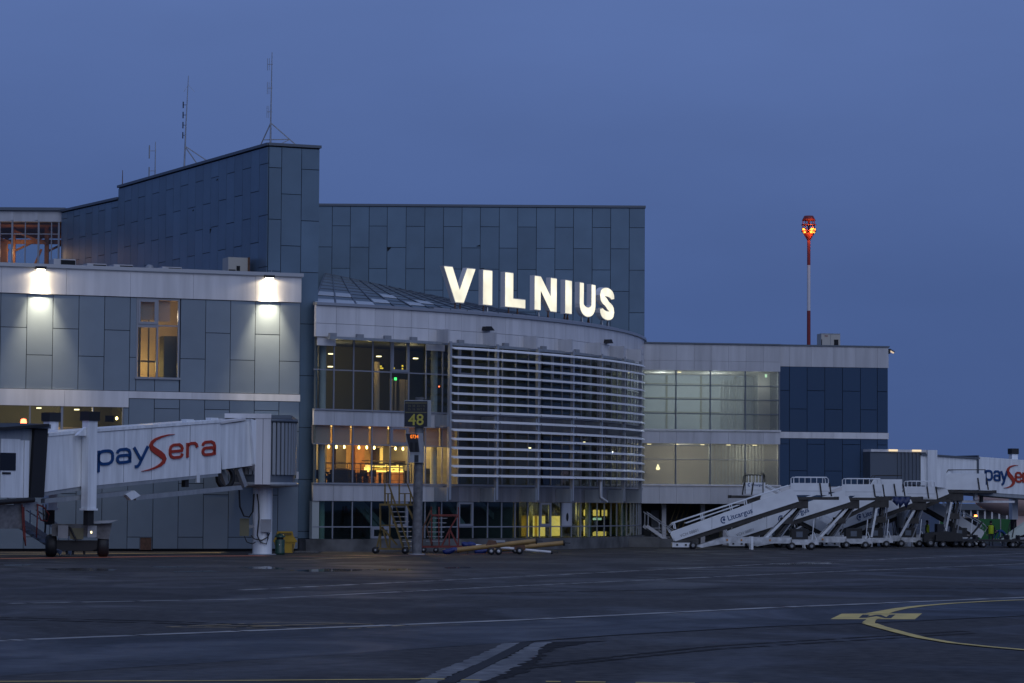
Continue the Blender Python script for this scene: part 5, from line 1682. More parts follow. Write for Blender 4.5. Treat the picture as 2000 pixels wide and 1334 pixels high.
    for c, px, pyt, pyc, pyj, pyb in ((-HW - .26, 182, 804, 822, 993, 1022), (HW + .26, 109, 806, 824, 993, 1025)):
        x, zt = q(px - 6, pyt, c); zc = q(px, pyc, c)[1]; zj = q(px + 4, pyj, c)[1]; zbz = q(px + 4, pyb, c)[1]
        if c > 0: x, zt, zc, zj, zbz = xl, ztl, zcl, zjl, zbl
        MB().box(x - .28, x + .28, c - .25, c + .25, zj, zc + .05).build('lift_column', m_bridge, t)
        MB().box(x - .36, x + .36, c - .33, c + .33, zc, zt).build('column_cap', m_black, t)
        MB().box(x - .34, x + .34, c - .3, c + .3, zj - .1, zj).build('column_collar', m_bridge, t)
        MB().box(x - .19, x + .19, c - .17, c + .17, zbz - .1, zj - .1).build('jack_screw', m_dark, t)
        xl, ztl, zcl, zjl, zbl = x, zt, zc, zj, zbz
        MB().prism([(x - .9, zc - .75), (x - .3, zc - .75), (x - .3, zc - .3), (x - .75, zc - .62)], c - .1, c + .1).build('column_lug', m_bridge, t)
    xb = xl + .55
    toCb = M.inverted().to_3x3() @ Vector((-B1.x, -B1.y, 0)).normalized()
    MG = M @ Matrix.Translation((xb, 0, 0)) @ Matrix.Rotation(math.atan2(toCb.y, toCb.x) + math.pi / 2, 4, 'Z')
    G = lambda b_, n_, m_, p_=t: b_.build(n_, m_, p_, M=MG)
    G(MB().box(-1.25, 1.25, -.45, .45, zbl - .65, zbl - .05), 'cross_beam', m_dirty)
    G(MB().prism([(.5, zbl + .1), (2.0, zbl + .16), (1.55, zbl + .02), (.5, zbl - .02)], -.9, -.1), 'step_plate', m_steel)
    G(MB().prism([(.9, zbl - .05), (1.7, zbl), (1.55, zbl - .8), (.9, zbl - .75)], -.5, .2), 'side_shield', m_dirty)
    G(MB().box(-.35, .3, -.62, -.45, zbl - .8, zbl - .25), 'gear_cover', m_olive)
    G(MB().box(-.95, -.45, -.7, -.45, zbl - .75, zbl - .12), 'motor_box', m_grey)
    G(MB().box(.5, .95, -.7, -.45, zbl - .7, zbl - .12), 'lamp_cage', m_steel)
    G(MB().box(.65, .72, -.73, -.7, zbl - .5, zbl - .4), 'work_lamp', e_ceil)
    G(MB().box(-.22, .22, -.3, .3, .85, zbl - .5), 'swivel_post', m_black)
    G(MB().prism([(-1.1, .45), (-.7, .3), (.7, .3), (1.1, .45), (1.1, .82), (-1.1, .82)], -.35, .35), 'axle_beam', m_black)
    for x_ in (-1.28, 1.28):
        wh = G(MB().lathe([(.12, -.28), (.42, -.28), (.54, -.2), (.56, -.08), (.56, .08), (.54, .2), (.42, .28), (.12, .28)], (x_, 0, .555), 'x', 24), 'wheel', m_black)
        G(MB().lathe([(.001, -.2), (.12, -.21), (.25, -.17), (.25, .17), (.12, .21), (.001, .2)], (x_, 0, .555), 'x', 16), 'rim', m_grey, wh)
    for x_ in (-.5, -.2, .35): G(MB().tube([(x_, -.2, .35), (x_, -.2, .12)], .06, 6), 'hanging_stub', m_black)
    # bogie cables
    for P in ([(xb - .55, .9, zbl - .3), (xb - .7, .2, zbl - .1), (xb - .7, -.3, zbl - .25), (xb - .6, -.7, zbl - .9)], [(xb - .3, 2.0, zbl + 1.6), (xb - .35, 2.1, zbl - .5), (xb - .45, 1.8, zbl - .95), (xb - .5, 1.3, zbl - .8)]):
        MB().tube(P, .05, 6).build('cable', m_black, t)
    # cab at the front: side wall with door, black folding canopy
    k0, k1 = q(-60, 838, -HW + .2), q(72, 838, -HW + .2)
    kb = q(60, 966, -HW + .2)[1]
    MB().box(k0[0] - 3, k1[0] - .4, -HW - .1, HW + .3, kb, k1[1]).build('cab_body', m_bridge2, t)
    MB().box(k0[0] - 3.2, k1[0] + .3, -HW - .5, HW + .5, k1[1] + .02, k1[1] + .22).build('cab_roof', m_copd, t)
    P0_ = q(68, 838, -HW - .3); P1_ = q(94, 835, -HW - .3); P2_ = q(86, 972, -HW - .3); P3_ = q(60, 972, -HW - .3)
    MB().prism([P0_, P1_, P2_, P3_], -HW - .3, HW + .2).build('folding_canopy', m_black, t)
    A_, B_ = q(-40, 843, -HW - .55), q(95, 833, -HW - .55)
    MB().prism([(A_[0], A_[1]), (B_[0], B_[1]), (B_[0], B_[1] + .14), (A_[0], A_[1] + .12)], -HW - .6, HW).build('canopy_hood', m_black, t)
    d0, d1 = q(2, 857, -HW - .12), q(37, 972, -HW - .12)
    dr_ = MB().box(d0[0], d1[0], -HW - .16, -HW - .1, d1[1], d0[1]).build('cab_door', m_bridge, t)
    w0, w1 = q(1, 884, -HW - .2), q(31, 919, -HW - .2)
    MB().box(w0[0], w1[0], -HW - .19, -HW - .165, w1[1], w0[1]).build('door_window', m_sign, dr_)
    h0 = q(5, 924, -HW - .2); MB().box(h0[0], h0[0] + .5, -HW - .2, -HW - .16, h0[1] - .05, h0[1] + .05).build('door_handle', m_black, dr_)
    for pa, pb in ((38, 45), (46, 55)):
        x0_, x1_ = q(pa, 900, -HW - .12)[0], q(pb, 900, -HW - .12)[0]
        MB().box(x0_, x1_, -HW - .15 - (.05 if pa > 40 else 0), -HW - .1, d1[1], d0[1] - .05).build('wall_panel', m_bridge, t)
    fa, fb2 = q(-40, 984, -HW - .3), q(66, 976, -HW - .3)
    MB().tube([(fa[0], -HW - .3, fa[1]), (fb2[0], -HW - .3, fb2[1])], .13, 8).build('bumper_roll', m_black, t)
    zc = fb2[1]
    MB().box(fa[0], fb2[0] - .3, -HW, HW, zc - 1.4, zc - .25).build('under_cab_box', m_dirty, t)
    MB().box(fb2[0] - .5, fb2[0] + .5, -HW, -HW + .6, zc - .5, zc - .1).build('under_cab_bracket', m_grey, t)
    for P in ([(43, 985), (44, 1010), (46, 1045), (50, 1066), (48, 1030), (46, 990)], [(72, 985), (85, 990), (96, 1005), (92, 1018), (80, 1016), (74, 1000), (72, 1030), (71, 1050), (74, 985)], [(84, 985), (85, 1015), (88, 1020), (90, 985)]):
        MB().tube([(q(*p, -HW - .1)[0], -HW - .1, q(*p, -HW - .1)[1]) for p in P], .035, 6).build('hanging_cable', m_red if P[0][0] < 80 else m_black, t)
    x, z = q(46, 823, -HW + .6)
    MB().lathe([(.001, .16), (.12, .12), (.15, 0), (.15, -.1), (.001, -.1)], (x, -HW + .6, z - .02), 'z', 10).build('beacon', e_red, t)
    MB().box(x - .8, x + .9, -HW + .3, HW - .3, k1[1] + .2, z - .1).build('cab_roof_plate', m_copd, t)
    # service stair below the cab
    sx_, sz_ = q(20, 1022, HW + 1.0); ex_, ez_ = q(96, 1064, HW + 1.0)
    for y in (HW + .7, HW + 1.5): MB().bar((sx_, y, 2.0), (ex_ + 1.2, y, .15), .06, .25).build('stair_stringer', m_steel, t)
    for k in range(9):
        f = (k + .5) / 9
        piece('stair_tread', t, (sx_ + (ex_ + 1.2 - sx_) * f, HW + 1.1, 2.0 - 1.85 * f), (.25, .75, .04), m_steel)
    for y in (HW + .7, HW + 1.5): MB().bar((sx_, y, 3.0), (ex_ + 1.2, y, 1.15), .05).bar((sx_ + 1, y, 1.6), (sx_ + 1, y, 2.7), .05).bar((ex_ + 1, y, .2), (ex_ + 1, y, 1.2), .05).build('stair_rail', m_steel, t)
    # lettering on the visible side
    sl = (c_[1] - e[1]) / (c_[0] - e[0])
    yb = -HW - .045
    spans = (('p', 188.5, 221.5), ('a', 225.5, 255.5), ('y', 258.5, 289.5), ('S', 276, 340), ('e', 328, 358), ('r', 362.5, 387.5), ('a', 392.5, 420.5))
    xs = [(ch, q(p0, 900)[0], q(p1, 890)[0]) for ch, p0, p1 in spans]
    p0x = xs[0][1]
    zb0 = q(188.5, 910)[1]; zt0 = q(188.5, 880.5)[1]
    xs = [(ch, a_ - p0x, b_ - p0x) for ch, a_, b_ in xs]
    bridge_logo(t, M @ Matrix.Translation((p0x, 0, zb0)), xs, 0, zt0 - zb0 + .02, 1, yb - .03, yb + .04, sl)
    return t


passenger_bridge_left()

# ================================================================ STAND SIGN 48
PY = 155.3
sp = gpt(814, 1083.5); sp.y = PY; sp.x = dpt(814, 1083, PY).x
t = thing('stand_sign', 'grey post with a black stand number 48 board and a docking display', 'sign', sp, 0)
M = FR[t.name]
q = lambda px, py, c=0.0: on(px, py, M, c)
zt = q(820, 776)[1]
MB().tube([(0, 0, 0), (.1, 0, zt)], .27, 8, .24).build('post', m_dirty, t)
MB().lathe([(.45, 0), (.45, .05), (.3, .06)], (0, 0, 0), 'z', 16).build('base_plate', m_grey, t)
a, b = q(790.5, 783, -.42), q(834.5, 833, -.42)
bd = MB().box(a[0], b[0], -.42, -.28, b[1], a[1]).build('number_board', m_sign, t)
MB().box(a[0] - .03, b[0] + .2, -.28, -.2, b[1] - .02, a[1] + .05).box(b[0], b[0] + .2, -.30, -.1, b[1] - .03, a[1] + .05).build('board_frame', m_bridge2, t)
MB().box(b[0] - .25, b[0] + .1, -.2, .1, a[1] - .5, a[1] + .1).build('mount', m_black, t)
rx = Matrix.Rotation(math.pi / 2, 4, 'X')
for body, px, py, hgt, sx, mm_, bo in (('48', 812.6, 830, 21.5, 1.0, m_sigy, .010),) + tuple((tk, px_, py_, 4.4, .95, m_sigd, .0) for row, py_ in ((('54', '38', '33,1', 'N'), 794.7), (('25', '16', '50,2', 'E'), 801.3)) for tk, px_ in zip(row, (799.3, 808, 818.8, 828))):
    x, z = q(px, py, -.42)
    text('board_digits', body, hgt / 36.0 * 1.42, mm_, bd, M @ Matrix.Translation((x, -.425, z)) @ rx, .012, sx, bo, 'CENTER')
for py in (787, 805.5):
    x, z = q(812, py, -.42); MB().box(a[0] + .03, b[0] - .03, -.435, -.42, z - .03, z + .03).build('board_line', m_sigd, bd)
# docking display: sloping box with clock
P = [q(791, 846, -.75), q(816, 846, -.75), q(824, 886, -.75), q(800, 886, -.75)]
dk = MB().prism([q(791, 846, -.5), q(826, 846, -.5), q(826, 886, -.5), q(800, 886, -.5)], -.5, -.2).build('display_hood', m_grey, t)
MB().prism([q(792.5, 847, -.52), q(815, 847, -.52), q(819.5, 883, -.52), q(801, 883, -.52)], -.52, -.5).build('display_face', m_sign, dk)
x, z = q(801.2, 856, -.54)
text('clock_digits', '0734', 8 / 36.0 * 1.25, e_led, dk, M @ Matrix.Translation((x, -.53, z)) @ rx, .004, .8, .0)
for px in (803.5, 813):
    x, z = q(px, 882, -.53); MB().box(x - .07, x + .07, -.54, -.52, z, z + .5).build('guide_column', m_dark, dk)
a, b = q(799, 884, -.45), q(828, 903.5, -.45)
dc = MB().box(a[0], b[0], -.45, -.2, b[1], a[1]).build('sensor_box', m_bridge2, t)
x, z = q(813, 896, -.45); MB().box(x - .1, x + .12, -.47, -.45, z - .18, z + .2).build('sensor_window', m_sign, dc)
MB().box(-.25, .35, -.25, .2, b[1] + .2, a[1] + .6).build('display_arm', m_grey, t)

# ================================================================ WHEELED WORK STEPS
def frame_at(px, Y, rz=0.0):
    p = dpt(px, 1080, Y)
    return Vector((p.x, Y, 0)), rz


def caster(par, x, y, r=.17):
    w = MB().lathe([(.05, -.05), (r, -.05), (r, .05), (.05, .05)], (x, y, r), 'y', 14).build('wheel', m_black, par)
    MB().lathe([(.001, -.04), (.06, -.06), (.06, .06), (.001, .04)], (x, y, r), 'y', 10).build('hub', m_steel, w)


loc, _ = frame_at(768, 157.5)
t = thing('maintenance_steps', 'yellow wheeled work steps with tall handrails beside the sign post', 'work steps', loc, 0)
M = FR[t.name]; q = lambda px, py, c=0.0: on(px, py, M, c)
D = 1.15
rail = lambda pts, w, m, nm: [MB().bar((q(*a)[0], y, q(*a)[1]), (q(*b)[0], y, q(*b)[1]), w).build(nm, m, t) for a, b in pts for y in (0, D)]
rail((((732, 1072), (798, 1073)),), .08, m_ystep, 'base_rail')
rail((((742, 984), (742, 1070)), ((761, 985), (760, 1072)), ((735, 1072), (744, 1029)), ((746, 1029), (757, 1070)), ((742, 1026), (770, 1026)), ((745, 1030), (775, 1065))), .05, m_ystep, 'frame_tube')
rail((((759, 985), (788, 1072)),), .1, m_ystep, 'stair_stringer')
rail((((751, 945), (751, 984)), ((758, 945), (784, 1022)), ((751, 964), (764, 964)), ((757, 964), (757, 984)), ((764, 964), (764, 984))), .045, m_ystep, 'handrail')
rail((((779, 945), (779, 984)), ((795, 945), (810, 986)), ((779, 964), (801, 964)), ((790, 964), (790, 984)), ((801, 964), (801, 984))), .045, m_ystep, 'handrail')
rail((((794, 985), (809, 1020)), ((782, 1020), (800, 1072))), .07, m_ystep, 'stair_stringer')
x0, z0 = q(741, 986); x1, z1 = q(805, 983)
MB().box(x0, x1, -.03, D + .03, z0 - .04, z0 + .07).build('platform', m_ystep, t)
for k in range(9):
    f = (k + .5) / 9
    xa, za = q(759 + 29 * f, 985 + 87 * f); xb, _ = q(790 + 20 * f, 985 + 87 * f)
    MB().box(xa, xb, .1, D - .1, za - .02, za + .02).build('tread', m_steel, t)
for px in (733, 791):
    for y in (0, D): caster(t, q(px, 1078)[0], y, .19)

loc, _ = frame_at(865, 162.0)
t = thing('service_stand', 'low red wheeled service stand with a triangular frame by the tow bars', 'work steps', loc, 0)
M = FR[t.name]; q = lambda px, py, c=0.0: on(px, py, M, c)
D = 1.2
rail = lambda pts, w, m, nm: [MB().bar((q(*a)[0], y, q(*a)[1]), (q(*b)[0], y, q(*b)[1]), w).build(nm, m, t) for a, b in pts for y in (0, D)]
rail((((824, 1068), (903, 1068)),), .1, m_red, 'base_rail')
rail((((895, 990), (895, 1066)), ((842, 990), (842, 1006)), ((857, 990), (857, 1066)), ((843, 1008), (843, 1066)), ((877, 1034), (877, 1066))), .05, m_red, 'frame_tube')
rail((((843, 1006), (895, 1006)),), .07, m_red, 'top_rail')
rail((((878, 1034), (862, 1068)), ((878, 1034), (894, 1066)), ((893, 1008), (878, 1034))), .07, m_red, 'triangle_brace')
rail((((843, 992), (826, 1030)), ((826, 1030), (824, 1066)), ((842, 1012), (833, 1030)), ((833, 1030), (843, 1066))), .05, m_rust, 'stair_stringer')
for k in range(6):
    x0, z0 = q(834 - 2 * k + 8, 1012 + 9 * k); MB().box(x0, x0 + .9, .1, D - .1, z0 - .02, z0 + .02).build('tread', m_steel, t)
x0, z0 = q(843, 1006); x1, _ = q(895, 1006)
MB().box(x0, x1, 0.05, D - .05, z0 - .09, z0 - .04).build('platform', m_red, t)
for px in (827, 851, 895):
    for y in (0, D): caster(t, q(px, 1075)[0], y, .15)

# ================================================================ TOW BARS
def tow_bar(lab, Yd, p0, p1, mt, r, cover, wheels, dz=0.0, rzz=0.0):
    a, b = dpt(p0[0], p0[1], Yd), dpt(p1[0], p1[1], Yd + rzz)
    t = thing('tow_bar', lab, 'tow bar', (a.x, a.y, 0), math.atan2(b.y - a.y, b.x - a.x), 'tow bars parked by the plinth')
    L = math.hypot(b.x - a.x, b.y - a.y); za, zb_ = a.z, b.z
    zf = lambda x: za + (zb_ - za) * x / L
    MB().tube([(.55, 0, zf(.55)), (L, 0, zf(L))], r, 14).build('tube', mt, t)
    c = MB()
    n = 8
    pts = [(x_, 0, zf(x_) - .03 * math.sin(x_ * 9)) for x_ in [-.1 + .8 * k / n for k in range(n + 1)]]
    rad = [.10, .16, .19, .17, .2, .19, .18, .15, r + .02]
    rings = []
    for k, p in enumerate(pts):
        ring = []
        for j in range(10):
            an = 2 * math.pi * j / 10; rr0 = rad[k] * random.uniform(.88, 1.12)
            ring.append((p[0], rr0 * math.cos(an), p[2] + rr0 * .85 * math.sin(an)))
        rings.append(ring)
    v = [w for ring in rings for w in ring]
    f = [(i * 10 + j, i * 10 + (j + 1) % 10, (i + 1) * 10 + (j + 1) % 10, (i + 1) * 10 + j) for i in range(n) for j in range(10)] + [tuple(range(10))]
    c.add(v, f, True); c.build('head_cover', cover, t)
    MB().tube([(.25, 0, zf(.2) - .12), (.25, 0, .0)], .03, 6).build('head_leg', m_black, t)
    MB().lathe([(r, 0), (r + .03, .01), (r + .03, .08), (r * .5, .1), (.05, .1)], (L, 0, zf(L)), 'x', 12).bar((L + .05, 0, zf(L)), (L + .4, 0, zf(L) - .01), .05).build('tow_eye', m_black, t)
    for xw in wheels:
        MB().bar((xw, -.32, .2), (xw, .32, .2), .05).bar((xw, 0, .2), (xw + .1, 0, zf(xw)), .07).build('axle', m_rust, t)
        for y in (-.32, .32):
            w = MB().lathe([(.08, -.06), (.2, -.06), (.2, .06), (.08, .06)], (xw, y, .2), 'y', 16).build('wheel', m_black, t)
            MB().lathe([(.001, -.05), (.085, -.062), (.085, .062), (.001, .05)], (xw, y, .2), 'y', 12).build('rim', m_dull, w)
    xm = wheels[0]
    MB().prism([(xm - .3, zf(xm) + .05), (xm, zf(xm) - .3), (xm + .35, zf(xm) + .05), (xm + .25, zf(xm) + .3), (xm - .15, zf(xm) + .33)], -.12, .12).build('winch_bracket', m_rust, t)
    if r > .13:
        MB().box(xm + .1, xm + .75, -.1, .1, zf(xm) + .2, zf(xm) + .32).build('pump', m_steel, t)
    return t


tow_bar('yellow tow bar with a blue head cover lying in front of the others', 156.6, (868, 1077), (1046, 1056.5), m_ytube, .135, m_blue, (2.55, 2.95))
tow_bar('second yellow tow bar behind the white one', 161.0, (930, 1077.5), (1100, 1060.5), m_ytube, .135, m_blue, (2.2,))
tow_bar('slim white tow bar lying between the two yellow ones', 158.6, (905, 1063), (1076, 1078.5), m_white, .075, m_blue, (3.1, 1.5))

# ================================================================ BINS
p = gpt(556, 1079.5)
t = thing('grit_bin', 'yellow plastic grit bin behind the bridge column', 'bin', (p.x, p.y, 0), .12)
w = 20 / 34.5
MB().prism([(-w * .75, 0), (w * .75, 0), (w * 1.0, .58), (-w * 1.0, .58)], -.35, .35).build('tub', m_yel, t)
MB().prism([(-w * 1.08, .58), (w * 1.12, .58), (w * 1.14, .66), (w * .80, .92), (w * .70, 1.18), (-w * .72, 1.18), (-w * .85, .92), (-w * 1.1, .66)], -.40, .40).build('lid', m_yel, t)
MB().box(-.35, .35, -.45, -.40, .98, 1.10).build('lid_handle', m_ystep, t)
MB().box(-.5, -.42, -.38, -.35, .05, .5).box(.4, .48, -.38, -.35, .05, .5).build('tub_rib', m_ystep, t)
p = gpt(546.5, 1083.2)
t = thing('litter_bin', 'small dark green litter bin next to the bridge column', 'bin', (p.x, p.y, 0), 0)
MB().lathe([(.001, 0), (.27, 0), (.27, .14), (.25, .16), (.26, .76), (.24, .8)], (0, 0, 0), 'z', 20).build('drum', m_green, t)
MB().lathe([(.19, .78), (.19, .92)], (0, 0, 0), 'z', 16).build('inner_ring', m_dark, t)
MB().lathe([(.28, .92), (.28, .97), (.18, 1.08), (.001, 1.12)], (0, 0, 0), 'z', 20).build('hood', m_green, t)
MB().box(-.02, .02, -.275, -.26, .5, .56).build('badge', m_white, t)

# ================================================================ PASSENGER STAIRS
def wheel_at(par, x, y, r, w=.16):
    o = MB().lathe([(r * .45, -w / 2), (r * .92, -w / 2), (r, -w / 4), (r, w / 4), (r * .92, w / 2), (r * .45, w / 2)], (x, y, r), 'y', 18).build('wheel', m_black, par)
    MB().lathe([(.001, -w * .3), (r * .25, -w * .5), (r * .5, -w * .42), (r * .5, w * .42), (r * .25, w * .5), (.001, w * .3)], (x, y, r), 'y', 14).build('rim', m_grey, o)


RX = Matrix.Rotation(math.pi / 2, 4, 'X')


def passenger_stairs(lab, px_end, Yd, H, run, plat, mirror=False, rz=0.0, text_x=None, closed=False, black_posts=False, arms='fwd', rail='full', tongue=.6, text_plat=False):
    """stairs whose platform end stands at photo column px_end; x runs from the foot (0) to the platform end"""
    s = FPX / Yd
    e_ = dpt(px_end, 1000, Yd)
    Ltot = run + plat
    sgn = -1 if mirror else 1
    t = thing('passenger_stairs', lab, 'passenger stairs', (e_.x, Yd, 0), rz, 'parked passenger stairs')
    M = FR[t.name] @ Matrix.Translation((-sgn * Ltot, 0, 0)) @ Matrix.Scale(sgn, 4, (1, 0, 0))
    B = lambda b, n, m, par=t: b.build(n, m, par, M=FR[t.name]) if not mirror else b.build(n, m, par, M=FR[t.name])

    def fin(b, n, m, par=t):
        b.v = [tuple((sgn * (v[0] - Ltot), v[1], v[2])) for v in b.v]
        return b.build(n, m, par, M=FR[t.name])
    WD = 1.7
    sl = (H - .75) / run
    zl = lambda x: .42 + sl * x                           # lower edge of the side panel
    th = .86
    x1 = run + .1
    for y in (0, WD):
        P = [(.0, .62 + .3), (.22, zl(.22)), (x1 + .25, zl(x1 + .25) - .1), (x1 - .05, zl(x1) + th - .05), (.05, zl(.05) + th * .75)]
        fin(MB().prism(P, y - .04, y + .04), 'side_panel', m_gst)
        for xx in (run * .33, run * .66): fin(MB().box(xx - .012, xx + .012, y - .05, y + .05, zl(xx) + .03, zl(xx) + th - .04), 'panel_seam', m_bridge2)
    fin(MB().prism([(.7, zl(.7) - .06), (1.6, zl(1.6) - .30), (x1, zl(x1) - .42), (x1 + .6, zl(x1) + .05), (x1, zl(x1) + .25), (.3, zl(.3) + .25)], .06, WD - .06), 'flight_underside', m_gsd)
    n = max(8, int(H / .21))
    for k in range(n):
        xx = .35 + (run - .45) * k / n
        fin(MB().box(xx, xx + .28, .06, WD - .06, zl(xx) + .26, zl(xx) + .30), 'tread', m_steel)
    # handrails with posts
    if rail:
        for y in (0, WD):
            pts = [(-.02, zl(0) + th - .28), (-.22, zl(0) + th + .02), (.12, zl(.1) + th + .33), (run * .98, zl(run * .98) + th + .24)]
            fin(MB().tube([(x, y, z) for x, z in pts], .035, 6), 'handrail', m_gst)
            if rail == 'full':
                fin(MB().tube([(.9, y, zl(.9) + th + .04), (run * .56, y, zl(run * .56) + th + .06)], .025, 5), 'handrail', m_gst)
            for xx in (.25, run * .26, run * .50, run * .62):
                fin(MB().bar((xx, y, zl(xx) + th - .1), (xx - .08, y, zl(xx) + th + .29), .06, .05), 'rail_post', m_gst)
    # platform
    xp0, xp1 = run, Ltot
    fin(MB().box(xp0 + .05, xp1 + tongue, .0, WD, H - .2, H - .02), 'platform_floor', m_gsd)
    fin(MB().box(xp1 + tongue, xp1 + tongue + .12, .0, WD, H - .2, H + .0), 'edge_bumper', m_black)
    for y in (-.02, WD + .02):
        if closed:
            P = [(xp0 - .5, H - .45), (xp1, H + .02), (xp1, H + 1.05), (xp0 + .5, H + 1.12), (xp0 + .0, H + .75), (xp0 - .5, H + .35)]
            fin(MB().prism([(xp0, H + .02), (xp1, H + .02), (xp1, H + 1.15), (xp0 + .35, H + 1.15), (xp0, H + .75)], y - .03, y + .03), 'platform_panel', m_gst)
        else:
            fin(MB().box(xp0, xp1, y - .03, y + .03, H + .10, H + .85), 'platform_panel', m_gst)
            fin(MB().box(xp0 + .02, xp1 - .02, y - .035, y + .035, H + .34, H + .36), 'panel_seam', m_bridge2)
        top = H + 1.22 if not black_posts else H + 1.35
        pts = [(xp0 + .03, H + .85), (xp0 + .03, top - .08), (xp0 + .12, top), (xp1 - .12, top), (xp1 - .02, top - .1), (xp1, H + .85)]
        if not closed:
            fin(MB().tube([(x, y, z) for x, z in pts], .035, 6), 'guard_rail', m_gst if not black_posts else m_black)
            for k in range(1, 6) if y < 0 else ():
                xx = xp0 + (xp1 - xp0) * k / 6
                fin(MB().bar((xx, y, H + .85), (xx, y, top), .04), 'guard_bar', m_gst)
        else:
            fin(MB().tube([(xp0 - .3, y, H + .45), (xp0 + .3, y, H + 1.4), (xp1, y, H + 1.42)], .035, 6), 'guard_rail', m_gsd)
    for xx in (xp1 - .55, xp1 + .06):
        fin(MB().bar((xx, -.07, H + .85), (xx + .12, -.07, H + .02), .09, .07), 'door_bumper', m_black)
    if black_posts:
        for xx in (xp1, xp1 - 1.2): fin(MB().bar((xx, -.06, H + .1), (xx, -.06, H + 1.5), .06), 'guard_post', m_black)
        fin(MB().tube([(xp0 + .2, -.05, H + .9), (xp0 + .05, -.05, H + 1.35), (xp0 + .3, -.05, H + 1.5)], .03, 6), 'guard_hoop', m_black)
    # chassis
    cz = .60
    for y in (.15, WD - .15):
        fin(MB().prism([(1.5, .20), (3.3, cz + .18), (Ltot - 2.3, cz + .18), (Ltot - 2.3, cz - .20), (3.5, cz - .20), (1.9, .10)], y - .06, y + .06), 'chassis_beam', m_chas)
        fin(MB().box(Ltot - 2.35, Ltot - .6, y - .06, y + .06, cz - .27, cz + .05), 'chassis_beam', m_chas)
        fin(MB().box(5.0 if run > 7 else run * .62, 5.15 if run > 7 else run * .62 + .15, y - .08, y + .08, 0.0, cz + .22), 'jack_leg', m_gst)
    fin(MB().box(.05, 1.35, .1, WD - .1, .12, .40), 'front_bumper', m_gst)
    fin(MB().box(.08, 1.1, .1, WD - .1, .03, .12), 'bumper_strip', m_black)
    for xx in (.35, .9): fin(MB().box(xx - .06, xx + .06, .06, .1, .22, .32), 'lamp_recess', m_dark)
    for xx in (3.5, 4.4, 6.2):
        if xx < Ltot - 3: fin(MB().box(xx - .05, xx + .05, .05, .085, cz - .06, cz + .05), 'side_marker', m_orange)
    # lifting arms
    xb_, xt_ = (Ltot * .60, run * 1.02) if arms == 'fwd' else (Ltot * .72, run * 1.08)
    for y in (.25, WD - .25):
        fin(MB().bar((xb_, y, cz + .1), (xt_, y, H - .75), .14, .16), 'lift_arm', m_gst)
        fin(MB().tube([(xb_ + .55, y + .1, cz), (xt_ + .45, y + .1, H - .6)], .07, 8), 'hydraulic_ram', m_gsd)
        fin(MB().tube([(xb_ + .85, y, cz), (xt_ + .75, y, H - .3)], .05, 8), 'hydraulic_ram', m_steel)
    fin(MB().box(xt_ - .3, xt_ + .8, .1, WD - .1, H - .75, H - .2), 'lift_head', m_gsd)
    fin(MB().box((xb_ + xt_) / 2 + .1, (xb_ + xt_) / 2 + .8, .2, WD - .2, (cz + H) / 2 - .35, (cz + H) / 2 + .05), 'lift_crosshead', m_gsd)
    # engine, control post
    ex_ = Ltot - 2.3
    fin(MB().box(ex_, ex_ + 1.05, .25, WD - .25, cz + .06, cz + .72), 'engine_box', m_black)
    fin(MB().box(ex_ + .3, ex_ + .7, .235, .25, cz + .2, cz + .55), 'engine_grille', m_copd)
    fin(MB().bar((ex_ + 1.3, .3, cz), (ex_ + 1.42, .3, cz + 1.3), .05).bar((ex_ + 1.6, .3, cz), (ex_ + 1.42, .3, cz + .5), .04), 'control_post', m_gst)
    for x, y in ((1.35, .05), (1.35, WD - .05), (ex_, .05), (ex_, WD - .05), (ex_ + 1.25, .1), (ex_ + 1.25, WD - .1)):
        wheel_at_loc(t, sgn * (x - Ltot), y, .24)
    # lettering
    if text_x is not None:
        X0 = text_x
        ang = math.atan(sl)
        xx = X0; zz = zl(xx) + .17
        Mt = FR[t.name] @ Matrix.Translation((sgn * (xx - Ltot), -.055, zz)) @ Matrix.Rotation(-ang * sgn, 4, 'Y') @ RX
        text('lettering', 'Litcargus', .46, m_tblue, t, Mt, .006, 1.0, .004)
        lg = MB()
        c0 = (xx - .28); cz_ = zl(xx - .28) + .32
        L, Rr = ribbon_path([(c0 + .17 * math.cos(R_(a)), cz_ + .19 * math.sin(R_(a))) for a in range(60, 301, 20)], .07)
        lg.ribbon(L, Rr, -.06, -.045)
        lg.prism([(c0 + .02 + .08 * math.cos(R_(a)), cz_ + .02 + .09 * math.sin(R_(a))) for a in range(0, 360, 30)], -.06, -.045)
        fin(lg, 'logo_mark', m_tblue)
        Mt = FR[t.name] @ Matrix.Translation((sgn * (.55 - Ltot), -.055, zl(.55) + .14)) @ Matrix.Rotation(-ang * sgn, 4, 'Y') @ RX
        text('fleet_number', 'VCH 08801', .26, m_grey, t, Mt, .005, 1.0, .0)
    if text_plat:
        Mt = FR[t.name] @ Matrix.Translation((sgn * (xp1 - .9 - Ltot) if mirror else 0, -.06, H + .58)) @ RX
        Mt = FR[t.name] @ Matrix.Translation((.42, -.06, H + .62)) @ RX
        text('lettering', 'Litcargus', .22, m_tblue, t, Mt, .006, 1.0, .002)
        lg = MB(); L, Rr = ribbon_path([(.28 + .08 * math.cos(R_(a)), H + .69 + .09 * math.sin(R_(a))) for a in range(60, 301, 20)], .05)
        lg.ribbon(L, Rr, -.065, -.05).build('logo_mark', m_tblue, t, M=FR[t.name])
    return t


def wheel_at_loc(par, x, y, r): wheel_at(par, x, y, r)


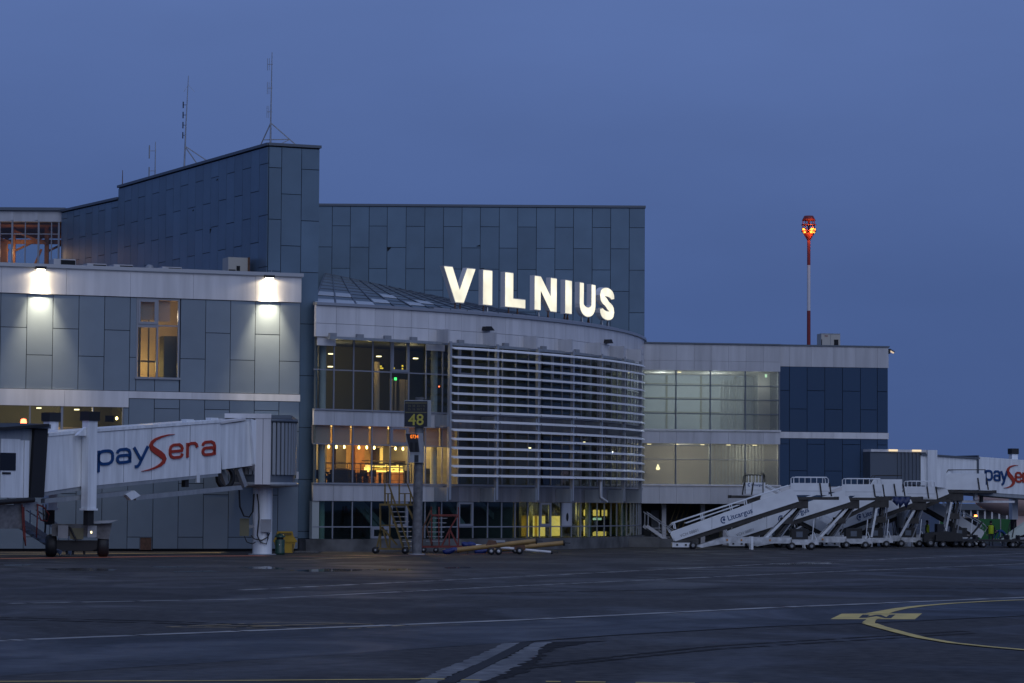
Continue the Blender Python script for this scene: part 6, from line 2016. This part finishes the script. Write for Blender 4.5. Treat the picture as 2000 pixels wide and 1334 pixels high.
m_orange = mat('amber_marker', (.5, .2, .02), .5)
passenger_stairs('white passenger stairs with Litcargus lettering standing ahead of the row', 1618, 181.0, 3.36, 7.65, 2.22, text_x=3.55, tongue=.55)
passenger_stairs('white passenger stairs parked directly behind the foremost flight', 1722, 188.0, 3.36, 7.65, 2.4, text_x=3.75, tongue=.55)
passenger_stairs('steep white passenger stairs with a tall closed platform and a blue tarpaulin', 1762, 193.5, 3.45, 5.2, 2.1, closed=True, text_x=None, arms='rear', tongue=1.3)
passenger_stairs('white passenger stairs with open guard rail between the closed platforms', 1826, 197.0, 3.30, 6.6, 1.9, text_x=3.6, arms='rear', tongue=1.1)
passenger_stairs('tallest white passenger stairs with a long solid platform by the far bridge', 1925, 200.0, 3.95, 7.2, 2.9, closed=True, arms='rear', tongue=.65)
passenger_stairs('white passenger stairs facing the curved hall with black guard posts', 1455, 191.5, 3.46, 5.0, 1.35, mirror=True, black_posts=True, text_plat=True, arms='rear', rail='single', tongue=.9)
passenger_stairs('white passenger stairs facing the hall in front of the dark far corridor', 1718, 203.5, 3.9, 5.4, 2.0, mirror=True, black_posts=True, arms='rear', rail='single', tongue=.4)
# tarpaulin
p = dpt(1752, 972, 193.2)
t = thing('blue_tarpaulin', 'dark blue tarpaulin hanging in folds from a stair platform', 'tarpaulin', (p.x, 193.2, 0), 0)
b = MB(); n = 9
top = []; bot = []
for k in range(n + 1):
    x = -.3 + 1.15 * k / n; yy = .06 * math.sin(k * 2.1)
    top.append((x, yy, p.z + .05)); bot.append((x + .05 * math.sin(k), yy * 1.6 - .02, p.z - .2 - .55 * abs(math.sin(k * 1.05 + .3)) * (1 if 1 < k < 8 else .4)))
v = top + bot + [(x, y + .05, z) for x, y, z in top] + [(x, y + .05, z) for x, y, z in bot]
m_ = n + 1
f = []
for k in range(n): f += [(k, k + 1, m_ + k + 1, m_ + k), (2 * m_ + k, 3 * m_ + k, 3 * m_ + k + 1, 2 * m_ + k + 1), (m_ + k, m_ + k + 1, 3 * m_ + k + 1, 3 * m_ + k), (k, 2 * m_ + k, 2 * m_ + k + 1, k + 1)]
b.add(v, f, True).build('cloth_folds', m_tarp, t)
MB().bar((-.4, .03, p.z + .08), (.95, .03, p.z + .08), .06).build('hem_rod', m_copd, t)

# ================================================================ RIGHT PASSENGER BRIDGE
def passenger_bridge_right():
    R0 = dpt(1790, 1000, 200.5); R1 = dpt(2130, 1000, 206.0)
    d = (R1 - R0); rz = math.atan2(d.y, d.x)
    t = thing('far_passenger_bridge', 'white boarding bridge with paysera lettering behind the passenger stairs', 'boarding bridge', (R0.x, R0.y, 0), rz)
    M = FR[t.name]; HW = 1.4
    q = lambda px, py, c=-HW: on(px, py, M, c)
    P = [q(1800, 889), q(1914, 897), q(1914, 960), q(1800, 948)]
    MB().prism(P, -HW + .12, HW - .12).build('inner_tunnel', m_bridge, t)
    MB().prism([(P[0][0], P[0][1]), (P[1][0], P[1][1]), (P[1][0], P[1][1] + .12), (P[0][0], P[0][1] + .12)], -HW, HW).build('roof_edge', m_copd, t)
    a, b, c_, e = q(1912, 892), q(2090, 905), q(2090, 972), q(1912, 961)
    MB().prism([a, b, c_, e], -HW, HW).build('outer_tunnel', m_bridge, t)
    MB().prism([e, c_, (c_[0], c_[1] - .3), (e[0], e[1] - .22)], -HW + .05, HW - .05).build('floor_beam', m_bridge2, t)
    MB().box(a[0] - .1, a[0], -HW - .02, HW, e[1], a[1] + .1).build('end_frame', m_copd, t)
    P = [q(1868, 977), q(1985, 978), q(1985, 982), q(1868, 982)]
    MB().prism(P, -HW + .2, -HW + .5).build('service_beam', m_white, t)
    x, z = q(1906, 966); MB().box(x - .12, x + .12, -HW - .05, -HW + .2, z - .35, z + .2).build('hanging_plate', m_white, t)
    x, z = q(1918, 975); MB().box(x - .1, x + .1, -HW, -HW + .2, z - .2, z + .25).build('hanging_lamp', m_black, t)
    # head drum and dark corridor to the block
    z0, z1 = q(1790, 950)[1], q(1790, 880)[1]
    x0 = q(1793, 900, 0)[0]; x1 = q(1809, 900, 0)[0]
    MB().box(x0 - .1, x1, -HW - .1, HW + .1, z0, z1 + .05).build('head_frame', m_bridge, t)
    xd = q(1737, 900, 0)[0]
    MB().box(xd - 2.2, x0 - .1, -HW + .2, HW, z0 + .1, z1 - .12).build('corridor', m_copd, t)
    k = xd
    while k < x0 - .3:
        piece('corridor_rib', t, (k, -HW + .17, (z0 + z1) / 2), (.12, .07, z1 - z0 - .3), m_copd); k += .3
    MB().box(xd - 2.2, x0 - .1, -HW + .1, HW, z1 - .12, z1 + .05).build('corridor_roof', m_white, t)
    for pa, pb in ((1737, 1754), (1783, 1800)):
        MB().box(q(pa, 880)[0], q(pb, 880)[0] - .02, -HW - .0, -HW + .1, z1 - .07, z1 + .06).build('roof_strip_light', e_strip, t)
    MB().tube([((xd + x0) / 2, 0, 0), ((xd + x0) / 2, 0, z0 + .2)], .5, 16).build('support_column', m_bridge, t)
    for px in (1979,):
        for c in (HW + .3,):
            x, zt = q(px, 876, c); zc = q(px, 887, c)[1]
            MB().box(x - .24, x + .24, c - .22, c + .22, 1.9, zc).build('lift_column', m_bridge, t)
            MB().box(x - .29, x + .29, c - .28, c + .28, zc, zt).build('column_cap', m_black, t)
            MB().box(x - .16, x + .16, c - .15, c + .15, .95, 1.9).build('jack_screw', m_dark, t)
            w = MB().lathe([(.12, -.2), (.5, -.2), (.55, -.1), (.55, .1), (.5, .2), (.12, .2)], (x, c, .55), 'y', 20).build('wheel', m_black, t)
            MB().lathe([(.001, -.16), (.22, -.17), (.22, .17), (.001, .16)], (x, c, .55), 'y', 14).build('rim', m_grey, w)
        MB().box(x - .3, x + .3, -HW - .1, HW + .1, .4, 1.1).build('axle_beam', m_black, t)
    spans = (('p', 1923, 1938), ('a', 1940.5, 1953), ('y', 1954, 1967), ('S', 1960, 1988), ('e', 1982, 1995.5), ('r', 1997, 2009), ('a', 2011, 2024))
    xs = [(ch, q(p0, 930)[0], q(p1, 930)[0]) for ch, p0, p1 in spans]
    p0x = xs[0][1]; zb0 = q(1923, 938)[1]; zt0 = q(1923, 917.5)[1]
    bridge_logo(t, M @ Matrix.Translation((p0x, 0, zb0)), [(ch, u - p0x, v - p0x) for ch, u, v in xs], 0, zt0 - zb0, 1, -HW - .07, -HW - .01, (c_[1] - e[1]) / (c_[0] - e[0]), .2)


passenger_bridge_right()

# ================================================================ AIRCRAFT
AYp = 212.0
ps = dpt(1900, 972, AYp)
ac = thing('airliner', 'pale airliner nose with pink dawn light in its colour parked behind the far boarding bridge', 'aircraft', (ps.x, AYp, 0), R_(6))
prof = [(0.001, 0.0), (.28, .10), (.55, .32), (.85, .75), (1.15, 1.4), (1.45, 2.3), (1.7, 3.4), (1.87, 4.8), (1.95, 6.5), (1.95, 30)]
b = MB(); n = 28
v = []
for r, a in prof:
    cz_ = 3.45 + .55 * min(1, a / 5.0) + 0.0
    for k in range(n):
        tt = 2 * math.pi * k / n
        v.append((a, r * math.cos(tt), cz_ + r * 1.03 * math.sin(tt)))
f = [(i * n + k, i * n + (k + 1) % n, (i + 1) * n + (k + 1) % n, (i + 1) * n + k) for i in range(len(prof) - 1) for k in range(n)]
b.add(v, f, True); b.build('fuselage', m_plane, ac)
MB().bar((3.5, 0, 2.2), (3.4, 0, .4), .18).bar((3.9, 0, 2.1), (3.45, 0, .8), .1).build('nose_gear_leg', m_steel, ac)
for y in (-.25, .25):
    MB().lathe([(.1, -.1), (.36, -.1), (.36, .1), (.1, .1)], (3.4, y, .36), 'y', 18).build('nose_wheel', m_black, ac)
MB().box(3.0, 4.4, -.5, -.46, 1.35, 2.2).box(3.0, 4.4, .46, .5, 1.35, 2.2).build('gear_door', m_plane, ac)
MB().prism([(1.35, 4.55), (2.2, 5.1), (2.35, 4.75), (1.5, 4.35)], -.95, -.85).build('windscreen', m_sign, ac)

# ================================================================ FENCE AND LOW BUILDING BEYOND
fy = 226.0
fx0, fx1 = dpt(1835, 1020, fy).x, dpt(2080, 1020, fy).x
fe = thing('green_fence', 'green mesh boundary fence beyond the stairs and the aircraft', 'fence', (fx0, fy, 0), 0)
zt = dpt(1930, 1013.5, fy).z
k = 0; x = 0
while x < fx1 - fx0:
    piece('fence_panel', fe, (x + 1.2, 0, zt / 2 + .03), (2.34, .05, zt - .06), m_fence)
    piece('fence_post', fe, (x, 0, zt / 2 + .03), (.08, .09, zt + .06), m_steel)
    x += 2.4
hy = 250.0
hx0, hx1 = dpt(1842, 1000, hy).x, dpt(2090, 1000, hy).x
ho = thing('far_shed', 'low grey shed with a row of white posts beyond the green fence', 'building', (hx0, hy, 0), 0)
zt = dpt(1900, 984, hy).z; zm = dpt(1900, 996, hy).z
MB().box(0, hx1 - hx0, 1.5, 8, 0, zm).build('shed_wall', m_grey, ho)
MB().box(-.5, hx1 - hx0, -.4, 8.5, zm, zt).build('shed_roof', m_copd, ho)
for px in (1868, 1882, 1896, 1909, 1923, 1937, 1951, 1966):
    piece('shed_post', ho, (dpt(px, 1000, hy).x - hx0, -.1, zm / 2), (.14, .14, zm), m_white)

# ================================================================ GROUND EQUIPMENT ON THE RIGHT
def dolly(px, Yd, L, lab):
    p = dpt(px, 1050, Yd)
    t = thing('baggage_dolly', lab, 'trailer', (p.x, Yd, 0), random.uniform(-.05, .05), 'dark low trailers on the apron')
    MB().box(-L / 2, L / 2, 0, 1.5, .42, .56).build('deck', m_black, t)
    for x in (-L / 2 + .05, L / 2 - .05):
        MB().box(x - .04, x + .04, 0, 1.5, .56, .86).build('end_rail', m_black, t)
    for x in (-L / 2 + .5, L / 2 - .5):
        for y in (.1, 1.4): wheel_at(t, x, y, .21, .14)
    MB().bar((L / 2, .75, .4), (L / 2 + .9, .75, .2), .07).build('draw_bar', m_black, t)


dolly(1868, 196.0, 2.8, 'dark low baggage trailer next to the dark tow tractor')
dolly(1950, 196.5, 3.0, 'dark low baggage trailer at the feet of the man in the yellow vest')
dolly(2012, 197.0, 3.0, 'dark low baggage trailer under the belt loader')
p = dpt(1842, 1050, 196.5)
t = thing('tow_tractor', 'squat black tow tractor at the foot of the tallest stairs', 'tractor', (p.x, 196.5, 0), .05)
MB().prism([(-1.3, .35), (1.35, .35), (1.35, .95), (.5, 1.05), (.35, 1.1), (-.5, 1.05), (-1.3, .9)], 0, 1.4).build('body', m_black, t)
MB().box(-.35, .1, .2, 1.2, 1.05, 1.6).build('seat', m_cloth, t)
MB().tube([(.35, .7, 1.0), (.2, .7, 1.35)], .03, 6).lathe([(.17, -.015), (.2, 0), (.17, .015)], (.18, .7, 1.38), 'z', 14).build('steering_wheel', m_black, t)
for x in (-.85, .9):
    for y in (.08, 1.32): wheel_at(t, x, y, .3, .2)
MB().box(1.2, 1.4, .2, .5, .6, .75).build('headlight', m_grey, t)
# service truck with amber beacons
p = dpt(1888, 1040, 214.0)
t = thing('service_van', 'beige service van with two amber beacons beyond the stairs', 'van', (p.x, 214.0, 0), 0)
MB().prism([(-1.0, .5), (1.0, .5), (1.0, 1.35), (.85, 2.05), (-.85, 2.05), (-1.0, 1.35)], 0, 4.5).build('body', mat('van_beige', (.42, .36, .30), .5), t)
MB().prism([(-.88, 1.38), (.88, 1.38), (.76, 1.95), (-.76, 1.95)], -.02, .0).build('windscreen', m_sign, t)
MB().box(-.9, .9, -.06, 0, .45, .62).build('bumper', m_black, t)
for x in (-.72, .72):
    MB().lathe([(.001, .14), (.10, .12), (.12, .0)], (x, .3, 2.06), 'z', 10).build('beacon', e_orange, t)
    MB().box(x - .16, x + .16, -.03, 0, .75, .95).build('headlight', m_mwhite, t)
for x in (-.85, .85):
    for y in (.8, 3.6):
        MB().lathe([(.1, -.1), (.33, -.1), (.33, .1), (.1, .1)], (x, y, .33), 'x', 16).build('wheel', m_black, t)
# belt loader at the right edge
p = dpt(1957, 1049, 199.0)
t = thing('belt_loader', 'pale green white belt loader ramp rising beside the workers', 'belt loader', (p.x, 199.0, 0), 0)
MB().prism([(-.1, .55), (.5, .5), (7.0, 3.0), (7.0, 3.3), (3.0, 2.35), (1.9, 1.9), (.3, .75)], 0, .1).prism([(-.1, .55), (.5, .5), (7.0, 3.0), (7.0, 3.3), (3.0, 2.35), (1.9, 1.9), (.3, .75)], 1.1, 1.2).build('ramp_side', mat('loader_paint', (.50, .56, .50), .5), t)
MB().prism([(0, .6), (7.0, 3.05), (7.0, 3.12), (0, .67)], .1, 1.1).build('belt', m_black, t)
MB().box(.4, 4.5, .1, 1.1, .35, .7).build('chassis', m_grey, t)
for x in (1.0, 3.8):
    for y in (.05, 1.15): wheel_at(t, x, y, .3, .2)
for x in (.55, .9): MB().bar((x - .2, -.08, .7), (x, -.08, 1.75), .06).build('guard_post', m_black, t)
# slanting dark conveyor arm near the stairs
p = dpt(1896, 1050, 198.5)
t = thing('lifting_boom', 'thin dark slanting boom standing among the ground equipment', 'boom', (p.x, 198.5, 0), 0)
MB().bar((-.4, 0, .3), (.8, 0, 1.75), .12).build('boom_arm', m_black, t)
MB().box(-.8, .2, -.3, .3, .2, .6).build('boom_base', m_copd, t)
for x in (-.6, .1):
    for y in (-.3, .3): wheel_at(t, x, y, .2, .12)
# orange cone
p = gpt(1782, 1066)
t = thing('traffic_cone', 'small pinkish white cone on the ground by a stair jack', 'cone', (p.x, p.y, 0), 0)
MB().box(-.28, .28, -.28, .28, 0, .05).build('cone_base', m_rust, t)
MB().lathe([(.2, .05), (.06, .42), (.001, .44)], (0, 0, 0), 'z', 14).build('cone_body', mat('cone_paint', (.5, .33, .30), .6), t)


# ================================================================ PEOPLE
def person(lab, loc, rz, joints, edges, colour_fn, mats, extra, root=0):
    me = bpy.data.meshes.new('body')
    me.from_pydata([j[0] for j in joints], edges, [])
    o = bpy.data.objects.new('tmp', me); COL.objects.link(o)
    md = o.modifiers.new('skin', 'SKIN'); md.use_smooth_shade = True
    for i, j in enumerate(joints):
        r = j[1]; me.skin_vertices[0].data[i].radius = r if isinstance(r, tuple) else (r, r)
        me.skin_vertices[0].data[i].use_root = (i == root)
    o.modifiers.new('sub', 'SUBSURF').levels = 1
    dg = bpy.context.evaluated_depsgraph_get()
    out = bpy.data.meshes.new_from_object(o.evaluated_get(dg))
    bpy.data.objects.remove(o)
    out.materials.clear()
    for m in mats: out.materials.append(m)
    for p_ in out.polygons:
        p_.material_index = colour_fn(p_.center); p_.use_smooth = True
    t = thing('person', lab, 'person', loc, rz, 'people on the apron and in the cafe')
    link(out, 'body', t)
    extra(t)
    return t


def standing(hand=.0):
    J = [((0, 0, .95), (.15, .11)), ((0, 0, 1.18), (.14, .11)), ((0, 0, 1.40), (.17, .12)), ((0, 0, 1.52), .065), ((0, -.01, 1.62), (.085, .10)), ((0, -.01, 1.72), (.075, .09)),
         ((.20, 0, 1.42), .065), ((.27, .02, 1.14), .05), ((.27, -.06, .90), .04), ((.27, -.08, .80), (.03, .045)),
         ((-.20, 0, 1.42), .065), ((-.27, .02, 1.14), .05), ((-.26, -.06, .90), .04), ((-.26, -.08, .80), (.03, .045)),
         ((.10, 0, .86), .095), ((.11, -.01, .48), .065), ((.11, .02, .09), .048), ((.12, -.12, .05), (.045, .035)),
         ((-.10, 0, .86), .095), ((-.11, -.01, .48), .065), ((-.11, .02, .09), .048), ((-.12, -.12, .05), (.045, .035))]
    E_ = [(0, 1), (1, 2), (2, 3), (3, 4), (4, 5), (2, 6), (6, 7), (7, 8), (8, 9), (2, 10), (10, 11), (11, 12), (12, 13), (0, 14), (14, 15), (15, 16), (16, 17), (0, 18), (18, 19), (19, 20), (20, 21)]
    # fingers
    for s_, b_ in ((1, 9), (-1, 13)):
        for k in range(4):
            n0 = len(J); J.append(((s_ * (.265 + .004 * k), -.11 + .02 * k, .74 - .01 * (k in (1, 2))), .009)); J.append(((s_ * .26, -.12 + .02 * k, .70), .008)); E_ += [(b_, n0), (n0, n0 + 1)]
        n0 = len(J); J.append(((s_ * .25, -.125, .77), .010)); E_.append((b_, n0))
    return J, E_


J, E_ = standing()
cf = lambda c: 3 if c.z > 1.56 else (2 if abs(c.x) > .22 and c.z < .86 else (1 if c.z < .92 else 0))


def vest_on(t, mt=m_vest):
    b = MB(); n = 14; v = []
    prof = [(.185, .135, .88), (.18, .135, 1.1), (.20, .15, 1.3), (.21, .14, 1.44), (.12, .10, 1.50)]
    for rx_, ry_, z in prof:
        for k in range(n): v.append((rx_ * math.cos(2 * math.pi * k / n), ry_ * math.sin(2 * math.pi * k / n), z))
    f = [(i * n + k, i * n + (k + 1) % n, (i + 1) * n + (k + 1) % n, (i + 1) * n + k) for i in range(len(prof) - 1) for k in range(n)]
    b.add(v, f, True).build('vest', mt, t)


def hair_on(t, m, z=1.70, r=.1, c=(0, 0.01)):
    MB().lathe([(.001, .13), (.06, .115), (r * .9, .06), (r, 0), (r * .97, -.04)], (c[0], c[1], z), 'z', 12).build('hair', m, t)


def face_on(t, z=1.66, y=-.10):
    MB().prism([(-.012, z - .03), (.012, z - .03), (0, z + .03)], y - .03, y).build('nose', m_skin, t)
    for s_ in (-1, 1): MB().lathe([(.001, -.006), (.012, 0), (.001, .006)], (s_ * .035, y - .004, z + .03), 'y', 8).build('eye', m_dark, t)
    for s_ in (-1, 1): MB().lathe([(.001, -.012), (.03, 0), (.001, .012)], (s_ * .09, .01, z), 'x', 8).build('ear', m_skin, t)
    MB().box(-.025, .025, y - .004, y + .01, z - .065, z - .055).build('mouth', m_rust, t)


pz = dpt(1935.5, 1055, 204.0)
person('person in a yellow vest standing with the back turned near the aircraft', (pz.x, 204.0, 0), R_(175), J, E_, cf, [m_cloth, m_jean, m_skin, m_skin], lambda t: (vest_on(t), hair_on(t, m_dkhair), face_on(t)))
pz = dpt(1811, 1055, 205.0)
person('person in a yellow vest half hidden behind the stair arms', (pz.x, 205.0, 0), R_(60), J, E_, cf, [m_cloth, m_jean, m_skin, m_skin], lambda t: (vest_on(t), hair_on(t, m_dkhair), face_on(t)))
# bending worker in blue
Jb = [((0, .25, .92), (.16, .13)), ((0, .02, 1.08), (.15, .13)), ((0, -.28, 1.10), (.17, .13)), ((0, -.42, 1.08), .065), ((0, -.52, 1.04), (.09, .10)), ((0, -.60, 1.0), (.08, .085)),
      ((.2, -.28, 1.06), .065), ((.26, -.40, .80), .05), ((.2, -.52, .58), .04), ((.19, -.56, .50), (.03, .045)),
      ((-.2, -.28, 1.06), .065), ((-.26, -.40, .80), .05), ((-.2, -.52, .58), .04), ((-.19, -.56, .50), (.03, .045)),
      ((.1, .25, .84), .095), ((.12, .05, .48), .065), ((.12, .16, .09), .048), ((.13, .02, .05), (.045, .035)),
      ((-.1, .25, .84), .095), ((-.12, .05, .48), .065), ((-.12, .16, .09), .048), ((-.13, .02, .05), (.045, .035))]
Eb = E_[:21]
for s_, b_ in ((1, 9), (-1, 13)):
    for k in range(4):
        n0 = len(Jb); Jb.append(((s_ * (.19 + .01 * k), -.60 + .012 * k, .45), .009)); Eb = Eb + [(b_, n0)]
    n0 = len(Jb); Jb.append(((s_ * .15, -.58, .48), .010)); Eb = Eb + [(b_, n0)]
pz = dpt(1957, 1055, 203.5)
person('person in a blue jacket bending forward beside the yellow vest', (pz.x, 203.5, 0), R_(-70), Jb, Eb,
       lambda c: 3 if c.y < -.44 and c.z > .92 else (2 if c.z < .56 and c.y < -.48 else (1 if c.z < .86 and c.y > -.2 else 0)), [m_bjack, m_jean, m_skin, m_skin],
       lambda t: (MB().lathe([(.001, .12), (.07, .1), (.1, .02), (.1, -.03)], (0, -.53, 1.07), 'z', 12).build('hair', m_dkhair, t)))
# blond guest in the cafe, seated
a_ = hpt(628.5, 915, 1.7)[0]
Js = [((0, 0, .55), (.16, .13)), ((0, .02, .80), (.14, .11)), ((0, .02, 1.02), (.17, .12)), ((0, .01, 1.14), .065), ((0, -.01, 1.24), (.085, .10)), ((0, -.01, 1.33), (.075, .09)),
      ((.2, 0, 1.03), .065), ((.26, -.05, .78), .05), ((.2, -.28, .76), .04), ((.18, -.36, .77), (.045, .03)),
      ((-.2, 0, 1.03), .065), ((-.26, -.05, .78), .05), ((-.2, -.28, .76), .04), ((-.18, -.36, .77), (.045, .03)),
      ((.1, -.02, .52), .095), ((.11, -.42, .50), .07), ((.11, -.40, .08), .05), ((.11, -.52, .05), (.045, .035)),
      ((-.1, -.02, .52), .095), ((-.11, -.42, .50), .07), ((-.11, -.40, .08), .05), ((-.11, -.52, .05), (.045, .035))]
Es = E_[:21]
for s_, b_ in ((1, 9), (-1, 13)):
    for k in range(4):
        n0 = len(Js); Js.append(((s_ * (.20 - .018 * k), -.43, .77), .009)); Es = Es + [(b_, n0)]
    n0 = len(Js); Js.append(((s_ * .14, -.38, .78), .010)); Es = Es + [(b_, n0)]
person('person with light blond hair seated in the cafe window', (a_.x, a_.y, 3.76), R_(140), Js, Es,
       lambda c: 2 if c.z > 1.17 or c.y < -.33 and c.z > .7 else (1 if c.z < .6 else 0), [m_cloth, m_jean, m_skin],
       lambda t: (hair_on(t, m_hair, 1.31, .115), face_on(t, 1.27), MB().box(-.22, .22, -.2, .24, .38, .43).box(-.22, .22, .2, .24, .43, .9).build('chair_shell', m_dkwood, t)))
